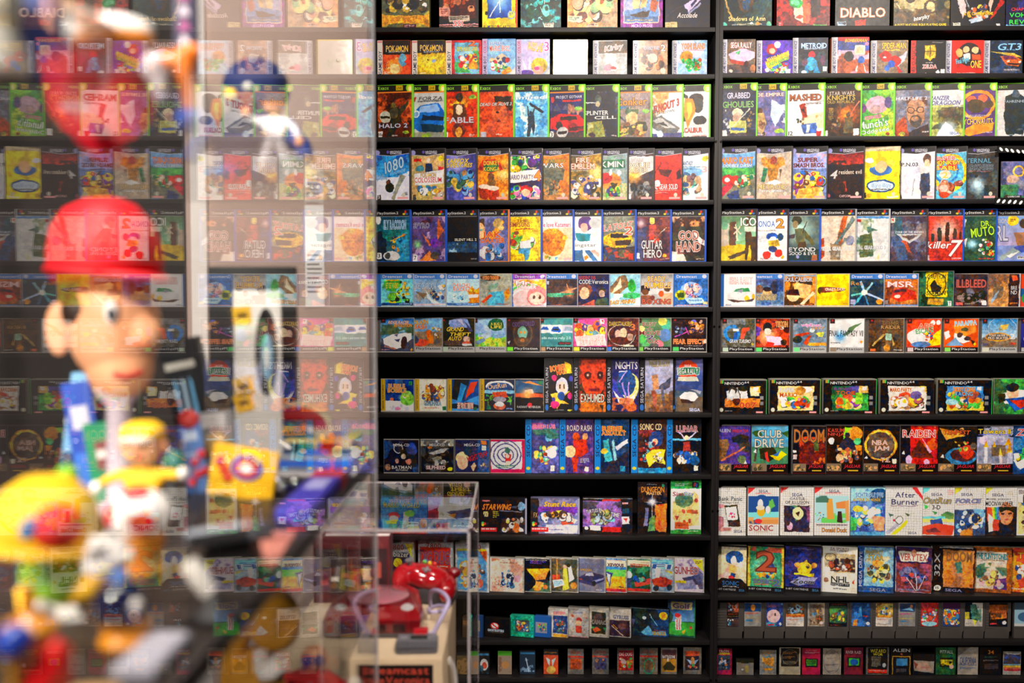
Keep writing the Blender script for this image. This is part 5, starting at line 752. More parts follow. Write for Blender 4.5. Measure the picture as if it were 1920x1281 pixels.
  (1343, 1399, 'white gridded box with fingers holding a small card', 'f d8cfc6;G 7 8a8782;p d8cfc6 0,0 24,0 14,7 4,12 0,14;p a87078 0,36 20,36 34,40 8,44;p 96656e 0,58 22,62 24,80 0,92;p a77 8,84 52,84 50,90 10,92;p 221 26,38 70,36 80,80 40,82;p d8cfc6 29,41 67,39 72,66 36,68;s 38 48 24 16 8 c35 357 222;p 322 38,70 74,68 77,78 42,80;T 4 18 82 9 456 Bank Panic;T 10 29 64 5 666 The Sega Card;T 58 88 30 6 447 SEGA', {'y0': 911, 'y1': 1001, 'th': 0.028}),
  (1403, 1461, 'white gridded box with a blue spiky toy hero', 'f d8cfc6;$W;r 2 18 96 58 247;n 48b .25 6 2 18 96 30;p 7bd 2,52 98,50 98,66 2,68;n c84 .45 5 2 62 96 14;n 6a4 .3 6 62 24 36 30;e 44 30 24 15 247;e 40 34 9 10 eee;e 42 50 13 10 e93;e 40 42 14 5 eba;e 64 46 8 8 eee;e 34 70 12 5 b33;T 34 4 30 6 447 SEGA;z 24 11 50 4 c66;T 4 78 78 12 b33 SONIC;z 20 91 48 3 987', {'y0': 912, 'y1': 1002, 'th': 0.028}),
  (1464, 1526, 'white gridded box with a moonlit dark wood picture', 'f d8cfc6;G 7 8a8782;p a33 0,0 24,0 14,7 4,12 0,14;r 12 38 76 54 2c2434;n 475 .35 6 12 38 40 54;n 746 .3 6 52 40 36 50;e 52 54 17 13 dd9;p 322 44,54 58,50 54,60;e 30 80 9 8 c9a;e 24 74 6 5 322;T 34 12 32 7 447 SEGA;T 28 21 44 5 545 CASTLE;T 14 28 72 6 545 OF ILLUSION;z 30 35 44 2 766;T 3 6 16 5 edd@14 ACTION', {'y0': 912, 'y1': 1003, 'th': 0.028}),
  (1528, 1594, 'white gridded box with an orange tree house picture', 'f d8cfc6;$W;r 2 18 94 56 9bc;n 5a4 .4 6 2 54 94 20;p c84 34,24 50,24 56,66 36,66;p b74 60,32 88,28 92,44 62,44;p c85 86,30 96,26 98,70 88,70;n 354 .4 6 4 18 40 14;p 322 66,50 76,50 80,74 64,72;s 8 50 20 20 8 357 c63 eee;T 40 5 30 6 447 SEGA;z 30 11 46 4 c66;z 6 77 88 4 545;T 22 84 70 9 e93/654 Donald Duck', {'y0': 912, 'y1': 1003, 'th': 0.028}),
  (1596, 1660, 'blue box with small white capped figures and clouds', 'f 9ce;r 0 28 100 72 459;n 68b .3 8;e 82 18 28 16 246;s 6 36 84 50 30 59c eee 48b fc5 eee;p 4a5 0,60 20,66 14,90 0,90;p c86 60,60 98,60 98,90 70,90;e 60 52 12 9 eee;e 22 44 16 6 eb4;T 14 10 80 10 48c/def SCHTROUMPFS;T 6 22 80 6 fc3/742 AUTOUR DU MONDE;T 24 84 26 5 347 SEGA;r 0 92 100 8 58a', {'y0': 914, 'y1': 1004, 'th': 0.028}),
  (1661, 1730, 'white gridded box with jets and yellow flight paths', 'f d8cfc6;G 7 8a8782;p d8cfc6 0,0 24,0 14,7 4,12 0,14;p 99a 0,94 34,70 40,76 8,98;p dc3 16,98 60,66 62,72 30,98;e 38 68 11 8 eee;o 38 68 11 8 1.5 443;p 454 10,54 24,56 14,62;p 454 54,52 68,56 62,60;e 24 68 3 3 c33;p c33 70,0 82,0 100,18 100,26;T 26 10 54 11 447 After;T 16 24 74 12 447 Burner;z 14 38 74 3 767;T 62 92 24 5 447 SEGA', {'y0': 914, 'y1': 1005, 'th': 0.028}),
  (1731, 1790, 'white gridded box with a red convertible by the sea', 'f d8cfc6;G 7 8a8782;p 6bd 0,0 24,0 14,7 4,12 0,14;p 574 56,56 76,50 98,54 98,66 60,64;r 0 60 70 5 6ad;p db6 0,64 100,66 100,72 0,72;p 347 22,68 60,64 64,78 26,78;p c43 0,80 50,74 98,80 96,98 2,98;p 633 10,88 40,84 60,92 20,94;p 4a5 4,34 20,40 8,46;p 474 26,48 46,52 38,56;T 26 11 36 6 447 SEGA;T 2 20 88 13 ca5/468~ OutRun;T 30 36 26 9 322 3-D;z 78 4 18 12 d88', {'y0': 915, 'y1': 1005, 'th': 0.028}),
  (1791, 1848, 'white gridded box with battling spacecraft in blue', 'f d8cfc6;G 7 8a8782;p cb3 0,0 24,0 14,7 4,12 0,14;r 0 46 100 54 346;n 8be .3 6 0 44 100 40;p cde 60,52 80,66 96,60 90,76 66,76;n e83 .4 5 0 60 60 40;e 34 52 7 5 bcd;s 10 50 80 44 18 c96 edc 235 fa5;T 20 11 38 6 447 SEGA;T 4 23 80 9 99c/447~ FORCE;z 6 34 76 3 a88', {'y0': 915, 'y1': 1005, 'th': 0.028}),
  (1849, 1907, 'white gridded box with a rainbow and large face', 'f d8cfc6;G 7 8a8782;p cb3 0,0 24,0 14,7 4,12 0,14;r 0 40 100 60 211c1e;p c43 4,40 20,40 24,70 6,70;p db3 20,40 28,40 32,70 24,70;p 4a5 28,40 34,40 38,70 32,70;p 47b 34,40 42,40 46,66 38,70;e 66 54 22 24 b75;p 221 44,40 90,40 92,54 70,46 48,52;e 56 54 6 2 322;e 78 54 6 2 322;e 66 66 7 2 944;p dcb 10,52 30,66 26,90 10,92;p b43 26,66 44,66 44,90 24,90;n 4ba .25 4 20 86 70 12;T 20 12 38 6 447 SEGA;T 2 22 78 5 333 MICHAEL JACKSON S;T 0 28 88 10 222 MOONWALKER', {'y0': 916, 'y1': 1006, 'th': 0.028}),
  (1908, 1966, 'pale box with black lettering and yellow scene', 'f d8cfc6;r 4 30 92 66 ba7;n db5 .4 6 4 36 92 60;s 8 40 80 50 16 322 db6 eee;p 36a 10,30 40,34 30,44;z 6 6 60 9 322;r 20 16 34 16 322', {'y0': 916, 'y1': 1006, 'th': 0.028}),
 ]),
 ({'n': 11, 'y0': 1045, 'y1': 1110, 't': 'C', 'th': 0.0105, 'name': 'jewel_case', 'cat': 'case', 'edge': '998', 'gloss': 1, 'grp': 'boxes and disc cases on the eleventh shelf'}, [
  (714, 776, 'grey box with a yellow moon and dark landing pad', 'f 888;r 6 22 80 74 223;n 335 .3 7 6 40 80 50;e 50 42 14 9 db3;p 274 6,74 40,60 86,66 86,96 6,96;p 376 30,60 60,84 20,90;p dc3 72,3 96,3 96,34;T 24 5 46 11 a33 7800;T 12 19 72 11 ddc/223 Ballblazer;r 94 0 6 100 998', {'y0': 1013, 'y1': 1108, 'th': 0.025, 'name': 'game_box', 'cat': 'box'}),
  (783, 849, 'grey box with red upper panel and yellow ground', 'f 999;r 4 12 88 50 b32;r 4 60 88 38 db3;p 385 52,72 66,62 84,72 66,84;s 10 62 80 34 16 4a4 c43 eb4 754;T 24 4 42 10 a33 7800;T 6 20 84 24 c64/25a DIG DUG;z 12 49 74 5 ecb;r 94 0 6 100 aaa', {'y0': 1014, 'y1': 1110, 'th': 0.025, 'name': 'game_box', 'cat': 'box'}),
  (853, 917, 'grey box with a blue panel and orange rings', 'f 999;r 6 14 86 82 58b;e 30 50 18 12 d94;e 40 80 16 10 ca8;s 12 40 74 56 26 e93 c65 bcd 754 db5;T 34 4 42 10 a33 7800;r 6 14 86 4 cb3;p b53 70,18 94,18 92,40;r 93 0 7 100 bbb', {'y0': 1016, 'y1': 1110, 'th': 0.025, 'name': 'game_box', 'cat': 'box'}),
  (918, 983, 'disc case with blue armoured figures on sepia', 'f c98;n ecb .35 7;n a64 .3 6;s 26 34 50 56 40 347 58a dde 235;s 6 60 30 34 12 c87 ebb;e 80 60 10 10 c9a;z 28 14 44 5 864;r 0 0 4 100 ddd;l 0 2 100 2 2.5 aaa;r 96 0 4 100 888'),
  (966, 1034, 'disc case with an orange speedway under dark sky', 'f 141214;p e93 30,34 98,30 70,70 98,98 40,98 60,70;n 354 .5 6 20 66 80 34;p d84 60,50 90,40 70,96 50,96;p 223 52,66 90,60 90,74;e 84 84 7 6 c64;z 40 9 46 10 64a;z 30 6 60 3 ccc;l 0 2 100 2 2.5 aaa;r 96 0 4 100 888'),
  (1024, 1085, 'disc case with a pale couple in a forest', 'f 443;n 654 .4 6;p cb4 52,30 62,26 70,90 50,96;p ddd 66,24 78,24 86,60 70,72;e 70 22 6 6 221;e 58 26 6 6 c98;r 18 50 24 14 b43;p dde 18,66 50,62 56,80 24,90;z 22 68 28 16 48a;e 84 80 10 10 b73;l 34 6 34 60 3 c84;l 0 2 100 2 2.5 aaa;r 96 0 4 100 888'),
  (1073, 1136, 'grey blue disc case with a wedge shaped dark car', 'f 667;p 335 16,60 36,48 60,42 92,50 96,64 60,82 20,72;p 99a 40,48 60,42 64,52 38,54;p 88a 60,66 94,56 92,62 62,72;e 64 74 6 8 222;r 14 62 14 3 c43;T 12 18 74 12 88b/445 NIGHT RIDER;T 24 33 36 6 db4/a43 SPECIAL;z 70 92 20 3 bbb;l 0 2 100 2 2.5 aaa;r 96 0 4 100 888'),
  (1113, 1176, 'disc case with a jet over green and golden fields', 'f 47a;r 36 6 60 20 e5d8b0;r 36 34 60 22 6b5;r 36 54 60 36 e93;p 447 36,40 60,44 52,60 48,90 42,70;p bce 40,44 52,50 46,80;n 8b5 .3 6 50 40 46 20;r 36 90 60 8 b33;T 42 16 48 9 347/a44 XEVIOUS;z 44 7 40 3 c77;z 76 83 16 4 222;l 0 2 100 2 2.5 aaa;r 96 0 4 100 888'),
  (1156, 1222, 'disc case with a red headed caped fighter on green', 'f 243;n 375 .4 6;r 26 6 70 18 e5d8b0;e 36 50 10 11 bce;p c43 50,72 96,58 96,76 56,86;p 346 26,60 44,60 44,88 26,88;s 46 48 46 24 12 359 6a8 c65;r 26 90 70 8 b33;z 38 18 54 11 a32;z 70 12 24 4 a88;l 0 2 100 2 2.5 aaa;r 96 0 4 100 888'),
  (1203, 1265, 'disc case with a red open wheel racer', 'f 789;n 9ab .4 7;r 30 6 66 26 7bd;p b43 30,64 60,54 92,64 88,84 40,86;p dcd 40,30 60,30 56,58 44,58;e 44 90 9 9 333;e 84 86 8 9 333;p e93 70,36 94,40 92,48;T 34 18 56 14 36b/fff~ F1;z 34 14 50 6 36b;l 0 2 100 2 2.5 aaa;r 96 0 4 100 888'),
  (1252, 1321, 'disc case with a yellow corner and fighter plane', 'f cbd;n 879 .35 7;p 446 40,60 80,50 94,74 60,84;p 88a 24,74 70,64 80,90 30,94;p dc3 66,4 96,4 96,40;r 22 68 30 7 cb3;p 557 62,20 96,44 96,90 86,90;T 18 26 66 22 b34/edd GUNHED;z 76 9 18 10 654;l 0 2 100 2 2.5 aaa;r 96 0 4 100 888'),
  (1340, 1400, 'cream box with a blue spiky toy hero', 'f cb9;n d99 .25 7 2 20 40 50;e 60 26 28 14 247;e 58 32 10 10 eee;e 66 40 12 5 dba;e 54 50 12 9 da6;p 247 50,58 66,58 62,70 50,70;e 80 40 7 7 ddd;e 52 68 10 4 b33;p 171416 0,80 20,70 80,70 100,80 100,90 0,90;T 22 75 54 9 37b SONIC;z 22 86 54 3 bbb;p 9a8f80 0,4 100,4 100,10 0,10;$V', {'y0': 1023, 'y1': 1113, 'th': 0.026, 'name': 'game_box', 'cat': 'box'}),
  (1405, 1470, 'yellow checked box with a large red numeral', 'f 375;q 50 50 40 7a9;r 0 4 7 84 c93;r 93 4 7 84 c93;T 26 12 50 42 c53/732 2;s 22 50 60 20 14 e93 eee 247 d83;e 62 46 13 10 347;e 62 50 6 5 eca;n b43 .3 6 6 5 88 10;T 16 72 52 9 37b/a63 SONIC;T 70 71 20 14 37b/a63 2;z 20 82 40 4 a54;$V', {'y0': 1023, 'y1': 1113, 'th': 0.026, 'name': 'game_box', 'cat': 'box'}),
  (1475, 1540, 'dark blue box with a yellow diving machine', 'f 224;n 337 .4 8;e 54 48 20 13 db3;p db3 28,58 80,58 78,66 26,62;e 36 42 9 6 c84;e 80 42 9 6 c84;e 62 44 5 5 445;p ca4 44,42 60,30 66,44;p 88a 16,80 40,68 90,66 80,76 40,86;T 24 72 58 9 332/99a~ Zoom;z 20 8 60 3 667;$V', {'y0': 1023, 'y1': 1113, 'th': 0.026, 'name': 'game_box', 'cat': 'box'}),
  (1544, 1608, 'white box with an ice hockey photograph', 'f d5cbbb;r 10 16 82 40 a97;n eee .35 6 10 16 82 40;n 322 .35 5 10 26 82 28;s 20 24 66 28 14 322 843 eee;o 26 24 16 8 2 444;T 26 2 50 5 843 EA SPORTS;z 24 8 50 3 655;T 28 64 50 14 222 NHL;r 26 79 52 6 333;T 28 80 48 4 ccc HOCKEY 94;e 14 74 7 5 754;p a43 86,78 92,68 92,80;z 34 90 38 3 333', {'y0': 1025, 'y1': 1112, 'th': 0.026, 'name': 'game_box', 'cat': 'box'}),
  (1613, 1677, 'blue bordered box with a painted armoured party', 'f 247;r 18 2 78 84 79a;n ba8 .4 6 18 20 78 60;s 22 34 70 46 30 cb8 754 443 ca4;e 54 36 16 7 c84;T 22 8 46 9 db4/532 PHANTASY;T 28 18 42 11 db4/532 STAR;T 3 88 76 9 cce@90 MEGA DRIVE;T 34 90 44 7 aac/247 SEGA', {'y0': 1025, 'y1': 1112, 'th': 0.026, 'name': 'game_box', 'cat': 'box'}),
  (1684, 1747, 'red and grey box with lightning machinery', 'f 633;n 845 .35 7;r 0 0 100 36 324;p dcb 8,10 92,10 86,32 16,32;s 10 40 80 40 24 447 668 223 a56;l 30 66 58 96 2 cce;l 56 56 60 96 2 cce;l 84 60 62 96 2 cce;e 44 60 6 5 c43;e 50 14 9 8 a76;T 14 14 74 15 c54/dcb VERYTEX;z 6 92 88 5 68a;r 0 0 2 100 99b;l 0 99 100 99 1.5 99b', {'y0': 1027, 'y1': 1113, 'th': 0.026, 'name': 'game_box', 'cat': 'box'}),
  (1752, 1828, 'worn black box with blazing combat and big numbers', 'f 171214;r 28 8 70 80 964;n c73 .4 6 28 10 68 76;n 521 .35 6 28 30 68 56;p 465 56,34 70,32 72,56 58,58;T 8 66 50 13 bbb@90 32X;r 0 0 4 100 777;T 36 10 58 22 964/c83 DOOM;e 16 91 8 6 ccb;T 12 89 8 5 222 15;T 34 92 38 6 99c/334 SEGA;l 20 3 96 3 3 999', {'y0': 1027, 'y1': 1114, 'th': 0.026, 'name': 'game_box', 'cat': 'box'}),
  (1826, 1897, 'carved frame box with a prehistoric cartoon scene', 'f 952;n 742 .4 6;r 10 10 78 82 b9a899;n cba .3 7 10 10 78 40;p 465 14,42 34,36 30,60 14,70;p 564 40,36 50,34 46,44;n 354 .3 5 10 44 78 30;p 536 60,70 88,66 88,92 56,92;e 72 84 9 7 aaa;s 16 50 60 40 14 db6 754 c99;T 12 14 78 12 5ab/254 THE FLINTSTONES;z 26 28 56 3 654', {'y0': 1027, 'y1': 1113, 'th': 0.026, 'name': 'game_box', 'cat': 'box'}),
  (1892, 1962, 'red box with a sheepdog like flying figure', 'f b43;n e93 .35 7;e 50 50 20 14 edc;s 20 36 60 46 18 c54 fc6 347 edc;T 30 10 60 14 fc3/922 TALE;z 10 90 60 5 ecc', {'y0': 1030, 'y1': 1114, 'th': 0.026, 'name': 'game_box', 'cat': 'box'}),
 ]),
 ({'n': 12, 'y0': 1130, 'y1': 1197, 't': 'N', 'th': 0.018, 'name': 'game_cartridge', 'cat': 'cartridge', 'grp': 'cartridges and boxes on the twelfth shelf'}, [
  (872, 881, 'brown labelled slim cartridge', 'f 432;r 6 10 88 40 543;z 10 20 80 20 c84', {'t': 'K', 'y0': 1150, 'y1': 1190, 'W': 14, 'x1': 881}),
  (881, 905, 'dark blue cartridge in front of a teal one', 'f 247;r 20 20 60 50 887;s 22 22 56 46 14 4a5 c53 eb4 ddd', {'t': 'K', 'y0': 1152, 'y1': 1193}),
  (908, 956, 'black cartridge with a white and red ghostly badge', 'f 100e0f;e 40 40 14 15 eee;o 40 42 18 18 4 c33;l 28 30 52 56 5 c33;T 12 60 66 12 9bd/fff GHOSTBUSTERS;z 14 76 60 5 777', {'t': 'K', 'y0': 1150, 'y1': 1186}),
  (953, 1001, 'bright teal cartridge with a colourful label', 'f 2a8;r 22 20 60 56 456;s 24 22 56 52 30 c53 36b fc4 eee 247;r 0 0 100 10 3b9;r 88 10 12 90 298', {'t': 'K', 'y0': 1152, 'y1': 1193}),
  (1002, 1033, 'deep blue cartridge with a grey landscape label', 'f 259;r 8 28 70 52 889;s 10 32 66 44 20 4a5 c43 cb5 358', {'t': 'K', 'y0': 1152, 'y1': 1192}),
  (1028, 1065, 'clear edged box with a red title and blue castle', 'f c9c2b8;r 26 24 70 62 347;s 28 34 66 50 20 465 247 b54 8ac;r 26 88 70 11 d93;z 26 10 60 12 c34;r 96 0 4 100 999', {'t': 'C', 'y0': 1139, 'y1': 1193, 'name': 'game_box', 'cat': 'box', 'th': 0.022}),
  (1062, 1104, 'grey box with a red overalled cartoon workman', 'f aaa39c;r 14 24 78 10 a54;n bbb .3 8;e 52 40 14 9 b43;e 52 50 12 9 ca8;p b43 38,60 66,60 64,84 40,84;s 18 46 22 36 10 976 dcb 865;s 66 46 22 36 10 976 dcb 865;e 82 22 14 10 ba9;z 22 14 50 8 668;r 0 96 100 4 c99', {'t': 'C', 'y0': 1139, 'y1': 1194, 'name': 'game_box', 'cat': 'box', 'th': 0.022}),
  (1101, 1142, 'cream box with a dark spaceship panel', 'f c5beb0;r 14 14 70 74 332;e 46 32 24 14 544;n 4a5 .2 5 14 66 70 18;p c53 20,74 40,64 60,76 30,84;T 10 42 76 13 443/dcc ZANAC;r 94 0 6 100 999', {'t': 'C', 'y0': 1139, 'y1': 1194, 'name': 'game_box', 'cat': 'box', 'th': 0.022}),
  (1139, 1183, 'cream box with a starfield and rocket', 'f cdc5ba;r 4 40 90 56 323;n 434 .4 6 4 40 90 56;e 60 60 18 12 644;l 12 60 66 94 5 cba;l 20 56 40 70 4 e93;T 20 22 70 13 88a/456 GYRUSS;z 20 10 50 5 a98;r 95 0 5 100 ddd', {'t': 'C', 'y0': 1141, 'y1': 1194, 'name': 'game_box', 'cat': 'box', 'th': 0.022}),
  (1183, 1254, 'wide dark box with a starship duel and yellow dot', 'f 1c2630;n 354 .3 7;n 247 .3 6;p 6ad 30,86 46,60 60,84 90,74 94,92 40,96;l 50 20 70 60 1.5 9cd;p 557 0,40 16,40 6,70;e 38 34 5 6 def;e 86 24 10 14 eb3;e 86 24 5 7 e83;T 58 80 34 13 db3/832 GRADIUS;z 62 74 30 5 c54;l 0 1 100 1 2 888', {'t': 'C', 'y0': 1142, 'y1': 1195, 'name': 'game_box', 'cat': 'box', 'th': 0.022}),
  (1254, 1304, 'green edged box with a striped golfer', 'f 254;g2 4 60 247 7ad;r 2 62 94 34 4a4;p 354 4,34 20,44 12,66 2,66;e 40 48 11 7 dba;e 36 44 12 5 b33;p eee 26,54 50,54 48,82 30,84;l 34 54 34 82 3 b33;l 42 54 42 82 3 b33;p eb3 52,84 64,78 60,92 54,92;e 84 74 5 4 c54;r 12 10 76 20 d8c88a;T 18 13 62 13 365/d8c Golf;r 95 0 5 100 375', {'t': 'C', 'y0': 1123, 'y1': 1196, 'name': 'game_box', 'cat': 'box', 'th': 0.022}),
  (1340, 1395, 'grey cartridge with a black label of two faces', 'r 0 0 100 100 433;n c64 .4 5 0 0 100 40;s 10 4 80 34 14 eba c53 9bd;r 0 40 100 22 191415;z 10 45 80 6 a53;l 0 56 100 56 2 a84;s 4 66 90 30 14 7cd eee 258', {'lx': (38, 80)}),
  (1396, 1434, 'grey cartridge with a grey label and coloured lines', 'r 0 0 100 100 99958f;r 2 2 96 34 247;e 50 20 14 14 c84;z 6 40 80 8 c54;l 4 61 96 61 2 cb4;r 8 70 40 8 48b;z 8 88 80 4 79b', {'lx': (0, 82)}),
  (1434, 1473, 'grey cartridge with a pale pink round creature label', 'r 0 0 100 100 348;n 59a .3 6;e 44 56 40 28 dbb;e 54 50 4 7 322;e 20 60 8 5 c99;r 6 90 40 6 c33;e 86 88 8 6 ddd;z 10 8 70 12 a55', {'lx': (8, 86)}),
  (1472, 1512, 'grey cartridge with a white half label and red title', 'r 0 0 100 100 d5cdc5;r 0 0 100 54 543;n 79a .3 6 10 4 80 40;s 10 8 80 40 12 9bd 843 322;r 0 48 100 12 c63;z 14 46 70 10 eb5;z 8 70 60 4 c66;e 84 74 12 7 bbb;z 10 88 70 5 888', {'lx': (2, 88)}),
  (1513, 1552, 'grey cartridge with a silver edged battle label', 'r 0 0 100 100 9a958c;r 8 6 84 88 765;n a98 .3 6 8 20 84 70;p 58a 20,44 60,40 40,56;p e93 50,30 64,28 60,50;s 14 50 70 36 12 543 976 b64;e 80 84 12 6 dcc;z 14 10 70 12 433', {'lx': (5, 85)}),
  (1552, 1593, 'grey cartridge with a dark green crowd label', 'r 0 0 100 100 191618;r 4 14 92 70 354;n 6a5 .35 5 4 24 92 56;s 8 30 80 50 24 4a4 dc4 854 47a;z 12 6 76 5 a43;z 10 92 40 4 a33', {'lx': (6, 88)}),
  (1594, 1637, 'grey cartridge with a blue towers and orange base label', 'r 0 0 100 100 247;n 47b .3 6;p 59c 40,20 50,14 56,60 36,60;n c54 .4 5 4 66 92 32;r 60 52 26 6 c43;e 86 86 10 7 ddd;p e83 10,74 30,70 30,98 6,98', {'lx': (8, 88)}),
  (1636, 1681, 'grey cartridge with a gold cartoon adventure label', 'r 0 0 100 100 d5cdc5;r 0 0 100 58 864;n db6 .35 6 0 4 100 50;s 8 10 84 44 20 ca5 4a5 36b eee;r 8 54 80 8 e93;z 10 70 56 4 b77;e 84 76 12 8 aaa;z 8 88 80 6 777', {'lx': (12, 84)}),
  (1681, 1722, 'grey cartridge with a grey label and blue bird', 'r 0 0 100 100 8e8a86;r 6 4 90 34 346;p 8bd 20,30 70,20 90,34;e 74 16 8 8 c86;z 6 44 70 8 b36;l 4 66 96 66 2 cb4;r 8 74 36 6 48b;z 8 90 70 4 79b', {'lx': (10, 86)}),
  (1722, 1765, 'grey cartridge with a red label of bubbles', 'r 0 0 100 100 a33;s 4 22 92 60 30 48c 4a5 c54 e9a eee;e 50 88 44 10 9cd;o 26 14 16 10 3 c66', {'lx': (12, 86)}),
  (1765, 1808, 'grey cartridge with a confetti blocks label', 'r 0 0 100 100 347;r 0 0 100 26 424;s 2 26 96 70 60 c43 fc4 48b eee e83', {'lx': (8, 82)}),
  (1807, 1848, 'grey cartridge with a torn green creature label', 'r 0 0 100 100 c8c0b8;r 0 0 40 70 191618;p 354 30,10 60,6 86,60 60,90 36,60;n 587 .3 6 30 10 60 70;r 0 40 24 30 cb4;p dd5 44,70 70,76 54,96;z 6 84 30 8 888', {'lx': (4, 86)}),
  (1846, 1896, 'grey cartridge with an orange truck on black label', 'r 0 0 100 100 191415;r 0 8 100 34 742;p d73 4,40 90,30 96,66 8,70;n 432 .3 5 4 40 92 30;T 14 30 74 16 c52/432 ROAD;z 20 16 54 10 d63;r 6 84 36 7 c44;e 82 84 12 8 ddd', {'lx': (14, 86)}),
  (1903, 1950, 'grey cartridge with a pale blue vehicle label', 'r 0 0 100 100 9bc;r 0 0 100 30 456;e 50 60 34 20 468;r 0 88 100 12 ccc', {'lx': (0, 86)}),
 ]),
 ({'n': 13, 'y0': 1213, 'y1': 1264, 't': 'A', 'th': 0.02, 'name': 'game_cartridge', 'cat': 'cartridge', 'grp': 'old console cartridges on the thirteenth shelf'}, [
  (872, 882, 'dark cartridge with a tan label, half covered', 'r 0 0 100 100 653;n a85 .4 6;r 0 0 100 14 222', {'y0': 1214, 'y1': 1256, 'W': 26}),
  (892, 918, 'black cartridge with a white helmet label', 'r 0 0 100 100 222;r 6 6 88 10 48b;e 60 56 30 26 ddd;e 62 60 18 14 c53;n 356 .3 5 6 60 88 36', {'y1': 1256}),
  (933, 960, 'black cartridge with a green topped earth label', 'r 0 0 100 100 a98;r 0 0 100 20 5a3;n 865 .4 6 6 26 88 64;e 54 60 28 16 c96', {'y1': 1258}),
  (974, 1004, 'black cartridge with a blue lightning label', 'r 0 0 100 100 234;r 4 6 92 8 48b;n 9bd .3 5 6 30 88 60;l 40 30 60 90 6 cde', {'y1': 1258}),
  (1019, 1047, 'black cartridge with an orange winged label', 'r 0 0 100 100 c53;r 0 0 100 20 222;z 6 8 84 8 d83;p cdd 14,30 44,40 40,70;p cdd 86,30 56,40 60,70;e 50 82 30 16 db6;e 50 80 10 10 fc6', {'y1': 1260}),
  (1064, 1095, 'grey label cartridge with fire orange art', 'r 0 0 100 100 7d7872;T 14 8 66 12 b54 ATARI;r 0 28 100 7 c43;r 14 38 72 42 b53;n e83 .4 5 14 38 72 42', {'y1': 1262}),
  (1110, 1142, 'grey label cartridge with violet warriors art', 'r 0 0 100 100 7d7872;T 14 8 66 12 b54 ATARI;r 0 28 100 7 c43;r 14 38 72 44 557;s 14 38 72 44 14 b86 436 c75;z 14 29 70 4 ecc', {'y1': 1263}),
  (1157, 1189, 'grey label cartridge with a red bubble art', 'r 0 0 100 100 7d7872;r 6 10 88 74 b33;s 8 36 84 46 24 eee c43 db4 4a5 e83;e 34 50 14 10 ecc;T 12 18 76 12 fdd DIG DUG;z 10 90 60 4 999', {'y1': 1264}),
  (1199, 1234, 'grey label cartridge with an arched desert art', 'r 0 0 100 100 7d7872;T 14 8 66 12 b54 ATARI;r 0 28 100 7 c43;r 14 38 72 44 864;o 50 70 30 30 5 4a7;n ca5 .3 5 14 38 72 44', {'y1': 1264}),
  (1239, 1270, 'grey label cartridge with a dark tank on gold', 'r 0 0 100 100 7d7872;r 6 8 88 82 b83;r 6 8 88 34 533;p 332 14,70 40,54 60,54 88,72 80,84 20,84;e 44 46 7 7 edc;T 10 28 78 11 eee BATTLEZONE', {'y1': 1264}),
  (1281, 1316, 'grey label cartridge with a winged insect art', 'r 0 0 100 100 7d7872;r 10 14 76 70 322;r 10 14 76 18 c53;e 50 50 10 16 c84;p 9bd 16,44 44,50 40,66;p 9bd 84,44 56,50 60,66;s 20 62 60 18 10 c64 4a5 b9c', {'y1': 1265}),
  (1340, 1373, 'red cartridge with a blue towers label', 'r 0 0 100 100 924;r 12 26 74 56 345;s 14 30 70 50 20 58a e84 ccd 223;r 12 16 74 8 db4;T 14 6 66 8 ddd TRON', {'y1': 1264}),
  (1381, 1414, 'black clip edged cartridge with a foil label', 'r 0 0 100 100 7d7872;r 0 0 100 20 221;p 221 0,0 26,0 26,26 70,26 70,0 100,0 100,10 0,10;e 60 60 14 22 985;e 34 64 8 6 ccc', {'y0': 1222, 'y1': 1252}),
  (1425, 1456, 'tapered grey cartridge with a bird of fire label', 'p 8b8780 0,0 100,0 84,100 16,100;p 48a 30,30 60,24 70,60 40,70;n e93 .4 5 14 30 70 36;z 20 8 60 8 c84;r 24 74 50 8 d93', {'y0': 1209, 'y1': 1257, 'wedge': 1}),
  (1461, 1502, 'cream cartridge with a black text label', 'r 0 0 100 100 b5ab94;r 8 4 84 66 1c1715;o 50 37 38 28 1.5 998;z 16 16 66 10 c84;z 16 34 56 8 a74;z 16 50 64 12 998', {'y1': 1266}),
  (1504, 1539, 'magenta cartridge with a green screen label', 'r 0 0 100 100 a24;r 18 38 66 34 191418;r 24 42 54 24 493;z 26 44 50 18 221;z 14 14 78 7 ecc;z 20 6 60 4 d99', {'y1': 1264}),
  (1543, 1578, 'white cartridge with a plain ruled text label', 'r 0 0 100 100 a69c90;o 50 50 46 44 1.5 544;z 16 10 66 12 655;z 24 36 50 5 655;z 14 60 72 6 544;z 28 84 44 6 655', {'y1': 1264}),
  (1583, 1619, 'dark magenta cartridge with a blue screen label', 'r 0 0 100 100 723;r 18 36 66 36 191418;r 24 40 54 26 4a3;e 52 54 20 12 259;T 8 12 82 11 dbb RIVER RAID', {'y1': 1266}),
  (1624, 1668, 'black label cartridge with yellow title and red foot', 'r 0 0 100 100 6c6762;r 8 4 84 92 181415;r 8 80 84 14 c32;z 14 84 70 5 ecc;z 24 36 40 36 998;T 18 8 68 13 dc3 WIZARD;T 30 22 42 9 dc3 WOR;e 78 66 8 8 bbb', {'y1': 1267}),
  (1671, 1710, 'black cartridge with a blue screen and gold frame', 'r 0 0 100 100 181415;r 6 34 88 66 c93;r 10 37 80 63 181415;r 26 42 54 26 48b;z 26 78 50 14 877;T 8 6 84 12 ccc ALIEN;e 50 26 6 4 a53', {'y1': 1267}),
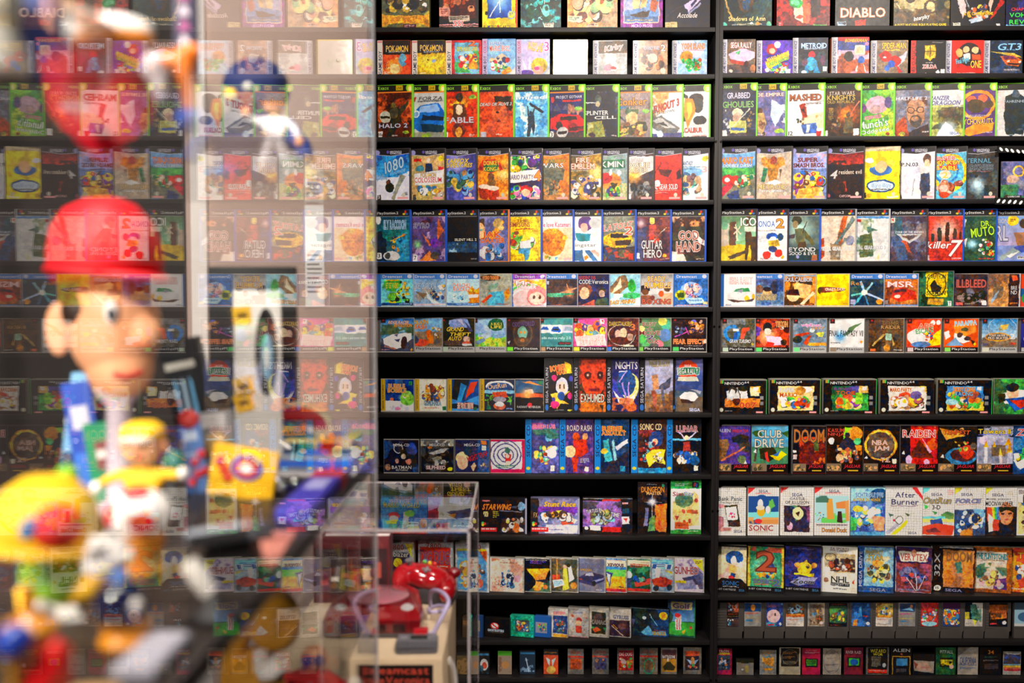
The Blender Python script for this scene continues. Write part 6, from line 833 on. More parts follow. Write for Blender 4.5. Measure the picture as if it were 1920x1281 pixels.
  (1713, 1753, 'black cartridge with a trapezoid red and cream label', 'r 0 0 100 100 181415;p 9d9488 0,30 100,34 96,90 4,80;p 843 0,30 30,60 10,70;p b98 26,40 64,40 90,80 10,78;z 34 62 40 7 b65', {'y0': 1218, 'y1': 1258}),
  (1755, 1793, 'green cartridge with a small dark picture', 'r 0 0 100 100 253;r 20 36 66 36 221;n cb3 .4 5 22 44 62 22;e 80 70 11 8 ca9;T 20 10 66 12 cdc PITFALL', {'y1': 1266}),
  (1796, 1835, 'off white cartridge with blue slab lettering', 'r 0 0 100 100 aaa298;p 7c756c 0,0 60,0 0,36;r 8 64 84 2 347;z 12 72 76 8 569;T 10 36 80 26 347 CALIFORNIA;z 40 8 40 6 889', {'y1': 1267}),
  (1839, 1878, 'black cartridge with a small orange numeral', 'r 0 0 100 100 161213;T 36 10 28 14 e83 34;z 20 34 64 6 364;z 14 46 74 6 988;z 20 60 66 20 655', {'y1': 1266}),
  (1881, 1915, 'grey cartridge with a rainbow striped label', 'r 0 0 100 100 a9a49c;r 4 10 92 44 544;n 459 .3 5 4 14 92 40;r 4 54 92 5 8bc;r 4 60 92 7 db4;r 4 68 92 7 c64;r 4 76 92 7 a34;r 20 8 70 4 eee', {'y0': 1222, 'y1': 1267}),
 ]),
]
# ---------------------------------------------------------------- the room
plaster_dark = mat('1c1a1a', .8, scale=12)
XL, XR, YB, YF, CEIL = -2.3, 3.2, -2.2, WALL + .42, 3.55
struct(box('floor', XL, XR, YB, YF, -.1, 0, mat('3a3432', .6, scale=6)))
struct(box('ceiling', XL - .1, XR + .1, YB - .1, YF + .1, CEIL, CEIL + .1, plaster_dark))
struct(box('wall_front', XL, XR, YF, YF + .1, 0, CEIL, plaster_dark))
struct(box('wall_rear', XL, XR, YB - .1, YB, 0, CEIL, mat('4a4644', .8, scale=5)))
struct(box('wall_left', XL - .1, XL, YB - .1, YF + .1, 0, CEIL, mat('4e4846', .8, scale=5)))
struct(box('wall_right', XR, XR + .1, YB - .1, YF + .1, 0, CEIL, mat('2c2a2a', .8, scale=5)))

# ---------------------------------------------------------------- the black shelving, two units side by side
black_board = mat('171415', .55, grain=.35, scale=30)
black_edge = mat('1e1a1b', .5, grain=.3, scale=60)
ROW_Y = {0: (51, 139, 257, 375, 491, 576, 661, 773, 888, 1002, 1112, 1197, 1266),
         1: (48, 137, 255, 373, 490, 576, 662, 777, 890, 1005, 1114, 1198, 1267)}
SF, SB = WALL - .026, WALL + .27            # front and back of the boards
def board_z(y): return place(960, y, SF if y < 555 else WALL).z
def shelving(i, x0, x1, label):
    t = thing('shelving_unit', label, 'shelf', ((x0 + x1) / 2, SF, 0), group='black shelving units along the wall')
    w = (x1 - x0) / 2
    dpt = SB - SF
    top = wall_z(-78)
    for s in (-1, 1):
        box('side_panel', s * w - (0 if s < 0 else .013), s * w + (.013 if s < 0 else 0), -.004, dpt, 0, top + .03, black_edge, t, .001)
    box('back_panel', -w, w, dpt, dpt + .012, 0, top + .03, black_board, t)
    box('top_board', -w + .013, w - .013, 0, dpt, top, top + .03, black_edge, t, .001)
    for y in ROW_Y[i]:
        z = board_z(y)
        box('shelf', -w + .013, w - .013, 0, dpt - .001, z - .0165, z, black_board, t, .0012)
    box('plinth', -w + .013, w - .013, .02, .04, 0, wall_z(1275), black_edge, t)
    for y in (268, 612, 955, 1270):
        for s in (-1, 1):
            lathe('screw', [(0, 0), (.003, .0002), (.0042, .0016), (.0042, .003), (0, .003)], mat('0c0b0b', .35, metal=.6), t,
                  (s * (w - .0092), -.004, wall_z(y)), (rad(90), 0, 0), seg=12)
    return t
shelving(0, wall_x(688, 200), wall_x(1345, 150) - .0003, 'black shelving unit behind the red console case')
shelving(1, wall_x(1345, 150) + .0003, wall_x(1990, 150), 'black shelving unit holding the row of white gridded boxes')

# ---------------------------------------------------------------- every box, case and cartridge on the shelves
STAMP_ORDER = sorted(STAMPS, key=lambda k: -len(k))
ORD = ['first', 'second', 'third', 'fourth', 'fifth', 'sixth', 'seventh', 'eighth', 'ninth', 'tenth', 'eleventh', 'twelfth', 'thirteenth']
RES = 1.5
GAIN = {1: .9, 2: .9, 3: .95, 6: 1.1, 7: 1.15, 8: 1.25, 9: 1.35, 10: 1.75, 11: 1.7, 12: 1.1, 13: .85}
_all = ''
for d, items in ROWS:
    for it in items:
        for c in expand(it[3]).split(';'):
            if c.startswith('T '): _all += ' '.join(c.split()[6:])
load_glyphs(_all + "Dreamcast CodeVeronica")

def quad(name, x0, x1, z0, z1, y, uv, m, parent):
    me = bpy.data.meshes.new(name)
    me.from_pydata([(x0, y, z0), (x1, y, z0), (x1, y, z1), (x0, y, z1)], [], [(0, 1, 2, 3)])
    l = me.uv_layers.new(name='print')
    u0, u1, v0, v1 = uv
    for i, q in enumerate(((u0, v0), (u1, v0), (u1, v1), (u0, v1))): l.data[i].uv = q
    return link(name, me, m, parent)

NES_GREY, ATARI_BLACK = mat('4d4744', .6, grain=.12, scale=200), mat('151313', .5)
def cart_body(kind, w, h, th, color, t):
    """cartridge shells"""
    if kind == 'N':                                        # grey shell, stepped foot and ribbed flank
        nb = .2 * h
        prism('shell', [(0, 0), (w - .006, 0), (w - .006, nb), (w, nb), (w, h), (0, h)], 0, th, NES_GREY, t, bevel=.0008)
        bm = bmesh.new()
        for k in range(9):
            z = h * .28 + k * h * .075
            box_bm(bm, w * .03, w * .34, -.0012, .001, z, z + h * .03)
        o = from_bm('grip_rib', bm, NES_GREY, t)
    elif kind == 'A':
        prism('shell', [(0, 0), (w, 0), (w, h), (0, h)], 0, th, ATARI_BLACK, t, bevel=.0015)
    else:
        prism('shell', [(0, 0), (w, 0), (w, h * .94), (w * .97, h), (w * .03, h), (0, h * .94)], 0, th, mat(color, .45), t, bevel=.0015)
        box('ridge', 0, w, -.002, 0, h * .9, h * .97, mat(color, .45), t, .0006)

made = []
BAY_L = (wall_x(688, 200), wall_x(1345, 150))
for d, items in ROWS:
    # sheet of printed pictures for this row
    prep = []
    for idx, it in enumerate(items):
        o = dict(d)
        if len(it) > 4: o.update(it[4])
        x0, x1 = it[0], o.get('x1', it[1])
        W = o.get('W') or (x1 - x0)
        if prep and prep[-1][1] // 1338 == x0 // 1338 and 0 < prep[-1][2] - (x1 - W) < 4: W = x1 - prep[-1][2] - .4
        H = o['y1'] - o['y0']
        lw, lh = W, H
        if o['t'] == 'N':
            f0, f1 = o['lx']; lw = W * (f1 - f0) / 100; lh = H * .66
        w2, h2 = max(8, int(round(lw * RES))), max(8, int(round(lh * RES)))
        im, texts = paint(it[3], w2 * 2, h2 * 2, d['n'] * 100 + idx, GAIN.get(d['n'], 1.0))
        im = im.reshape(h2, 2, w2, 2, 3).mean((1, 3))
        prep.append([o, x0, x1, W, H, lw, lh, im, texts, it])
    sw = sum(p[7].shape[1] + 2 for p in prep); sh = max(p[7].shape[0] for p in prep)
    atlas = np.zeros((sh, sw, 3), np.float32); cx = 0
    for p in prep:
        im = p[7]; h2, w2 = im.shape[:2]
        atlas[:h2, cx:cx + w2] = im
        atlas[:h2, cx + w2:cx + w2 + 2] = im[:, -1:]
        p.append(((cx + .5) / sw, (cx + w2 - .5) / sw, 1 - (h2 - .5) / sh, 1 - .5 / sh)); cx += w2 + 2
    sheets = {}
    # how far each bay's boxes are turned so that they overlap like fallen cards
    need = {0: .04, 1: .04}
    for a, b in zip(prep, prep[1:]):
        bay = 0 if a[1] < 1338 and b[1] < 1338 else (1 if a[1] >= 1338 else None)
        if bay is None: continue
        if b[2] - b[3] < a[2] - .3:
            need[bay] = max(need[bay], min(.24, (a[0].get('th') + .0015) / ((b[2] - a[2]) * WALL / FPX)))
    for k, (o, x0, x1, W, H, lw, lh, im, texts, it, uv) in enumerate(prep):
        bay = 0 if x0 < 1338 else 1
        rough, spec = o.get('rough', .32 if o.get('gloss') else .42), o.get('spec', .4)
        if (rough, spec) not in sheets: sheets[(rough, spec)] = sheet_mat('printed_sheet', atlas, rough, spec)
        m = sheets[(rough, spec)]
        th = o.get('th', .02)
        ang = math.atan(need[bay])
        if 'yaw' in o: ang = o['yaw']
        zb = board_z(ROW_Y[bay][d['n'] - 1]) + .0002
        ym = (o['y0'] + o['y1']) / 2
        h = wall_z(o['y0']) - min(wall_z(o['y1']), zb if o['y1'] < 555 else 9)
        xr = wall_x(x1, ym)
        w = (min(xr - wall_x(x1 - W, ym), xr - BAY_L[bay] - .0155)) / math.cos(ang)
        name, cat = o['name'], o['cat']
        t = thing(name, it[2] + ' on the %s shelf' % ORD[d['n'] - 1], cat, group=d['grp'])
        # origin: lower right front corner
        t.location = (xr, WALL + .002, zb)
        t.rotation_euler = (0, 0, -ang)
        xo = -w                                            # local x of the left edge
        base = o.get('edge')
        f = re.match(r'f ([0-9a-z]+)', expand(it[3]))
        side = base or (f.group(1) if f else '555')
        if o['t'] in 'NAK':
            cart_body(o['t'], w, h, th, side, t)
            for ob in t.children: ob.location.x = xo
        eps = -.0005
        if o['t'] == 'N':
            f0, f1 = o['lx']
            lx0, lx1, lz0, lz1 = xo + w * f0 / 100, xo + w * f1 / 100, h * .34, h
            eps = -.0016
            cover = quad('label_sticker', lx0, lx1, lz0, lz1, eps, uv, m, t)
        elif o['t'] in 'AK':
            lx0, lx1, lz0, lz1 = xo + w * .02, xo - w * .02 + w, h * .02, h * .985
            if o['t'] == 'K': eps = -.0026
            if o.get('wedge'):
                lx0, lx1 = xo, xo + w
            cover = quad('label_sticker', lx0, lx1, lz0, lz1, eps, uv, m, t)
        else:
            bev = .0022 if name == 'game_case' else .0008
            if name == 'jewel_case':
                box('case', xo, 0, 0, th, 0, h, mat(side, .25, coat=.5), t, .0006)
                lx0, lx1, lz0, lz1 = xo + .0015, -.0012, .0012, h - .0015
                for zz in (h - .0016, 0):                  # clear lid rims, top and bottom
                    box('rim', xo, 0, -.0014, 0, zz, zz + .0016, mat('cfc6be', .2, coat=.5), t)
            else:
                box('case' if name == 'game_case' else 'carton', xo, 0, 0, th, 0, h, mat(side, .4, coat=.3 if name == 'game_case' else 0), t, bev)
                g = bev * .5
                lx0, lx1, lz0, lz1 = xo + g, -g, g, h - g
            if name == 'game_case':                        # opening seam on the fore edge
                box('seam', -.0006, .0004, th * .44, th * .56, .004, h - .004, mat('1a1a1a', .6), t)
            elif name == 'game_box':                       # tuck flap on top
                box('flap', xo + w * .04, -w * .04, th * .08, th * .92, h, h + .0007, mat(side, .5, grain=.3), t)
            cover = quad('cover', lx0, lx1, lz0, lz1, eps, uv, m, t)
        LW, LH = lx1 - lx0, lz1 - lz0
        for q, (tx, ty, tw, th_, st, s) in enumerate(texts):
            L = Lettering()
            c, ol, sh_, ro = text_style(st)
            if ro == 90:
                L.line(s, lx0 + tx / 100 * LW, lz0 + (100 - ty) / 100 * LH, tw / 100 * LH, th_ / 100 * LW, c, ol, sh_, 90, eps)
            else:
                L.line(s, lx0 + tx / 100 * LW, lz0 + (100 - ty - th_) / 100 * LH, tw / 100 * LW, th_ / 100 * LH, c, ol, sh_, ro, eps)
            L.build('wording', t)
        made.append(t)
# ---------------------------------------------------------------- the glass showcase on the near side
PANE_X = -.213
CASE0, CASE1 = .28, 1.55
DECK = 1.25                                  # showcase shelf
HIGH = EYE + .15                             # upper glass shelf
GLASS = pane_mat('clear_glass')
ACRYL = pane_mat('clear_acrylic', tint=(.975, .975, .985), n=1.49)
RIM = mat('b9b2b4', .25, spec=.6)
case = thing('showcase', 'tall glass showcase full of toys mirroring the wall of games', 'showcase', (PANE_X, 0, 0))
def at_case(o):
    o.location.x -= PANE_X
    return o
CL = -1.25
at_case(box('side_pane', PANE_X - .003, PANE_X, CASE0, CASE1, .80, 2.55, GLASS, case))
at_case(box('pane_edge', PANE_X - .0045, PANE_X + .0008, CASE1, CASE1 + .004, .80, 2.55, mat('8f898b', .3, spec=.6), case))
at_case(box('shelf', CL, PANE_X - .004, CASE0, CASE1 - .005, DECK - .02, DECK, mat('2f2622', .45, grain=.1), case, .002))
at_case(box('shelf_mat', -.42, PANE_X - .006, 1.375, CASE1 - .008, DECK, DECK + .0015, mat('d8d0ca', .5), case))
at_case(box('shelf_lip', PANE_X - .0042, PANE_X - .0031, CASE0, CASE1 - .005, DECK - .02, DECK + .001, mat('6e6668', .3, metal=.4), case))
at_case(box('upper_shelf', CL, PANE_X - .004, CASE0, CASE1 - .005, HIGH - .006, HIGH, GLASS, case))
at_case(box('base_deck', CL, PANE_X, CASE0, CASE1, .76, .80, mat('2a2626', .5), case))
at_case(box('base', CL, PANE_X, CASE0, CASE1, 0, .76, mat('1d1a1b', .5), case))
at_case(box('top_pane', CL, PANE_X, CASE0, CASE1, 2.5502, 2.556, GLASS, case))
at_case(box('top_rail', PANE_X - .02, PANE_X, CASE0, CASE1, 2.5562, 2.575, mat('2a2626', .5), case))
at_case(box('top_rail', CL, PANE_X, CASE1 - .02, CASE1, 2.5562, 2.575, mat('2a2626', .5), case))
at_case(box('corner_post', CL, CL + .02, CASE1 - .02, CASE1, .80, 2.55, RIM, case))

at_case(box('lamp_bar', -.66, -.44, .66, .74, 1.224, DECK - .0202, mat('1c1a1b', .4), case, .001))  # added housing for the fill light below the shelf

# pale partitions behind it
p = place(352, 640, 2.30); q = place(692, 640, 2.30)
struct(box('partition_pale', p.x, q.x, 2.30, 2.34, 0, 2.9, mat('b0988d', .75, grain=.05, scale=5)))
p2 = place(-260, 640, 2.55)
struct(box('partition_grey', p2.x, place(372, 640, 2.55).x, 2.55, 2.59, 0, 2.9, mat('332d2b', .75, grain=.12, scale=4)))
a = place(362, 640, 2.29); b = place(391, 640, 2.29)
struct(box('trim_1', a.x, b.x, 2.285, 2.2995, 0, 2.9, mat('ddd5d0', .6)))

def W(px, py, d): return place(px, py, d)
def span(x0, x1, y0, y1, d):
    a = W(x0, y1, d); b = W(x1, y0, d)
    return a.x, b.x, a.z, b.z
def base_thing(name, label, cat, px, d, z=DECK, group=None):
    return thing(name, label, cat, (place(px, 640, d).x, d, z), 0, group)
def loc_of(t, px, py, d):
    return W(px, py, d) - t.location
def px_m(n, d): return n * d / FPX

# ---- notice and black display board on and before the pale partition
n = thing('notice_sheet', 'narrow white printed notice fixed to the pale partition', 'poster', (W(590, 480, 2.298).x, 2.2985, W(590, 575, 2.298).z))
x0, x1, z0, z1 = span(573, 607, 385, 575, 2.298)
sh = box('paper', x0, x1, -.001, 0, 0, z1 - z0, mat('e6e2df', .7), n); sh.location.x = -n.location.x
for k in range(9):
    box('text_line', (x0 - n.location.x) * .8, (x1 - n.location.x) * (.75 if k % 3 else .5), -.0013, -.001, (z1 - z0) * (.14 + .045 * k), (z1 - z0) * (.157 + .045 * k), mat('77706e', .7), n)

def slab(name, label, cat, x0, x1, y0, y1, d, th, color, tilt=0.0, lean=0.0, base=DECK, group=None, rough=.5):
    """upright panel or carton whose foot stands on the shelf; returns thing, width, height"""
    ax, bx, az, bz = span(x0, x1, y0, y1, d)
    w = bx - ax
    h = bz - base
    t = thing(name, label, cat, ((ax + bx) / 2, d, base), 0, group)
    t.rotation_euler = (-lean, tilt, 0)
    box('body', -w / 2, w / 2, 0, th, 0, h, mat(color, rough), t, min(.0015, th * .3))
    return t, w, h

t, w, h = slab('display_board', 'matt black board standing behind the white blister pack', 'board', 394, 552, 500, 860, 1.50, .02, '121011', base=DECK + .0015)
t, w, h = slab('blister_pack', 'tall white card pack with a black oval window and yellow stickers', 'package', 441, 526, 545, 860, 1.42, .006, 'e6e0d8', base=DECK + .0015)
ov = lathe('oval_window', [(0, -.002), (.0155, -.002), (.0165, 0), (0, 0)], mat('171314', .3), t, (w * .19, -.001, h * .66), (rad(-90), 0, 0), seg=40)
ov.scale = (1, 3.8, 1)
bd = ball('surfboard', (0, 0, 0), (.0085, .004, .033), mat('8cc0dc', .3), t); bd.location = (w * .22, -.004, h * .63)
bd2 = ball('board_panel', (0, 0, 0), (.005, .0025, .017), mat('e8ece8', .3), t); bd2.location = (w * .22, -.0072, h * .625)
for i, (fz, rr) in enumerate(((.87, .10), (.49, .3), (.40, .3))):
    box('sticker', -w * .5, -w * .12, -.0012, -.0002, -.013, .013, mat('eebb22', .5), t, rot=(0, -rr, 0)).location.z = h * fz
    box('sticker_print', -w * .42, -w * .2, -.0018, -.0012, -.004, .004, mat('7a5a18', .5), t, rot=(0, -rr, 0)).location.z = h * fz

t, w, h = slab('game_box', 'black carton with pale blue stripes leaning inside the showcase', 'box', 352, 420, 632, 914, 1.32, .03, '14141a', tilt=-.20)
box('title_bar', -w * .42, w * .36, -.001, 0, h * .80, h * .85, mat('c9c4b8', .5), t)
for k in range(3):
    prism('figure_stripe', [(-w * .3 + k * w * .2, h * .30), (-w * .18 + k * w * .2, h * .30), (-w * .2 + k * w * .2, h * .70), (-w * .27 + k * w * .2, h * .74)], -.001, 0, mat('6fb4e0' if k != 1 else 'b9d6ee', .5), t)
box('foot_band', -w * .45, w * .45, -.001, 0, h * .20, h * .26, mat('58a8dd', .5), t)
t, w, h = slab('tag_card', 'small blue hanging card beside a clear pouch', 'card', 352, 391, 782, 921, 1.25, .003, '4d7fc8', tilt=-.12)
box('print_block', -w * .35, w * .3, -.001, 0, h * .7, h * .82, mat('c9d8ee', .5), t)
box('print_line', -w * .35, w * .35, -.001, 0, h * .5, h * .54, mat('9cbbe4', .5), t)
ball('red_cap', (0, 0, h * .98), (w * .5, .006, .012), mat('c8342e', .4), t)
t, w, h = slab('pouch', 'crumpled clear grey pouch holding a tan shell', 'pouch', 388, 448, 772, 914, 1.29, .012, '8d8a8c', tilt=-.1, rough=.2)
ball('shell', (0, -.004, h * .55), (w * .4, .012, h * .2), mat('b7925e', .4), t)
box('header_card', -w * .45, w * .3, -.002, 0, h * .8, h * .98, mat('c8c2c0', .4), t)
t, w, h = slab('badge_board', 'yellow shaped card with a round blue and red badge', 'card', 386, 508, 838, 930, 1.22, .006, 'f2b80c', tilt=.17)
lathe('badge', [(0, -.002), (.020, -.002), (.020, 0), (0, 0)], mat('2b55b4', .4), t, (.004, -.0002, h * .62), (rad(-90), 0, 0)).scale = (1, .8, 1)
lathe('badge_ring', [(.013, -.003), (.0155, -.003), (.0155, -.002), (.013, -.002)], mat('c8352a', .4), t, (.004, -.0004, h * .62), (rad(-90), 0, 0)).scale = (1, .8, 1)
lathe('badge_heart', [(0, -.0035), (.008, -.0035), (.008, -.002), (0, -.002)], mat('e3dcd0', .4), t, (.004, -.0004, h * .62), (rad(-90), 0, 0)).scale = (1, .8, 1)
for k in range(3):
    ball('red_dot', (-w * .36 + k * .006, -.001, h * (.66 - .14 * k)), (.006, .001, .007), mat('cc3a22', .4), t)

# flat lying game boards near the far end of the shelf
def flat_box(name, label, cat, x0, x1, y0, y1, z0, z1, color, rz=0.0, group=None):
    t = thing(name, label, cat, ((x0 + x1) / 2, (y0 + y1) / 2, z0), rz, group)
    box('body', -(x1 - x0) / 2, (x1 - x0) / 2, -(y1 - y0) / 2, (y1 - y0) / 2, 0, z1 - z0, mat(color, .45), t, min(.003, (z1 - z0) * .3))
    return t, x1 - x0, y1 - y0, z1 - z0
t, w, l, h = flat_box('flat_console', 'flat grey console with a bright blue stripe along its side', 'console', -.365, -.224, 1.40, 1.53, DECK + .0016, DECK + .022, '8d929b')
box('blue_stripe', -w * .3, w * .49, -l / 2 - .001, -l / 2 + .001, h * .35, h * .8, mat('1f62d0', .4), t)
box('blue_key', -.01, .03, -l * .35, -l * .1, h, h + .006, mat('2a6ad4', .4), t, .001)
t, w, l, h = flat_box('play_board', 'colourful flat play board lying on the grey console', 'board', -.375, -.232, 1.43, 1.54, DECK + .0285, DECK + .040, 'e8c75a')
for i, (c, fx, fy, ww) in enumerate((('d8452c', -.3, .2, .2), ('3f8f4a', .0, -.1, .24), ('2f6cc4', .25, .25, .18), ('e8e2d8', -.1, .3, .2), ('e2872a', .3, -.25, .2), ('4aa0d8', -.33, -.2, .22))):
    box('patch', w * fx - w * ww / 2, w * fx + w * ww / 2, l * fy - l * .12, l * fy + l * .12, h, h + .0008, mat(c, .5), t)
    box('edge_patch', w * fx - w * ww / 2, w * fx + w * ww / 2, -l / 2 - .0008, -l / 2, h * .1, h * .9, mat(c, .5), t)
t = base_thing('toy_dome', 'red half round toy lid with a cream rim', 'toy', 556, 1.47, DECK + .0405)
arc = [(math.cos(math.pi * k / 20) * .052, math.sin(math.pi * k / 20) * .040 + .012) for k in range(21)]
prism('rim', [(-.052, 0)] + arc[::-1] + [(.052, 0)], 0, .016, mat('d9cfae', .35), t, bevel=.003)
prism('red_panel', [(x * .86, z * .86 + .002) for x, z in arc[::-1]], -.002, .001, mat('a81420', .3), t)
prism('screen', [(-.026, .004), (.026, .004), (.026, .026), (-.026, .026)], -.004, -.002, mat('3d4a48', .2), t)
for k in range(5):
    ball('screen_patch', (-.02 + .01 * k, -.004, .012 + .004 * (k % 2)), (.005, .001, .006), mat(('d8b04a', '5a9a68', '3b6f9e', 'c8663a', 'e0d8c4')[k], .4), t)
t, w, l, h = flat_box('long_carton', 'long blue violet carton with a red end lying by the glass', 'box', -.262, -.222, 1.09, 1.37, DECK, DECK + .016, '3b35b0')
box('red_end', -w / 2 - .0004, w / 2 + .0004, l * .2, l * .38, -.0004 + .0004, h + .0006, mat('c2242c', .4), t)
box('pale_print', -w * .3, w * .3, -l * .1, l * .12, h, h + .0008, mat('a8a6dc', .5), t)
t, w, l, h = flat_box('pink_card', 'salmon pink card lying flat near the glass', 'card', -.272, -.2225, .90, 1.04, DECK, DECK + .003, 'dd8a7c', rz=.06)
box('print_band', -w * .4, w * .4, l * .2, l * .3, h, h + .0004, mat('b8645a', .5), t)
for k, (xx, yy) in enumerate(((0, 0), (.024, .006), (.047, .0), (.012, .022), (.036, .024), (.058, .02))):
    t = thing('metal_ball', 'small polished metal balls grouped beside the yellow badge card', 'ball', (-.335 + xx, 1.24 + yy, DECK + .011), 0, 'metal balls on the showcase shelf')
    lathe('ball', [(0, -.011)] + [(.011 * math.cos(rad(v)), .011 * math.sin(rad(v))) for v in range(-75, 90, 15)] + [(0, .011)], mat('a9a6a8', .12, metal=1.0), t, seg=20)

# grey slanted handset on a black stand, white lever
t = base_thing('handset', 'grey wedge shaped handset tilted on a black stand', 'handset', 420, .86)
o = box('body', -.029, .029, -.02, .05, 0, .016, mat('8b909c', .4), t, .003, loc=(0.0, 0, .034), rot=(rad(-14), rad(-9), 0))
box('face', -.027, .027, -.0206, -.0196, .001, .0105, mat('1a191c', .3), o)
prism('stand', [(-.03, 0), (.028, 0), (.02, .034), (-.016, .034)], -.005, .03, mat('151315', .5), t)
t = base_thing('lever', 'white rounded lever on a dark round foot', 'lever', 384, .76)
tube('shaft', [loc_of(t, 352, 1052, .76) , loc_of(t, 372, 1080, .76), loc_of(t, 394, 1112, .76)], [.0065, .0085, .007], mat('e8e0d8', .35), t, seg=14)
lathe('foot', [(0, 0), (.021, 0), (.022, .006), (.008, .014), (.005, .022), (0, .022)], mat('2a2728', .4), t).location = (.004, 0, 0)
t, w, l, h = flat_box('ribbed_pad', 'pale grey ribbed pad lying in front on the shelf', 'pad', -.262, -.230, .63, .71, DECK, DECK + .008, '8f8c98')
for k in range(7):
    box('rib', -w * .42, w * .42, -l * .42 + k * l * .13, -l * .36 + k * l * .13, h, h + .002, mat('c4c0cc', .5), t)
t, w, l, h = flat_box('wood_offcut', 'small tan wooden piece before the grey ribbed pad', 'block', -.268, -.238, .575, .605, DECK, DECK + .012, 'c49a68', rz=.2)
box('saw_face', -w * .48, w * .48, -l / 2 - .0005, -l / 2, .002, h * .8, mat('d8b284', .7), t)

# ---- toys: plain dolls and soft toys
SKIN, REDC, YEL, WHT = mat('e8a57a', .45), mat('d41420', .55, grain=.1, scale=300), mat('f2b90c', .5), mat('ece4de', .5)
D = 1.15
t = base_thing('mannequin_head', 'display head of smooth plastic wearing a red peaked cap', 'mannequin', 215, D)
u = D / FPX
cx = loc_of(t, 215, 610, D)
bm = bmesh.new()
ball_bm(bm, cx, (85 * u, 80 * u, 112 * u), 28)
ball_bm(bm, cx + Vector((12 * u, -8 * u, -78 * u)), (62 * u, 58 * u, 62 * u), 24)
ball_bm(bm, cx + Vector((70 * u, -40 * u, -10 * u)), (34 * u, 26 * u, 30 * u), 20)
o = from_bm('face', bm, SKIN, t, smooth=True)
rm = o.modifiers.new('remesh', 'REMESH'); rm.mode = 'VOXEL'; rm.voxel_size = 4.5 * u
sm = o.modifiers.new('smooth', 'SMOOTH'); sm.iterations = 6; sm.factor = .5
ball('ear', cx + Vector((-92 * u, -30 * u, -6 * u)), (24 * u, 13 * u, 50 * u), SKIN, t)
ball('hair', cx + Vector((-44 * u, 6 * u, 26 * u)), (48 * u, 80 * u, 46 * u), mat('2c1a12', .6), t)
ball('eye', cx + Vector((24 * u, -76 * u, 26 * u)), (13 * u, 8 * u, 22 * u), mat('efe9e4', .2), t)
ball('iris', cx + Vector((27 * u, -83 * u, 22 * u)), (6.5 * u, 4 * u, 12 * u), mat('1d2a3a', .2), t)
tube('mouth', [cx + Vector((22 * u, -64 * u, -86 * u)), cx + Vector((44 * u, -60 * u, -92 * u)), cx + Vector((66 * u, -44 * u, -84 * u))], 5 * u, mat('b8342c', .4), t)
cc = loc_of(t, 200, 500, D)
bm = bmesh.new()
lathe_bm(bm, [(98 * u, -22 * u), (104 * u, 0), (102 * u, 34 * u), (90 * u, 78 * u), (64 * u, 112 * u), (30 * u, 126 * u), (0, 128 * u)], 36, Matrix.Translation(cc) @ Matrix.Rotation(rad(-5), 4, 'Y'))
from_bm('cap', bm, REDC, t, smooth=True)
bm = bmesh.new()
lathe_bm(bm, [(0, 0), (66 * u, 0), (74 * u, 7 * u), (66 * u, 14 * u), (0, 20 * u)], 30, Matrix.Translation(cc + Vector((58 * u, -46 * u, -24 * u))) @ Matrix.Rotation(rad(6), 4, 'Y'))
from_bm('cap_peak', bm, REDC, t, smooth=True)
tube('cap_band', [cc + Vector((104 * u * math.cos(k / 24 * 2 * math.pi), 104 * u * math.sin(k / 24 * 2 * math.pi), -14 * u - 9 * u * math.cos(k / 24 * 2 * math.pi))) for k in range(25)], 7 * u, mat('b0101a', .6), t, smooth=1)
lathe('stand', [(0, 0), (.034, 0), (.036, .004), (.016, .014), (.014, cx.z - 150 * u), (.03, cx.z - 120 * u), (0, cx.z - 110 * u)], mat('c9b9c4', .4), t).location.x = .004

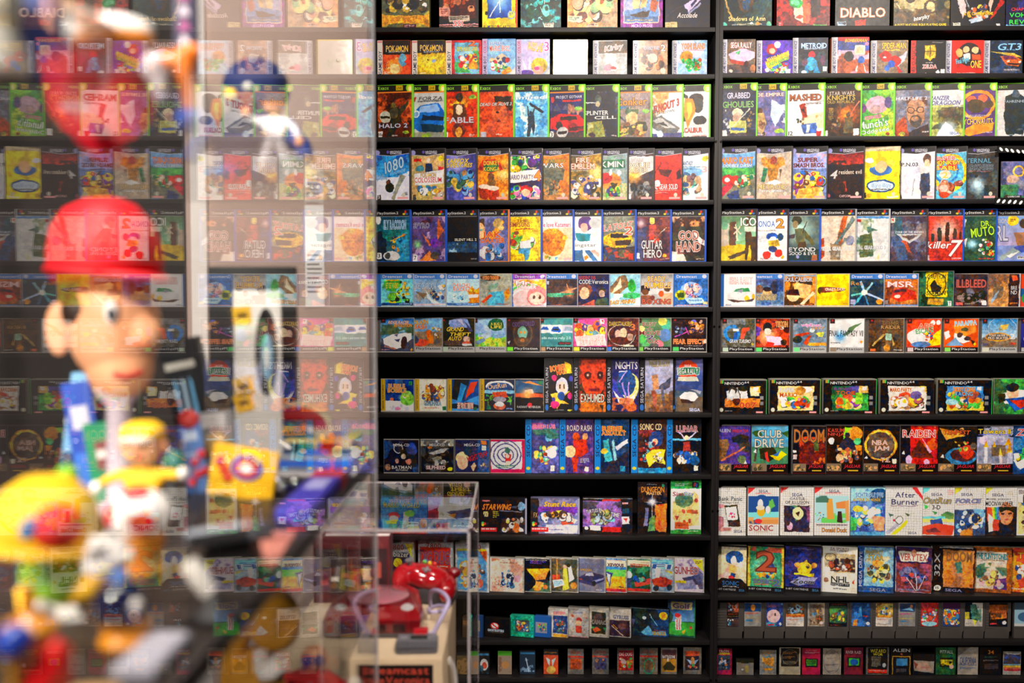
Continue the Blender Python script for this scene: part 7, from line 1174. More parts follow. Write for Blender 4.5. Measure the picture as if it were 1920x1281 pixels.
def doll(name, label, px, d, h, shirt, trousers, cap, skin=SKIN, arms=((-1, .5, -.1), (1, .5, -.1)), group=None, z=DECK, mitt=None, legs=.0, head=.26, fat=1.0, peak=None):
    """plain doll: body one skin, cap, shoes, mitts"""
    t = base_thing(name, label, 'doll', px, d, z, group)
    sk = bpy.data.meshes.new('torso')
    hip, chest, neck = h * .34, h * .56, h * .66
    V = [(0, 0, hip), (0, 0, chest), (0, 0, neck)]
    R = [h * .10 * fat, h * .125 * fat, h * .05]
    E = [(0, 1), (1, 2)]
    for s, up, fw in arms:
        i = len(V)
        V += [(s * h * .13 * fat, 0, chest + h * .02), (s * h * .22 * fat, -h * .02, chest + up * h * .12), (s * h * .27 * fat, -h * .08, chest + up * h * .34)]
        R += [h * .052, h * .045, h * .036]; E += [(1, i), (i, i + 1), (i + 1, i + 2)]
    sk.from_pydata(V, E, [])
    o = link('torso', sk, mat(shirt, .6), t)
    m = o.modifiers.new('skin', 'SKIN'); o.modifiers.new('sub', 'SUBSURF').levels = 2; o.modifiers['sub'].render_levels = 2
    for i, r in enumerate(R): sk.skin_vertices[0].data[i].radius = (r, r)
    sk.skin_vertices[0].data[0].use_root = True
    for s in (-1, 1):
        tube('trouser_leg', [(s * h * .04, 0, hip + h * .02), (s * h * (.06 + legs * .5), -h * .01, h * .19), (s * h * (.065 + legs), 0, h * .035)], [h * .075 * fat, h * .06, h * .05], mat(trousers, .6), t)
        ball('shoe', (s * h * (.068 + legs), -h * .03, h * .028), (h * .05, h * .08, h * .032), mat('3a2418', .5), t, 14)
    for s, up, fw in arms:
        ball('mitt' if mitt else 'hand', (s * h * .285 * fat, -h * .1, chest + up * h * .42), (h * .05, h * .05, h * .056), mat(mitt, .5) if mitt else skin, t, 14)
    hz = neck + h * head * .5
    ball('head', (0, 0, hz), (h * head * .5, h * head * .48, h * head * .52), skin, t)
    for s in (-1, 1):
        ball('ear', (s * h * head * .52, 0, hz), (h * head * .09, h * head * .07, h * head * .16), skin, t, 12)
        ball('eye', (s * h * head * .18, -h * head * .44, hz + h * head * .03), (h * head * .05, h * head * .04, h * head * .07), mat('1a1414', .2), t, 10)
    ball('nose', (0, -h * head * .5, hz - h * head * .08), h * head * .08, skin, t, 12)
    tube('mouth', [(-h * head * .14, -h * head * .42, hz - h * head * .24), (0, -h * head * .46, hz - h * head * .28), (h * head * .14, -h * head * .42, hz - h * head * .24)], h * head * .02, mat('8a3028', .5), t, 6)
    lathe('cap', [(h * head * .5, 0), (h * head * .56, h * head * .12), (h * head * .5, h * head * .3), (h * head * .3, h * head * .42), (0, h * head * .45)], mat(cap, .6), t, (0, 0, hz + h * head * .16))
    pk = ball('cap_peak', (0, -h * head * .45, hz + h * head * .2), (h * head * .38, h * head * .28, h * head * .07), mat(peak or cap, .5), t, 16)
    return t

doll('toy_doll', 'stout little doll in a yellow cap with a white peak', 265, 1.02, px_m(212, 1.02), 'f0b614', '5a2a6a', 'f2bd0e', mitt='ece4de', arms=((-1, -.2, 0), (1, .1, 0)), head=.36, fat=1.35, peak='ece6dc')
doll('toy_doll', 'white suited doll in a dark cap on the upper glass shelf', 520, 1.25, px_m(172, 1.25), 'e6e2ea', 'e2dce2', '20242e', z=HIGH, arms=((-1, .25, 0), (1, -.5, 0)), legs=.09, head=.19)

t = base_thing('patterned_ball', 'white ball with red panels resting on an orange cup', 'ball', 262, .88)
c = loc_of(t, 262, 962, .88); r = px_m(58, .88)
ball('ball', c, (r, r, r * .82), WHT, t, 28)
for ax, az in ((-.95, .1), (.42, -.2), (0.1, 1.2)):
    dv = Vector((math.sin(ax) * math.cos(az), -math.cos(ax) * math.cos(az), math.sin(az)))
    bmq = bmesh.new(); ball_bm(bmq, (0, 0, 0), (r * .40, r * .40, r * .06), 18, None)
    bmesh.ops.transform(bmq, matrix=Matrix.Translation(c + Vector((dv.x * r * .97, dv.y * r * .97, dv.z * r * .80))) @ dv.to_track_quat('Z', 'Y').to_matrix().to_4x4(), verts=bmq.verts)
    from_bm('red_panel', bmq, mat('d01a22', .4), t, smooth=True)
lathe('cup', [(0, 0), (.014, 0), (.018, .006), (.012, .014), (.018, .026), (.019, c.z - r * .8 + .006), (.012, c.z - r * .7), (0, c.z - r * .7)], mat('e08a2a', .4), t)

t = base_thing('bauble', 'navy blue glossy ball with a pale blue cap on an orange dish', 'bauble', 226, .70)
c = loc_of(t, 226, 1132, .70); r = px_m(50, .70)
ball('sphere', c, r, mat('12163c', .12, coat=1.0), t, 30)
lathe('cap', [(0, 0), (r * .34, 0), (r * .34, r * .25), (r * .2, r * .32), (0, r * .32)], mat('5f8fd8', .3), t, c + Vector((0, 0, r * .93)))
ball('side_button', c + Vector((r * .78, -r * .52, r * .1)), r * .26, WHT, t, 16)
lathe('dish', [(0, 0), (.016, 0), (.019, .005), (.015, .012), (.017, max(.013, c.z - r + .004)), (0, max(.012, c.z - r + .002))], mat('ee9512', .35), t)

D = .78
t = base_thing('soft_toy', 'green soft toy in a big yellow and red cap with white mittens', 'toy', 85, D)
u = D / FPX
c = loc_of(t, 108, 1075, D)
ball('head', c, (66 * u, 60 * u, 56 * u), mat('86b814', .75, grain=.2, scale=300), t, 26)
k = loc_of(t, 84, 1012, D)
lathe('cap', [(98 * u, -6 * u), (104 * u, 8 * u), (98 * u, 50 * u), (78 * u, 92 * u), (44 * u, 118 * u), (0, 126 * u)], mat('f4be08', .7, grain=.1, scale=300), t, k, (0, rad(4), 0), seg=36)
lathe('cap_brim', [(60 * u, -4 * u), (108 * u, -14 * u), (116 * u, -6 * u), (108 * u, 8 * u), (60 * u, 8 * u)], mat('eeb40a', .7), t, k, (0, rad(5), 0), seg=36)
b = ball('red_panel', k + Vector((44 * u, -52 * u, 36 * u)), (50 * u, 52 * u, 48 * u), mat('e02a1c', .7), t, 22)
ball('cap_badge', k + Vector((18 * u, -100 * u, 44 * u)), (14 * u, 6 * u, 22 * u), mat('3f78b8', .4), t, 16, Matrix.Rotation(rad(28), 4, 'Y'))
ball('body', loc_of(t, 100, 1150, D), (58 * u, 50 * u, 46 * u), mat('8a7a18', .75), t)
for i, (sx, sy, mx, my) in enumerate(((70, 1112, 108, 1150), (190, 1084, 205, 1046))):
    s0 = loc_of(t, sx, sy, D); s1 = loc_of(t, mx, my, D)
    tube('sleeve', [c + Vector(((sx - 108) * u * .3, 0, -30 * u)), s0 + Vector((0, -20 * u, 0)), s0 * .4 + s1 * .6 + Vector((0, -30 * u, 0))], [30 * u, 32 * u, 28 * u], mat('f0b812', .7), t, 14)
    hb = bmesh.new()
    pc = s1 + Vector((0, -36 * u, 0))
    ball_bm(hb, pc, (36 * u, 26 * u, 30 * u), 18)
    ho = from_bm('palm', hb, mat('ece6e2', .7), t, smooth=True)
    dirs = ((34, -14), (40, 2), (34, 18), (26, 30)) if i == 0 else ((-6, 34), (12, 36), (28, 28), (36, 12))
    for fx, fz in dirs:
        tube('finger', [pc, pc + Vector((fx * u, -6 * u, -fz * u if i == 0 else fz * u)), pc + Vector((fx * 1.7 * u, -4 * u, -fz * 1.2 * u if i == 0 else fz * 1.5 * u))], [13 * u, 13 * u, 10 * u], mat('ece6e2', .7), t, 10)
    tube('thumb', [pc, pc + Vector((-8 * u, -24 * u, 26 * u)), pc + Vector((8 * u, -32 * u, 40 * u))], [13 * u, 12 * u, 9 * u], mat('ece6e2', .7), t, 10)
ball('green_pompom', loc_of(t, 126, 893, D + .02), px_m(22, D), mat('7fc41a', .6), t, 18)

t = base_thing('toy_shoe', 'shiny red toy shoe in the near corner of the showcase', 'shoe', 70, .60)
u = .60 / FPX
prism('sole', [(-44 * u, 0), (40 * u, 0), (44 * u, 10 * u), (-44 * u, 10 * u)], -.016, .016, mat('e8dcd4', .4), t, bevel=.001)
tube('upper', [(-36 * u, 0, 30 * u), (-6 * u, 0, 36 * u), (14 * u, 0, 70 * u), (20 * u, 0, 108 * u)], [.012, .015, .013, .010], mat('cc1418', .2, coat=.6), t, 16)
ball('tongue', (30 * u, -.004, 96 * u), (.007, .006, .012), mat('e02a22', .3), t, 12)
t = base_thing('marble', 'blue glass marble beside the red toy shoe', 'marble', 14, .585)
lathe('stand', [(0, 0), (.010, 0), (.010, .003), (.004, .006), (.004, .030), (.007, .034), (0, .034)], mat('c88a2a', .4), t)
lathe('sphere', [(0, .033)] + [(.011 * math.sin(rad(v)), .044 - .011 * math.cos(rad(v))) for v in range(15, 180, 15)] + [(0, .055)], mat('1c3fae', .1, coat=.8), t)
t = base_thing('top_toy', 'small orange spinning top with a bright metal stud', 'toy', 42, .655)
lathe('top', [(0, 0), (.004, .004), (.016, .022), (.019, .030), (.012, .036), (.005, .040), (.004, .058), (0, .060)], mat('d88a1a', .25, coat=.6), t)
ball('stud', (.004, -.017, .030), .0042, mat('ece6e0', .1, metal=1.0), t, 12)

# blue boxes, a green framed card and a clear globe behind the dolls
t, w, h = slab('card_box', 'tall blue carton leaning behind the yellow capped doll', 'box', 150, 200, 715, 961, 1.22, .02, '2c50b8', tilt=-.15)
box('label', -w * .3, w * .3, -.001, 0, h * .6, h * .8, mat('d4d0e0', .5), t)
box('lower_print', -w * .4, w * .4, -.001, 0, h * .1, h * .4, mat('3a78d8', .5), t)
t, w, h = slab('card_box', 'pale sky blue carton at the back of the showcase', 'box', 108, 150, 700, 921, 1.30, .02, '7fb4dc', tilt=.14)
box('stripe', -w * .5, w * .5, -.001, 0, h * .55, h * .66, mat('dfe8ec', .5), t)
box('dark_foot', -w * .45, w * .45, -.001, 0, h * .05, h * .3, mat('24406a', .5), t)
t, w, h = slab('framed_card', 'green framed card with a red and cream middle', 'card', 178, 276, 788, 955, 1.18, .008, '1f8a5c', tilt=-.14)
box('middle', -w * .32, w * .32, -.001, 0, h * .45, h * .78, mat('7c3a38', .5), t)
box('cream_band', -w * .3, w * .3, -.0016, -.001, h * .58, h * .68, mat('e0d8d0', .5), t)
t = base_thing('glass_globe', 'clear greenish globe on a small foot behind the dolls', 'globe', 322, 1.14)
r = px_m(44, 1.14)
ball('globe', loc_of(t, 322, 868, 1.14), r, GLASS, t, 28)
ball('green_core', loc_of(t, 328, 872, 1.14), (r * .5, r * .4, r * .66), mat('1f6a52', .4), t, 18)
lathe('foot', [(0, 0), (.018, 0), (.016, .006), (.008, .012), (.008, loc_of(t, 322, 906, 1.14).z), (0, loc_of(t, 322, 906, 1.14).z)], mat('3a3a3a', .4), t)
for k, (bx, by) in enumerate(((366, 868), (378, 852), (372, 890), (384, 884), (362, 905))):
    t = base_thing('red_bead', 'glossy red beads on wires beside the yellow badge card', 'bead', bx, 1.10 + .012 * k, DECK, 'red beads on wires')
    p = loc_of(t, bx, by, 1.10 + .012 * k)
    ball('bead', p, .0052, mat('c8141e', .2, coat=.6), t, 14)
    tube('wire', [(0, 0, 0), (0, 0, p.z * .5), tuple(p)], .0008, mat('3a3436', .4), t, 6)

# upper shelf toys
t = base_thing('navy_plush', 'dark navy plush with a yellow patch on the upper glass shelf', 'toy', 478, 1.36, HIGH)
u = 1.36 / FPX
ball('body', (0, 0, 74 * u), (76 * u, 60 * u, 74 * u), mat('141f4c', .8, grain=.2, scale=300), t)
ball('head', (8 * u, 0, 178 * u), (62 * u, 54 * u, 58 * u), mat('16245a', .8, grain=.2, scale=300), t)
ball('yellow_patch', (-26 * u, -48 * u, 160 * u), (11 * u, 8 * u, 11 * u), mat('e8bc1c', .6), t)
ball('pale_patch', (6 * u, -50 * u, 172 * u), (10 * u, 8 * u, 10 * u), mat('b8b4b0', .6), t)
for s in (-1, 1):
    tube('arm', [(s * 60 * u, -10 * u, 110 * u), (s * 96 * u, -24 * u, 70 * u), (s * 104 * u, -30 * u, 40 * u)], [20 * u, 17 * u, 18 * u], mat('1b3a86', .7), t)
    ball('foot', (s * 34 * u, -34 * u, 18 * u), (26 * u, 34 * u, 18 * u), mat('2a58b0', .6), t)
D = .88
t = base_thing('bent_pipe', 'bright orange bent toy pipe with white joints', 'pipe', 340, D, HIGH)
tube('pipe', [loc_of(t, 302, 112, D), loc_of(t, 332, 116, D), loc_of(t, 352, 100, D), loc_of(t, 372, 98, D)], [.0075, .0085, .0085, .007], mat('f07a0c', .35), t, 14)
tube('down_pipe', [loc_of(t, 350, 108, D), loc_of(t, 346, 140, D), loc_of(t, 356, 178, D), loc_of(t, 358, 228, D)], [.0085, .008, .007, .007], mat('f07a0c', .35), t, 14)
ball('white_joint', loc_of(t, 290, 128, D), (.012, .01, .014), mat('e4e0e2', .4), t)
ball('white_clip', loc_of(t, 300, 160, D), (.008, .008, .016), mat('dcd8dc', .4), t)
ball('blue_foot', loc_of(t, 358, 224, D), (.014, .012, .010), mat('1c5ad0', .4), t)
t, w, h = slab('lettered_box', 'narrow navy carton with a column of pink and white marks', 'box', 328, 366, -40, 236, .93, .012, '1c1440', base=HIGH)
for k in range(9):
    prism('mark', [(-w * .28, h * (.1 + .095 * k)), (w * .26, h * (.1 + .095 * k)), (w * .12, h * (.155 + .095 * k)), (-w * .1, h * (.165 + .095 * k))], -.001, 0, mat('d8c8d8' if k % 2 else 'b0488a', .5), t)
D = .76
t = base_thing('model_plane', 'white and orange rounded model aircraft', 'toy', 205, D, HIGH)
u = D / FPX
b0 = loc_of(t, 200, 60, D)
ball('fuselage', b0, (88 * u, 40 * u, 34 * u), mat('ece8e4', .3), t)
ball('orange_belly', b0 + Vector((14 * u, -6 * u, -14 * u)), (76 * u, 38 * u, 26 * u), mat('d8821a', .35), t)
prism('fin', [(-70 * u, 0), (-40 * u, 0), (-66 * u, 60 * u), (-90 * u, 60 * u)], -.002, .002, mat('e8b488', .4), t, b0)
prism('wing', [(-30 * u, 0), (30 * u, 0), (10 * u, 8 * u), (-20 * u, 8 * u)], -.05, .05, mat('e4dcd4', .4), t, b0)
tube('stand', [(0, 0, 0), (b0.x * .5, 0, b0.z * .5), tuple(b0)], .003, mat('c8c4c8', .3), t, 8)
t, w, h = slab('small_case', 'deep blue case with red lettering strip on the upper shelf', 'case', 40, 95, -20, 160, .70, .02, '123c9a', base=HIGH)
box('strip', -w * .4, w * .4, -.001, 0, h * .62, h * .68, mat('c0303a', .5), t)
t = base_thing('white_figurine', 'small rounded white figurine beside the deep blue case', 'figurine', 12, .68, HIGH)
lathe('body', [(0, 0), (.018, 0), (.020, .006), (.013, .026), (.010, .034), (.016, .044), (.015, .056), (.008, .062), (0, .063)], mat('ece4d8', .35), t)
ball('yellow_collar', (0, 0, .033), (.013, .013, .004), mat('e2c27a', .4), t)
t = thing('red_pennant', 'translucent red pennant hanging under the upper glass shelf', 'pennant', (place(178, 168, .76).x, .76, HIGH - .0065))
pm = mat('d4102a', .3, trans=.45)
u = .76 / FPX
prism('cloth', [(-64 * u, -2 * u), (-16 * u, -2 * u), (70 * u, -96 * u), (58 * u, -112 * u), (10 * u, -106 * u), (-40 * u, -60 * u)], 0, .004, pm, t, bevel=.001)
box('clip', -64 * u, -16 * u, -.002, .006, -6 * u, -.0002, mat('e0a8b0', .3), t)

# lower deck toys, seen under the shelf
t = base_thing('mustard_plush', 'mustard yellow plush with hanging ears and a white paw', 'toy', 488, 1.36, .80)
MP = mat('c98a1c', .85, grain=.25, scale=250)
u = 1.36 / FPX
c = loc_of(t, 512, 1160, 1.36)
ball('head', c, (52 * u, 50 * u, 62 * u), MP, t, 24, Matrix.Rotation(rad(-18), 4, 'Y'))
tube('ear', [c + Vector((-20 * u, 0, 40 * u)), c + Vector((-52 * u, -6 * u, 62 * u)), c + Vector((-86 * u, -10 * u, 20 * u))], [16 * u, 24 * u, 10 * u], MP, t, 14)
tube('ear', [c + Vector((-30 * u, 10 * u, 10 * u)), c + Vector((-70 * u, 6 * u, -40 * u)), c + Vector((-84 * u, 0, -130 * u))], [16 * u, 24 * u, 18 * u], MP, t, 14)
ball('body', loc_of(t, 478, 1320, 1.36), (62 * u, 50 * u, 110 * u), MP, t, 24)
tube('paw', [c + Vector((-20 * u, -10 * u, -60 * u)), c + Vector((-4 * u, -40 * u, -90 * u)), c + Vector((26 * u, -46 * u, -66 * u))], [16 * u, 18 * u, 20 * u], mat('ded6d0', .8), t, 14)
ball('foot', (0, -.03, .022), (.05, .06, .022), MP, t)
lathe('legs', [(0, 0), (.04, 0), (.045, .02), (.04, .06), (0, .06)], MP, t)

t = thing('red_coat_doll', 'small doll in a red coat with violet goggles by the cream carton', 'doll', (place(574, 640, 1.47).x, 1.47, .80))
u = 1.47 / FPX
c = loc_of(t, 590, 1234, 1.47)
ball('head', c, (27 * u, 26 * u, 24 * u), SKIN, t, 20)
for s in (-1, 1):
    lathe('goggle', [(0, 0), (9 * u, 0), (11 * u, 3 * u), (9 * u, 6 * u), (0, 6 * u)], mat('4a3a8a', .15, coat=.6), t, c + Vector((s * 11 * u + 3 * u, -22 * u, 4 * u)), (rad(90), 0, 0), seg=18)
lathe('coat', [(0, 0), (.045, 0), (.046, .02), (.034, c.z * .6), (.030, c.z - 32 * u), (.012, c.z - 20 * u), (0, c.z - 18 * u)], mat('c8161a', .55), t)
for s in (-1, 1):
    tube('sleeve', [(s * .024, 0, c.z - 36 * u), (s * .05, -.01, c.z - 50 * u), (s * .066, -.02, c.z - 44 * u)], [.012, .010, .011], mat('d01c1c', .55), t)
    ball('glove', (s * .072, -.022, c.z - 40 * u), (.012, .011, .012), WHT, t, 14)
tube('zip', [(0.006, -.032, c.z * .62), (.008, -.029, c.z - 32 * u)], .0022, mat('8c8a90', .3), t, 6)

# ---------------------------------------------------------------- cream carton, red console and its clear cover
PL = thing('plinth', 'low black plinth carrying the cream carton', 'plinth', (-.27, 2.02, 0))
box('body', -.235, .215, -.30, .30, 0, .44, mat('151213', .5), PL, .003)
box('top_board', -.24, .22, -.305, .305, .44, .45, mat('1d1a1b', .4), PL, .002)
AX0, AX1, AY0, AY1, AZ0, AZ1 = -.455, -.077, 1.79, 2.25, .4502, 1.077
ac = thing('acrylic_cover', 'clear acrylic box cover standing over the red console', 'cover', (AX1, AY0, AZ0))
def pane(x0, x1, y0, y1, z0, z1): return box('pane', x0 - AX1, x1 - AX1, y0 - AY0, y1 - AY0, z0 - AZ0, z1 - AZ0, ACRYL, ac)
T_ = .004
pane(AX0, AX1, AY0, AY0 + T_, AZ0, AZ1 - T_); pane(AX0, AX1, AY1 - T_, AY1, AZ0, AZ1 - T_)
pane(AX0, AX0 + T_, AY0 + T_, AY1 - T_, AZ0, AZ1 - T_); pane(AX1 - T_, AX1, AY0 + T_, AY1 - T_, AZ0, AZ1 - T_)
pane(AX0, AX1, AY0, AY1, AZ1 - T_, AZ1)
ED = mat('a59c9f', .2, spec=.7)
def edge(x0, x1, y0, y1, z0, z1): return box('polished_edge', x0 - AX1, x1 - AX1, y0 - AY0, y1 - AY0, z0 - AZ0, z1 - AZ0, ED, ac)
e_ = .0005
edge(AX0, AX1 + e_, AY0 - e_, AY0 + .003, AZ1 - .0045, AZ1 + e_)
edge(AX1 - .0035, AX1 + e_, AY0 - e_, AY0 + .003, AZ0, AZ1)
edge(AX1 - .003, AX1 + e_, AY1 - .003, AY1 + e_, AZ0, AZ1)
edge(AX1 - .003, AX1 + e_, AY0, AY1, AZ1 - .003, AZ1 + e_)
edge(AX0, AX1, AY1 - .002, AY1 + e_, AZ1 - .002, AZ1 + e_)

CX0, CX1, CY0, CY1, CZ = -.440, -.127, 1.80, 2.215, .835
CREAM = mat('cbb391', .7, grain=.12, scale=30)
ct = thing('cream_carton', 'old cream cardboard carton with a dark printed panel', 'carton', ((CX0 + CX1) / 2, CY0, .4502))
hw = (CX1 - CX0) / 2; hh = CZ - .4502; ld = CY1 - CY0
box('body', -hw, hw, 0, ld, 0, hh - .002, CREAM, ct, .003)
box('lid_flap', -hw + .002, hw - .002, .003, ld * .5 - .001, hh - .002, hh, mat('d6c09e', .7, grain=.1, scale=20), ct)
box('lid_flap', -hw + .002, hw - .002, ld * .5 + .001, ld - .003, hh - .002, hh, mat('d6c09e', .7, grain=.1, scale=20), ct)
pa = (CX0 + CX1) / 2
px0, px1 = place(668, 1245, CY0).x - pa, place(812, 1245, CY0).x - pa
pz1 = place(800, 1247, CY0).z - .4502
box('dark_panel', px0, px1, -.001, 0, pz1 - .20, pz1, mat('1c1312', .4), ct)
tz = lambda py: place(960, py, CY0).z - .4502
L = Lettering(); L.line('Dreamcast', px0 + .012, tz(1264), (px1 - px0) - .02, tz(1249) - tz(1264), 'c84632', d=-.001); L.build('wording', ct)
L = Lettering(); L.line('CodeVeronica', px0 + .004, tz(1283), (px1 - px0) - .01, tz(1267) - tz(1283), 'c84632', d=-.001); L.build('wording', ct)
hp = place(846, 1250, 1.93) - ct.location
tube('handle', [(hw + .001, .14, hh - .05), (hw + .010, .14, hh - .07), (hw + .014, .145, hh - .11), (hw + .010, .15, hh - .15), (hw + .001, .15, hh - .165)], .006, mat('e0dad2', .4), ct, 10)

# console: wedge shelled body, round lid, grey foot
RC = mat('8c0d16', .16, coat=.8, trans=.12)
RD = mat('6a0a12', .2, coat=.6)
cz = CZ
con = thing('game_console', 'translucent red console with a round lid on the cream carton', 'console', (-.273, 1.905, cz + .0002))
def outline(s, fw):
    return [(-.095 * s, .0 + fw), (.095 * s, .0 + fw), (.097 * s, .06), (.080 * s, .165), (.062 * s, .190), (-.062 * s, .190), (-.080 * s, .165), (-.097 * s, .06)]
def loft(name, levels, m, parent):
    bm = bmesh.new(); rings = []
    for s, fw, z in levels:
        rings.append([bm.verts.new((x, y, z)) for x, y in outline(s, fw)])
    for a, b in zip(rings, rings[1:]):
        for i in range(8): bm.faces.new((a[i], a[(i + 1) % 8], b[(i + 1) % 8], b[i]))
    bm.faces.new(rings[0]); bm.faces.new(rings[-1])
    es = [e for e in bm.edges]
    bmesh.ops.bevel(bm, geom=es, offset=.003, segments=2, profile=.6, affect='EDGES')
    return from_bm(name, bm, m, parent, smooth=True, angle=50)
loft('foot', [(.96, .004, 0), (1.0, 0, .010)], mat('4c494c', .5), con)
loft('shell', [(1.0, .001, .010), (1.0, 0, .035)], RD, con)
loft('upper_shell', [(1.0, 0, .035), (.95, .022, .047), (.82, .045, .052)], RC, con)
lathe('lid', [(0, .0), (.062, 0), (.064, .003), (.060, .007), (.030, .009), (0, .009)], mat('a0606a', .15, coat=.9), con, (0, .105, .0518), seg=40)
lathe('lid_ring', [(.064, 0), (.068, 0), (.068, .004), (.064, .004)], RD, con, (0, .105, .0518), seg=40)
for s in (-1, 1):
    lathe('round_button', [(0, 0), (.012, 0), (.013, .003), (.010, .006), (0, .0065)], mat('a8a5a2', .3), con, (s * .066, .038, .0475), (rad(14), 0, 0), seg=22)
for k in range(4):
    box('port', -.072 + k * .038, -.048 + k * .038, -.0015, .002, .014, .029, mat('2a0508', .3), con, .0012)
def plug(px, label):
    p = place(px, 1170, 1.86)
    t = thing('cable_plug', label, 'plug', (p.x, 1.872, cz + .0002))
    box('shell', -.016, .012, -.012, .012, .008, .032, mat('c01420', .18, coat=.7), t, .004)
    box('collar', .012, .020, -.006, .006, .014, .026, mat('b8b2c0', .4), t, .002)
    box('rest', -.014, .008, -.010, .010, 0, .008, mat('8a0f18', .3), t, .001)
    return t, p
pt, p = plug(790, 'clear red plug with a lilac cable at its end')
LIL = mat('b4a9cc', .45)
ca = thing('cable', 'pale lilac cable looping from the red plug', 'cable', (p.x + .02, 1.872, cz + .02))
P_ = lambda px, py, d: place(px, py, d) - ca.location
tube('cable_loop', [(.0, 0, 0), P_(828, 1158, 1.88), P_(841, 1130, 1.90), P_(830, 1112, 1.94), P_(812, 1108, 1.99), P_(806, 1120, 2.04), P_(808, 1140, 2.06)], .0042, LIL, ca, 12, 5)
tube('cable_coil', [P_(808, 1140, 2.06), P_(822, 1136, 2.05), P_(836, 1138, 2.02), P_(826, 1146, 1.99), P_(806, 1148, 1.99), P_(804, 1142, 2.03)], .0038, LIL, ca, 12, 5)

# memory unit
vm = thing('memory_unit', 'small grey handheld unit with a tiny screen at the carton edge', 'handheld', (place(781, 1230, 1.83).x, 1.842, cz + .0002), rad(3))
box('body', -.039, .039, -.022, .022, 0, .024, mat('57565c', .5, grain=.1, scale=200), vm, .006)
box('top_plate', -.036, .036, -.0205, .0195, .0235, .0255, mat('66656b', .45), vm, .0008)
box('screen', -.012, .020, -.012, .010, .0255, .0262, mat('20261f', .15), vm)
box('front_line', -.034, .034, -.0225, -.0215, .010, .012, mat('2e2d32', .5), vm)
for k in range(2):
    lathe('key', [(0, 0), (.0035, 0), (.0035, .0015), (0, .002)], mat('88868c', .4), vm, (.027 + .0075 * k - .004, -.004 + .008 * k, .0255), seg=14)
lathe('pad', [(0, 0), (.007, 0), (.007, .0015), (0, .002)], mat('88868c', .4), vm, (-.024, -.002, .0255), seg=16)

# gamepad leaning at the back of the carton
gp = thing('gamepad', 'glossy red gamepad with a thumb stick propped behind the console', 'gamepad', (place(797, 1100, 2.12).x, 2.152, cz + .0002), rad(-8))
G = bmesh.new()
ball_bm(G, (0, 0, .052), (.060, .034, .026), 24, Matrix.Rotation(rad(16), 4, 'X') @ Matrix.Rotation(rad(11), 4, 'Y'))
ball_bm(G, (.052, -.022, .034), (.020, .040, .022), 18, Matrix.Rotation(rad(22), 4, 'X'))
ball_bm(G, (-.052, -.016, .054), (.020, .038, .022), 18, Matrix.Rotation(rad(22), 4, 'X'))
go = from_bm('shell', G, mat('a80f18', .12, coat=1.0), gp, smooth=True)
r_ = go.modifiers.new('remesh', 'REMESH'); r_.mode = 'VOXEL'; r_.voxel_size = .003
s_ = go.modifiers.new('smooth', 'SMOOTH'); s_.iterations = 8; s_.factor = .5
prism('underside', [(-.062, .024), (-.02, .004), (.02, 0), (.066, .004), (.064, .024), (0, .034)], -.034, .03, mat('3c383a', .5), gp, bevel=.004)
lathe('stick_base', [(0, 0), (.016, 0), (.014, .008), (0, .010)], mat('c8202a', .15, coat=.8), gp, (-.034, -.012, .072), (rad(14), 0, 0))
lathe('thumb_stick', [(0, 0), (.005, 0), (.005, .008), (.009, .010), (.009, .013), (0, .014)], mat('6a6668', .3), gp, (-.034, -.013, .080), (rad(14), 0, 0), seg=18)
for k, c in enumerate(('5fae4a', 'e0b428', 'd8342c', '3f6fc8')):
    ball('button', (.014 + .011 * (k % 3) - .02, .012 + .006 * (k // 3), .081 - .002 * (k % 3)), .0048, mat(c, .25), gp, 12)
box('cross_pad', -.010, .010, -.003, .003, 0, .004, mat('7c787a', .4), gp, .001, loc=(.004, -.018, .071), rot=(rad(16), rad(11), 0))
box('cross_pad', -.003, .003, -.010, .010, 0, .004, mat('7c787a', .4), gp, .001, loc=(.004, -.018, .0711), rot=(rad(16), rad(11), 0))
ball('trigger', (.058, .018, .058), (.016, .014, .012), mat('8a0c14', .15, coat=.8), gp, 16)

rb = thing('console_box', 'dark red retail carton with a white lid stripe behind the gamepad', 'box', (-.348, 2.13, cz + .0002))
box('body', -.082, .082, 0, .07, 0, .143, mat('5a0f14', .4), rb, .001)
box('front_print', -.078, .078, -.0008, 0, .02, .12, mat('2a1216', .4), rb)
box('white_stripe', -.06, .08, .02, .036, .143, .1436, mat('e2d8d2', .5), rb)
for k in range(6):
    box('print_mark', -.066 + .023 * k, -.05 + .023 * k, -.0014, -.0008, .04 + .008 * (k % 3), .05 + .008 * k, mat(('b0402e', 'd8c8b8', '9a3a2a')[k % 3], .5), rb)

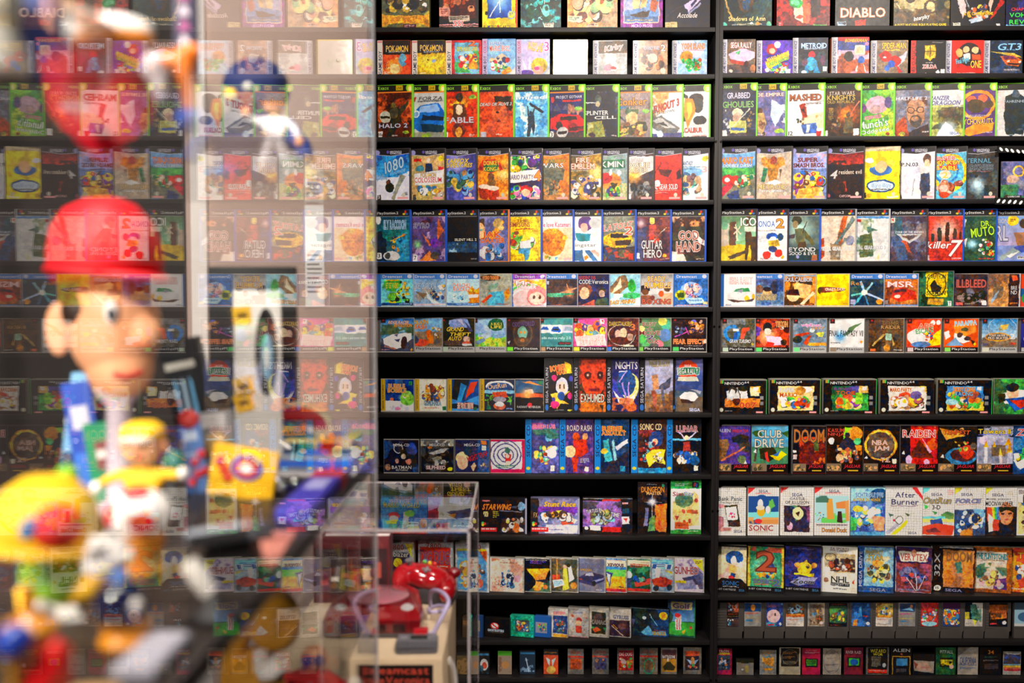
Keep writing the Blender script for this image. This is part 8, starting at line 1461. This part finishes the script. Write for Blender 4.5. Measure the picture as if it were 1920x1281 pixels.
# ---------------------------------------------------------------- oval reflections at the right shelves, imitated by added glowing ovals
def led_strip(label, pts, slope, yy):
    a = place(pts[0][0], pts[0][1], yy)
    t = thing('led_strip', label, 'lamp', a)
    b = place(pts[-1][0] + 26, pts[-1][1], yy) - a
    box('carrier', -.012, b.x, .0, .004, -.012, .012, mat('0c0b0b', .5), t)
    for x, y in pts:
        q = place(x, y, yy) - a
        o = ball('led', (0, 0, 0), (.0085, .002, .0042), mat('e8e2d0', .4, emit=.9), t, 14)
        o.location = (q.x, -.0005, q.z); o.rotation_euler = (0, slope, 0)
led_strip('black strip of white oval lamps above the golden ring carton', [(1877, 280), (1888, 281.5), (1898, 283), (1909, 284), (1919, 285)], rad(48), WALL - .02)
led_strip('black strip of white oval lamps below the golden ring carton', [(1872, 377), (1882, 378), (1893, 378.5), (1903, 379), (1914, 380)], rad(-52), SF - .0045)

# lamp bodies; those for plinth and room are added fill, out of view
for nm, lab in (('plinth_fill_light', 'square black spot lamp hanging in the room and aimed at the red console'), ('room_fill_light', 'square black spot lamp hanging in the room before the showcase'), ('case_light', 'square black spot lamp right above the open showcase')):
    lo = bpy.data.objects[nm]
    t = thing('spot_lamp', lab, 'lamp', (lo.location.x, lo.location.y, lo.location.z))
    w_ = .26 if nm == 'case_light' else .11
    hb = box('housing', -w_, w_, -w_, w_, .012, .08, mat('121111', .5), t, .004)
    hb.rotation_euler = lo.rotation_euler
    tube('stem', [(0, 0, .06), (0, 0, (CEIL - lo.location.z) * .5), (0, 0, CEIL - lo.location.z - .001)], .012, mat('1a1919', .4, metal=.5), t, 10)
for i, (lx, lz, lp) in enumerate(lamp_specs):
    t = thing('spot_lamp', ['square black spot lamp over the middle shelves', 'square black spot lamp over the far shelves', 'square black spot lamp over the showcase'][i], 'lamp', (lx, LAMP_Y - .02, lz + .02))
    d = (Vector((lx, WALL + .1, 1.75)) - Vector((lx, LAMP_Y, lz))).normalized()
    h = box('housing', -.12, .12, -.12, .12, .01, .10, mat('121111', .5), t, .004)
    h.rotation_euler = (-d).to_track_quat('Z', 'Y').to_euler()
    tube('stem', [(0, 0, .05), (0, 0, (CEIL - lz) * .5), (0, 0, CEIL - lz - .021)], .012, mat('1a1919', .4, metal=.5), t, 10)
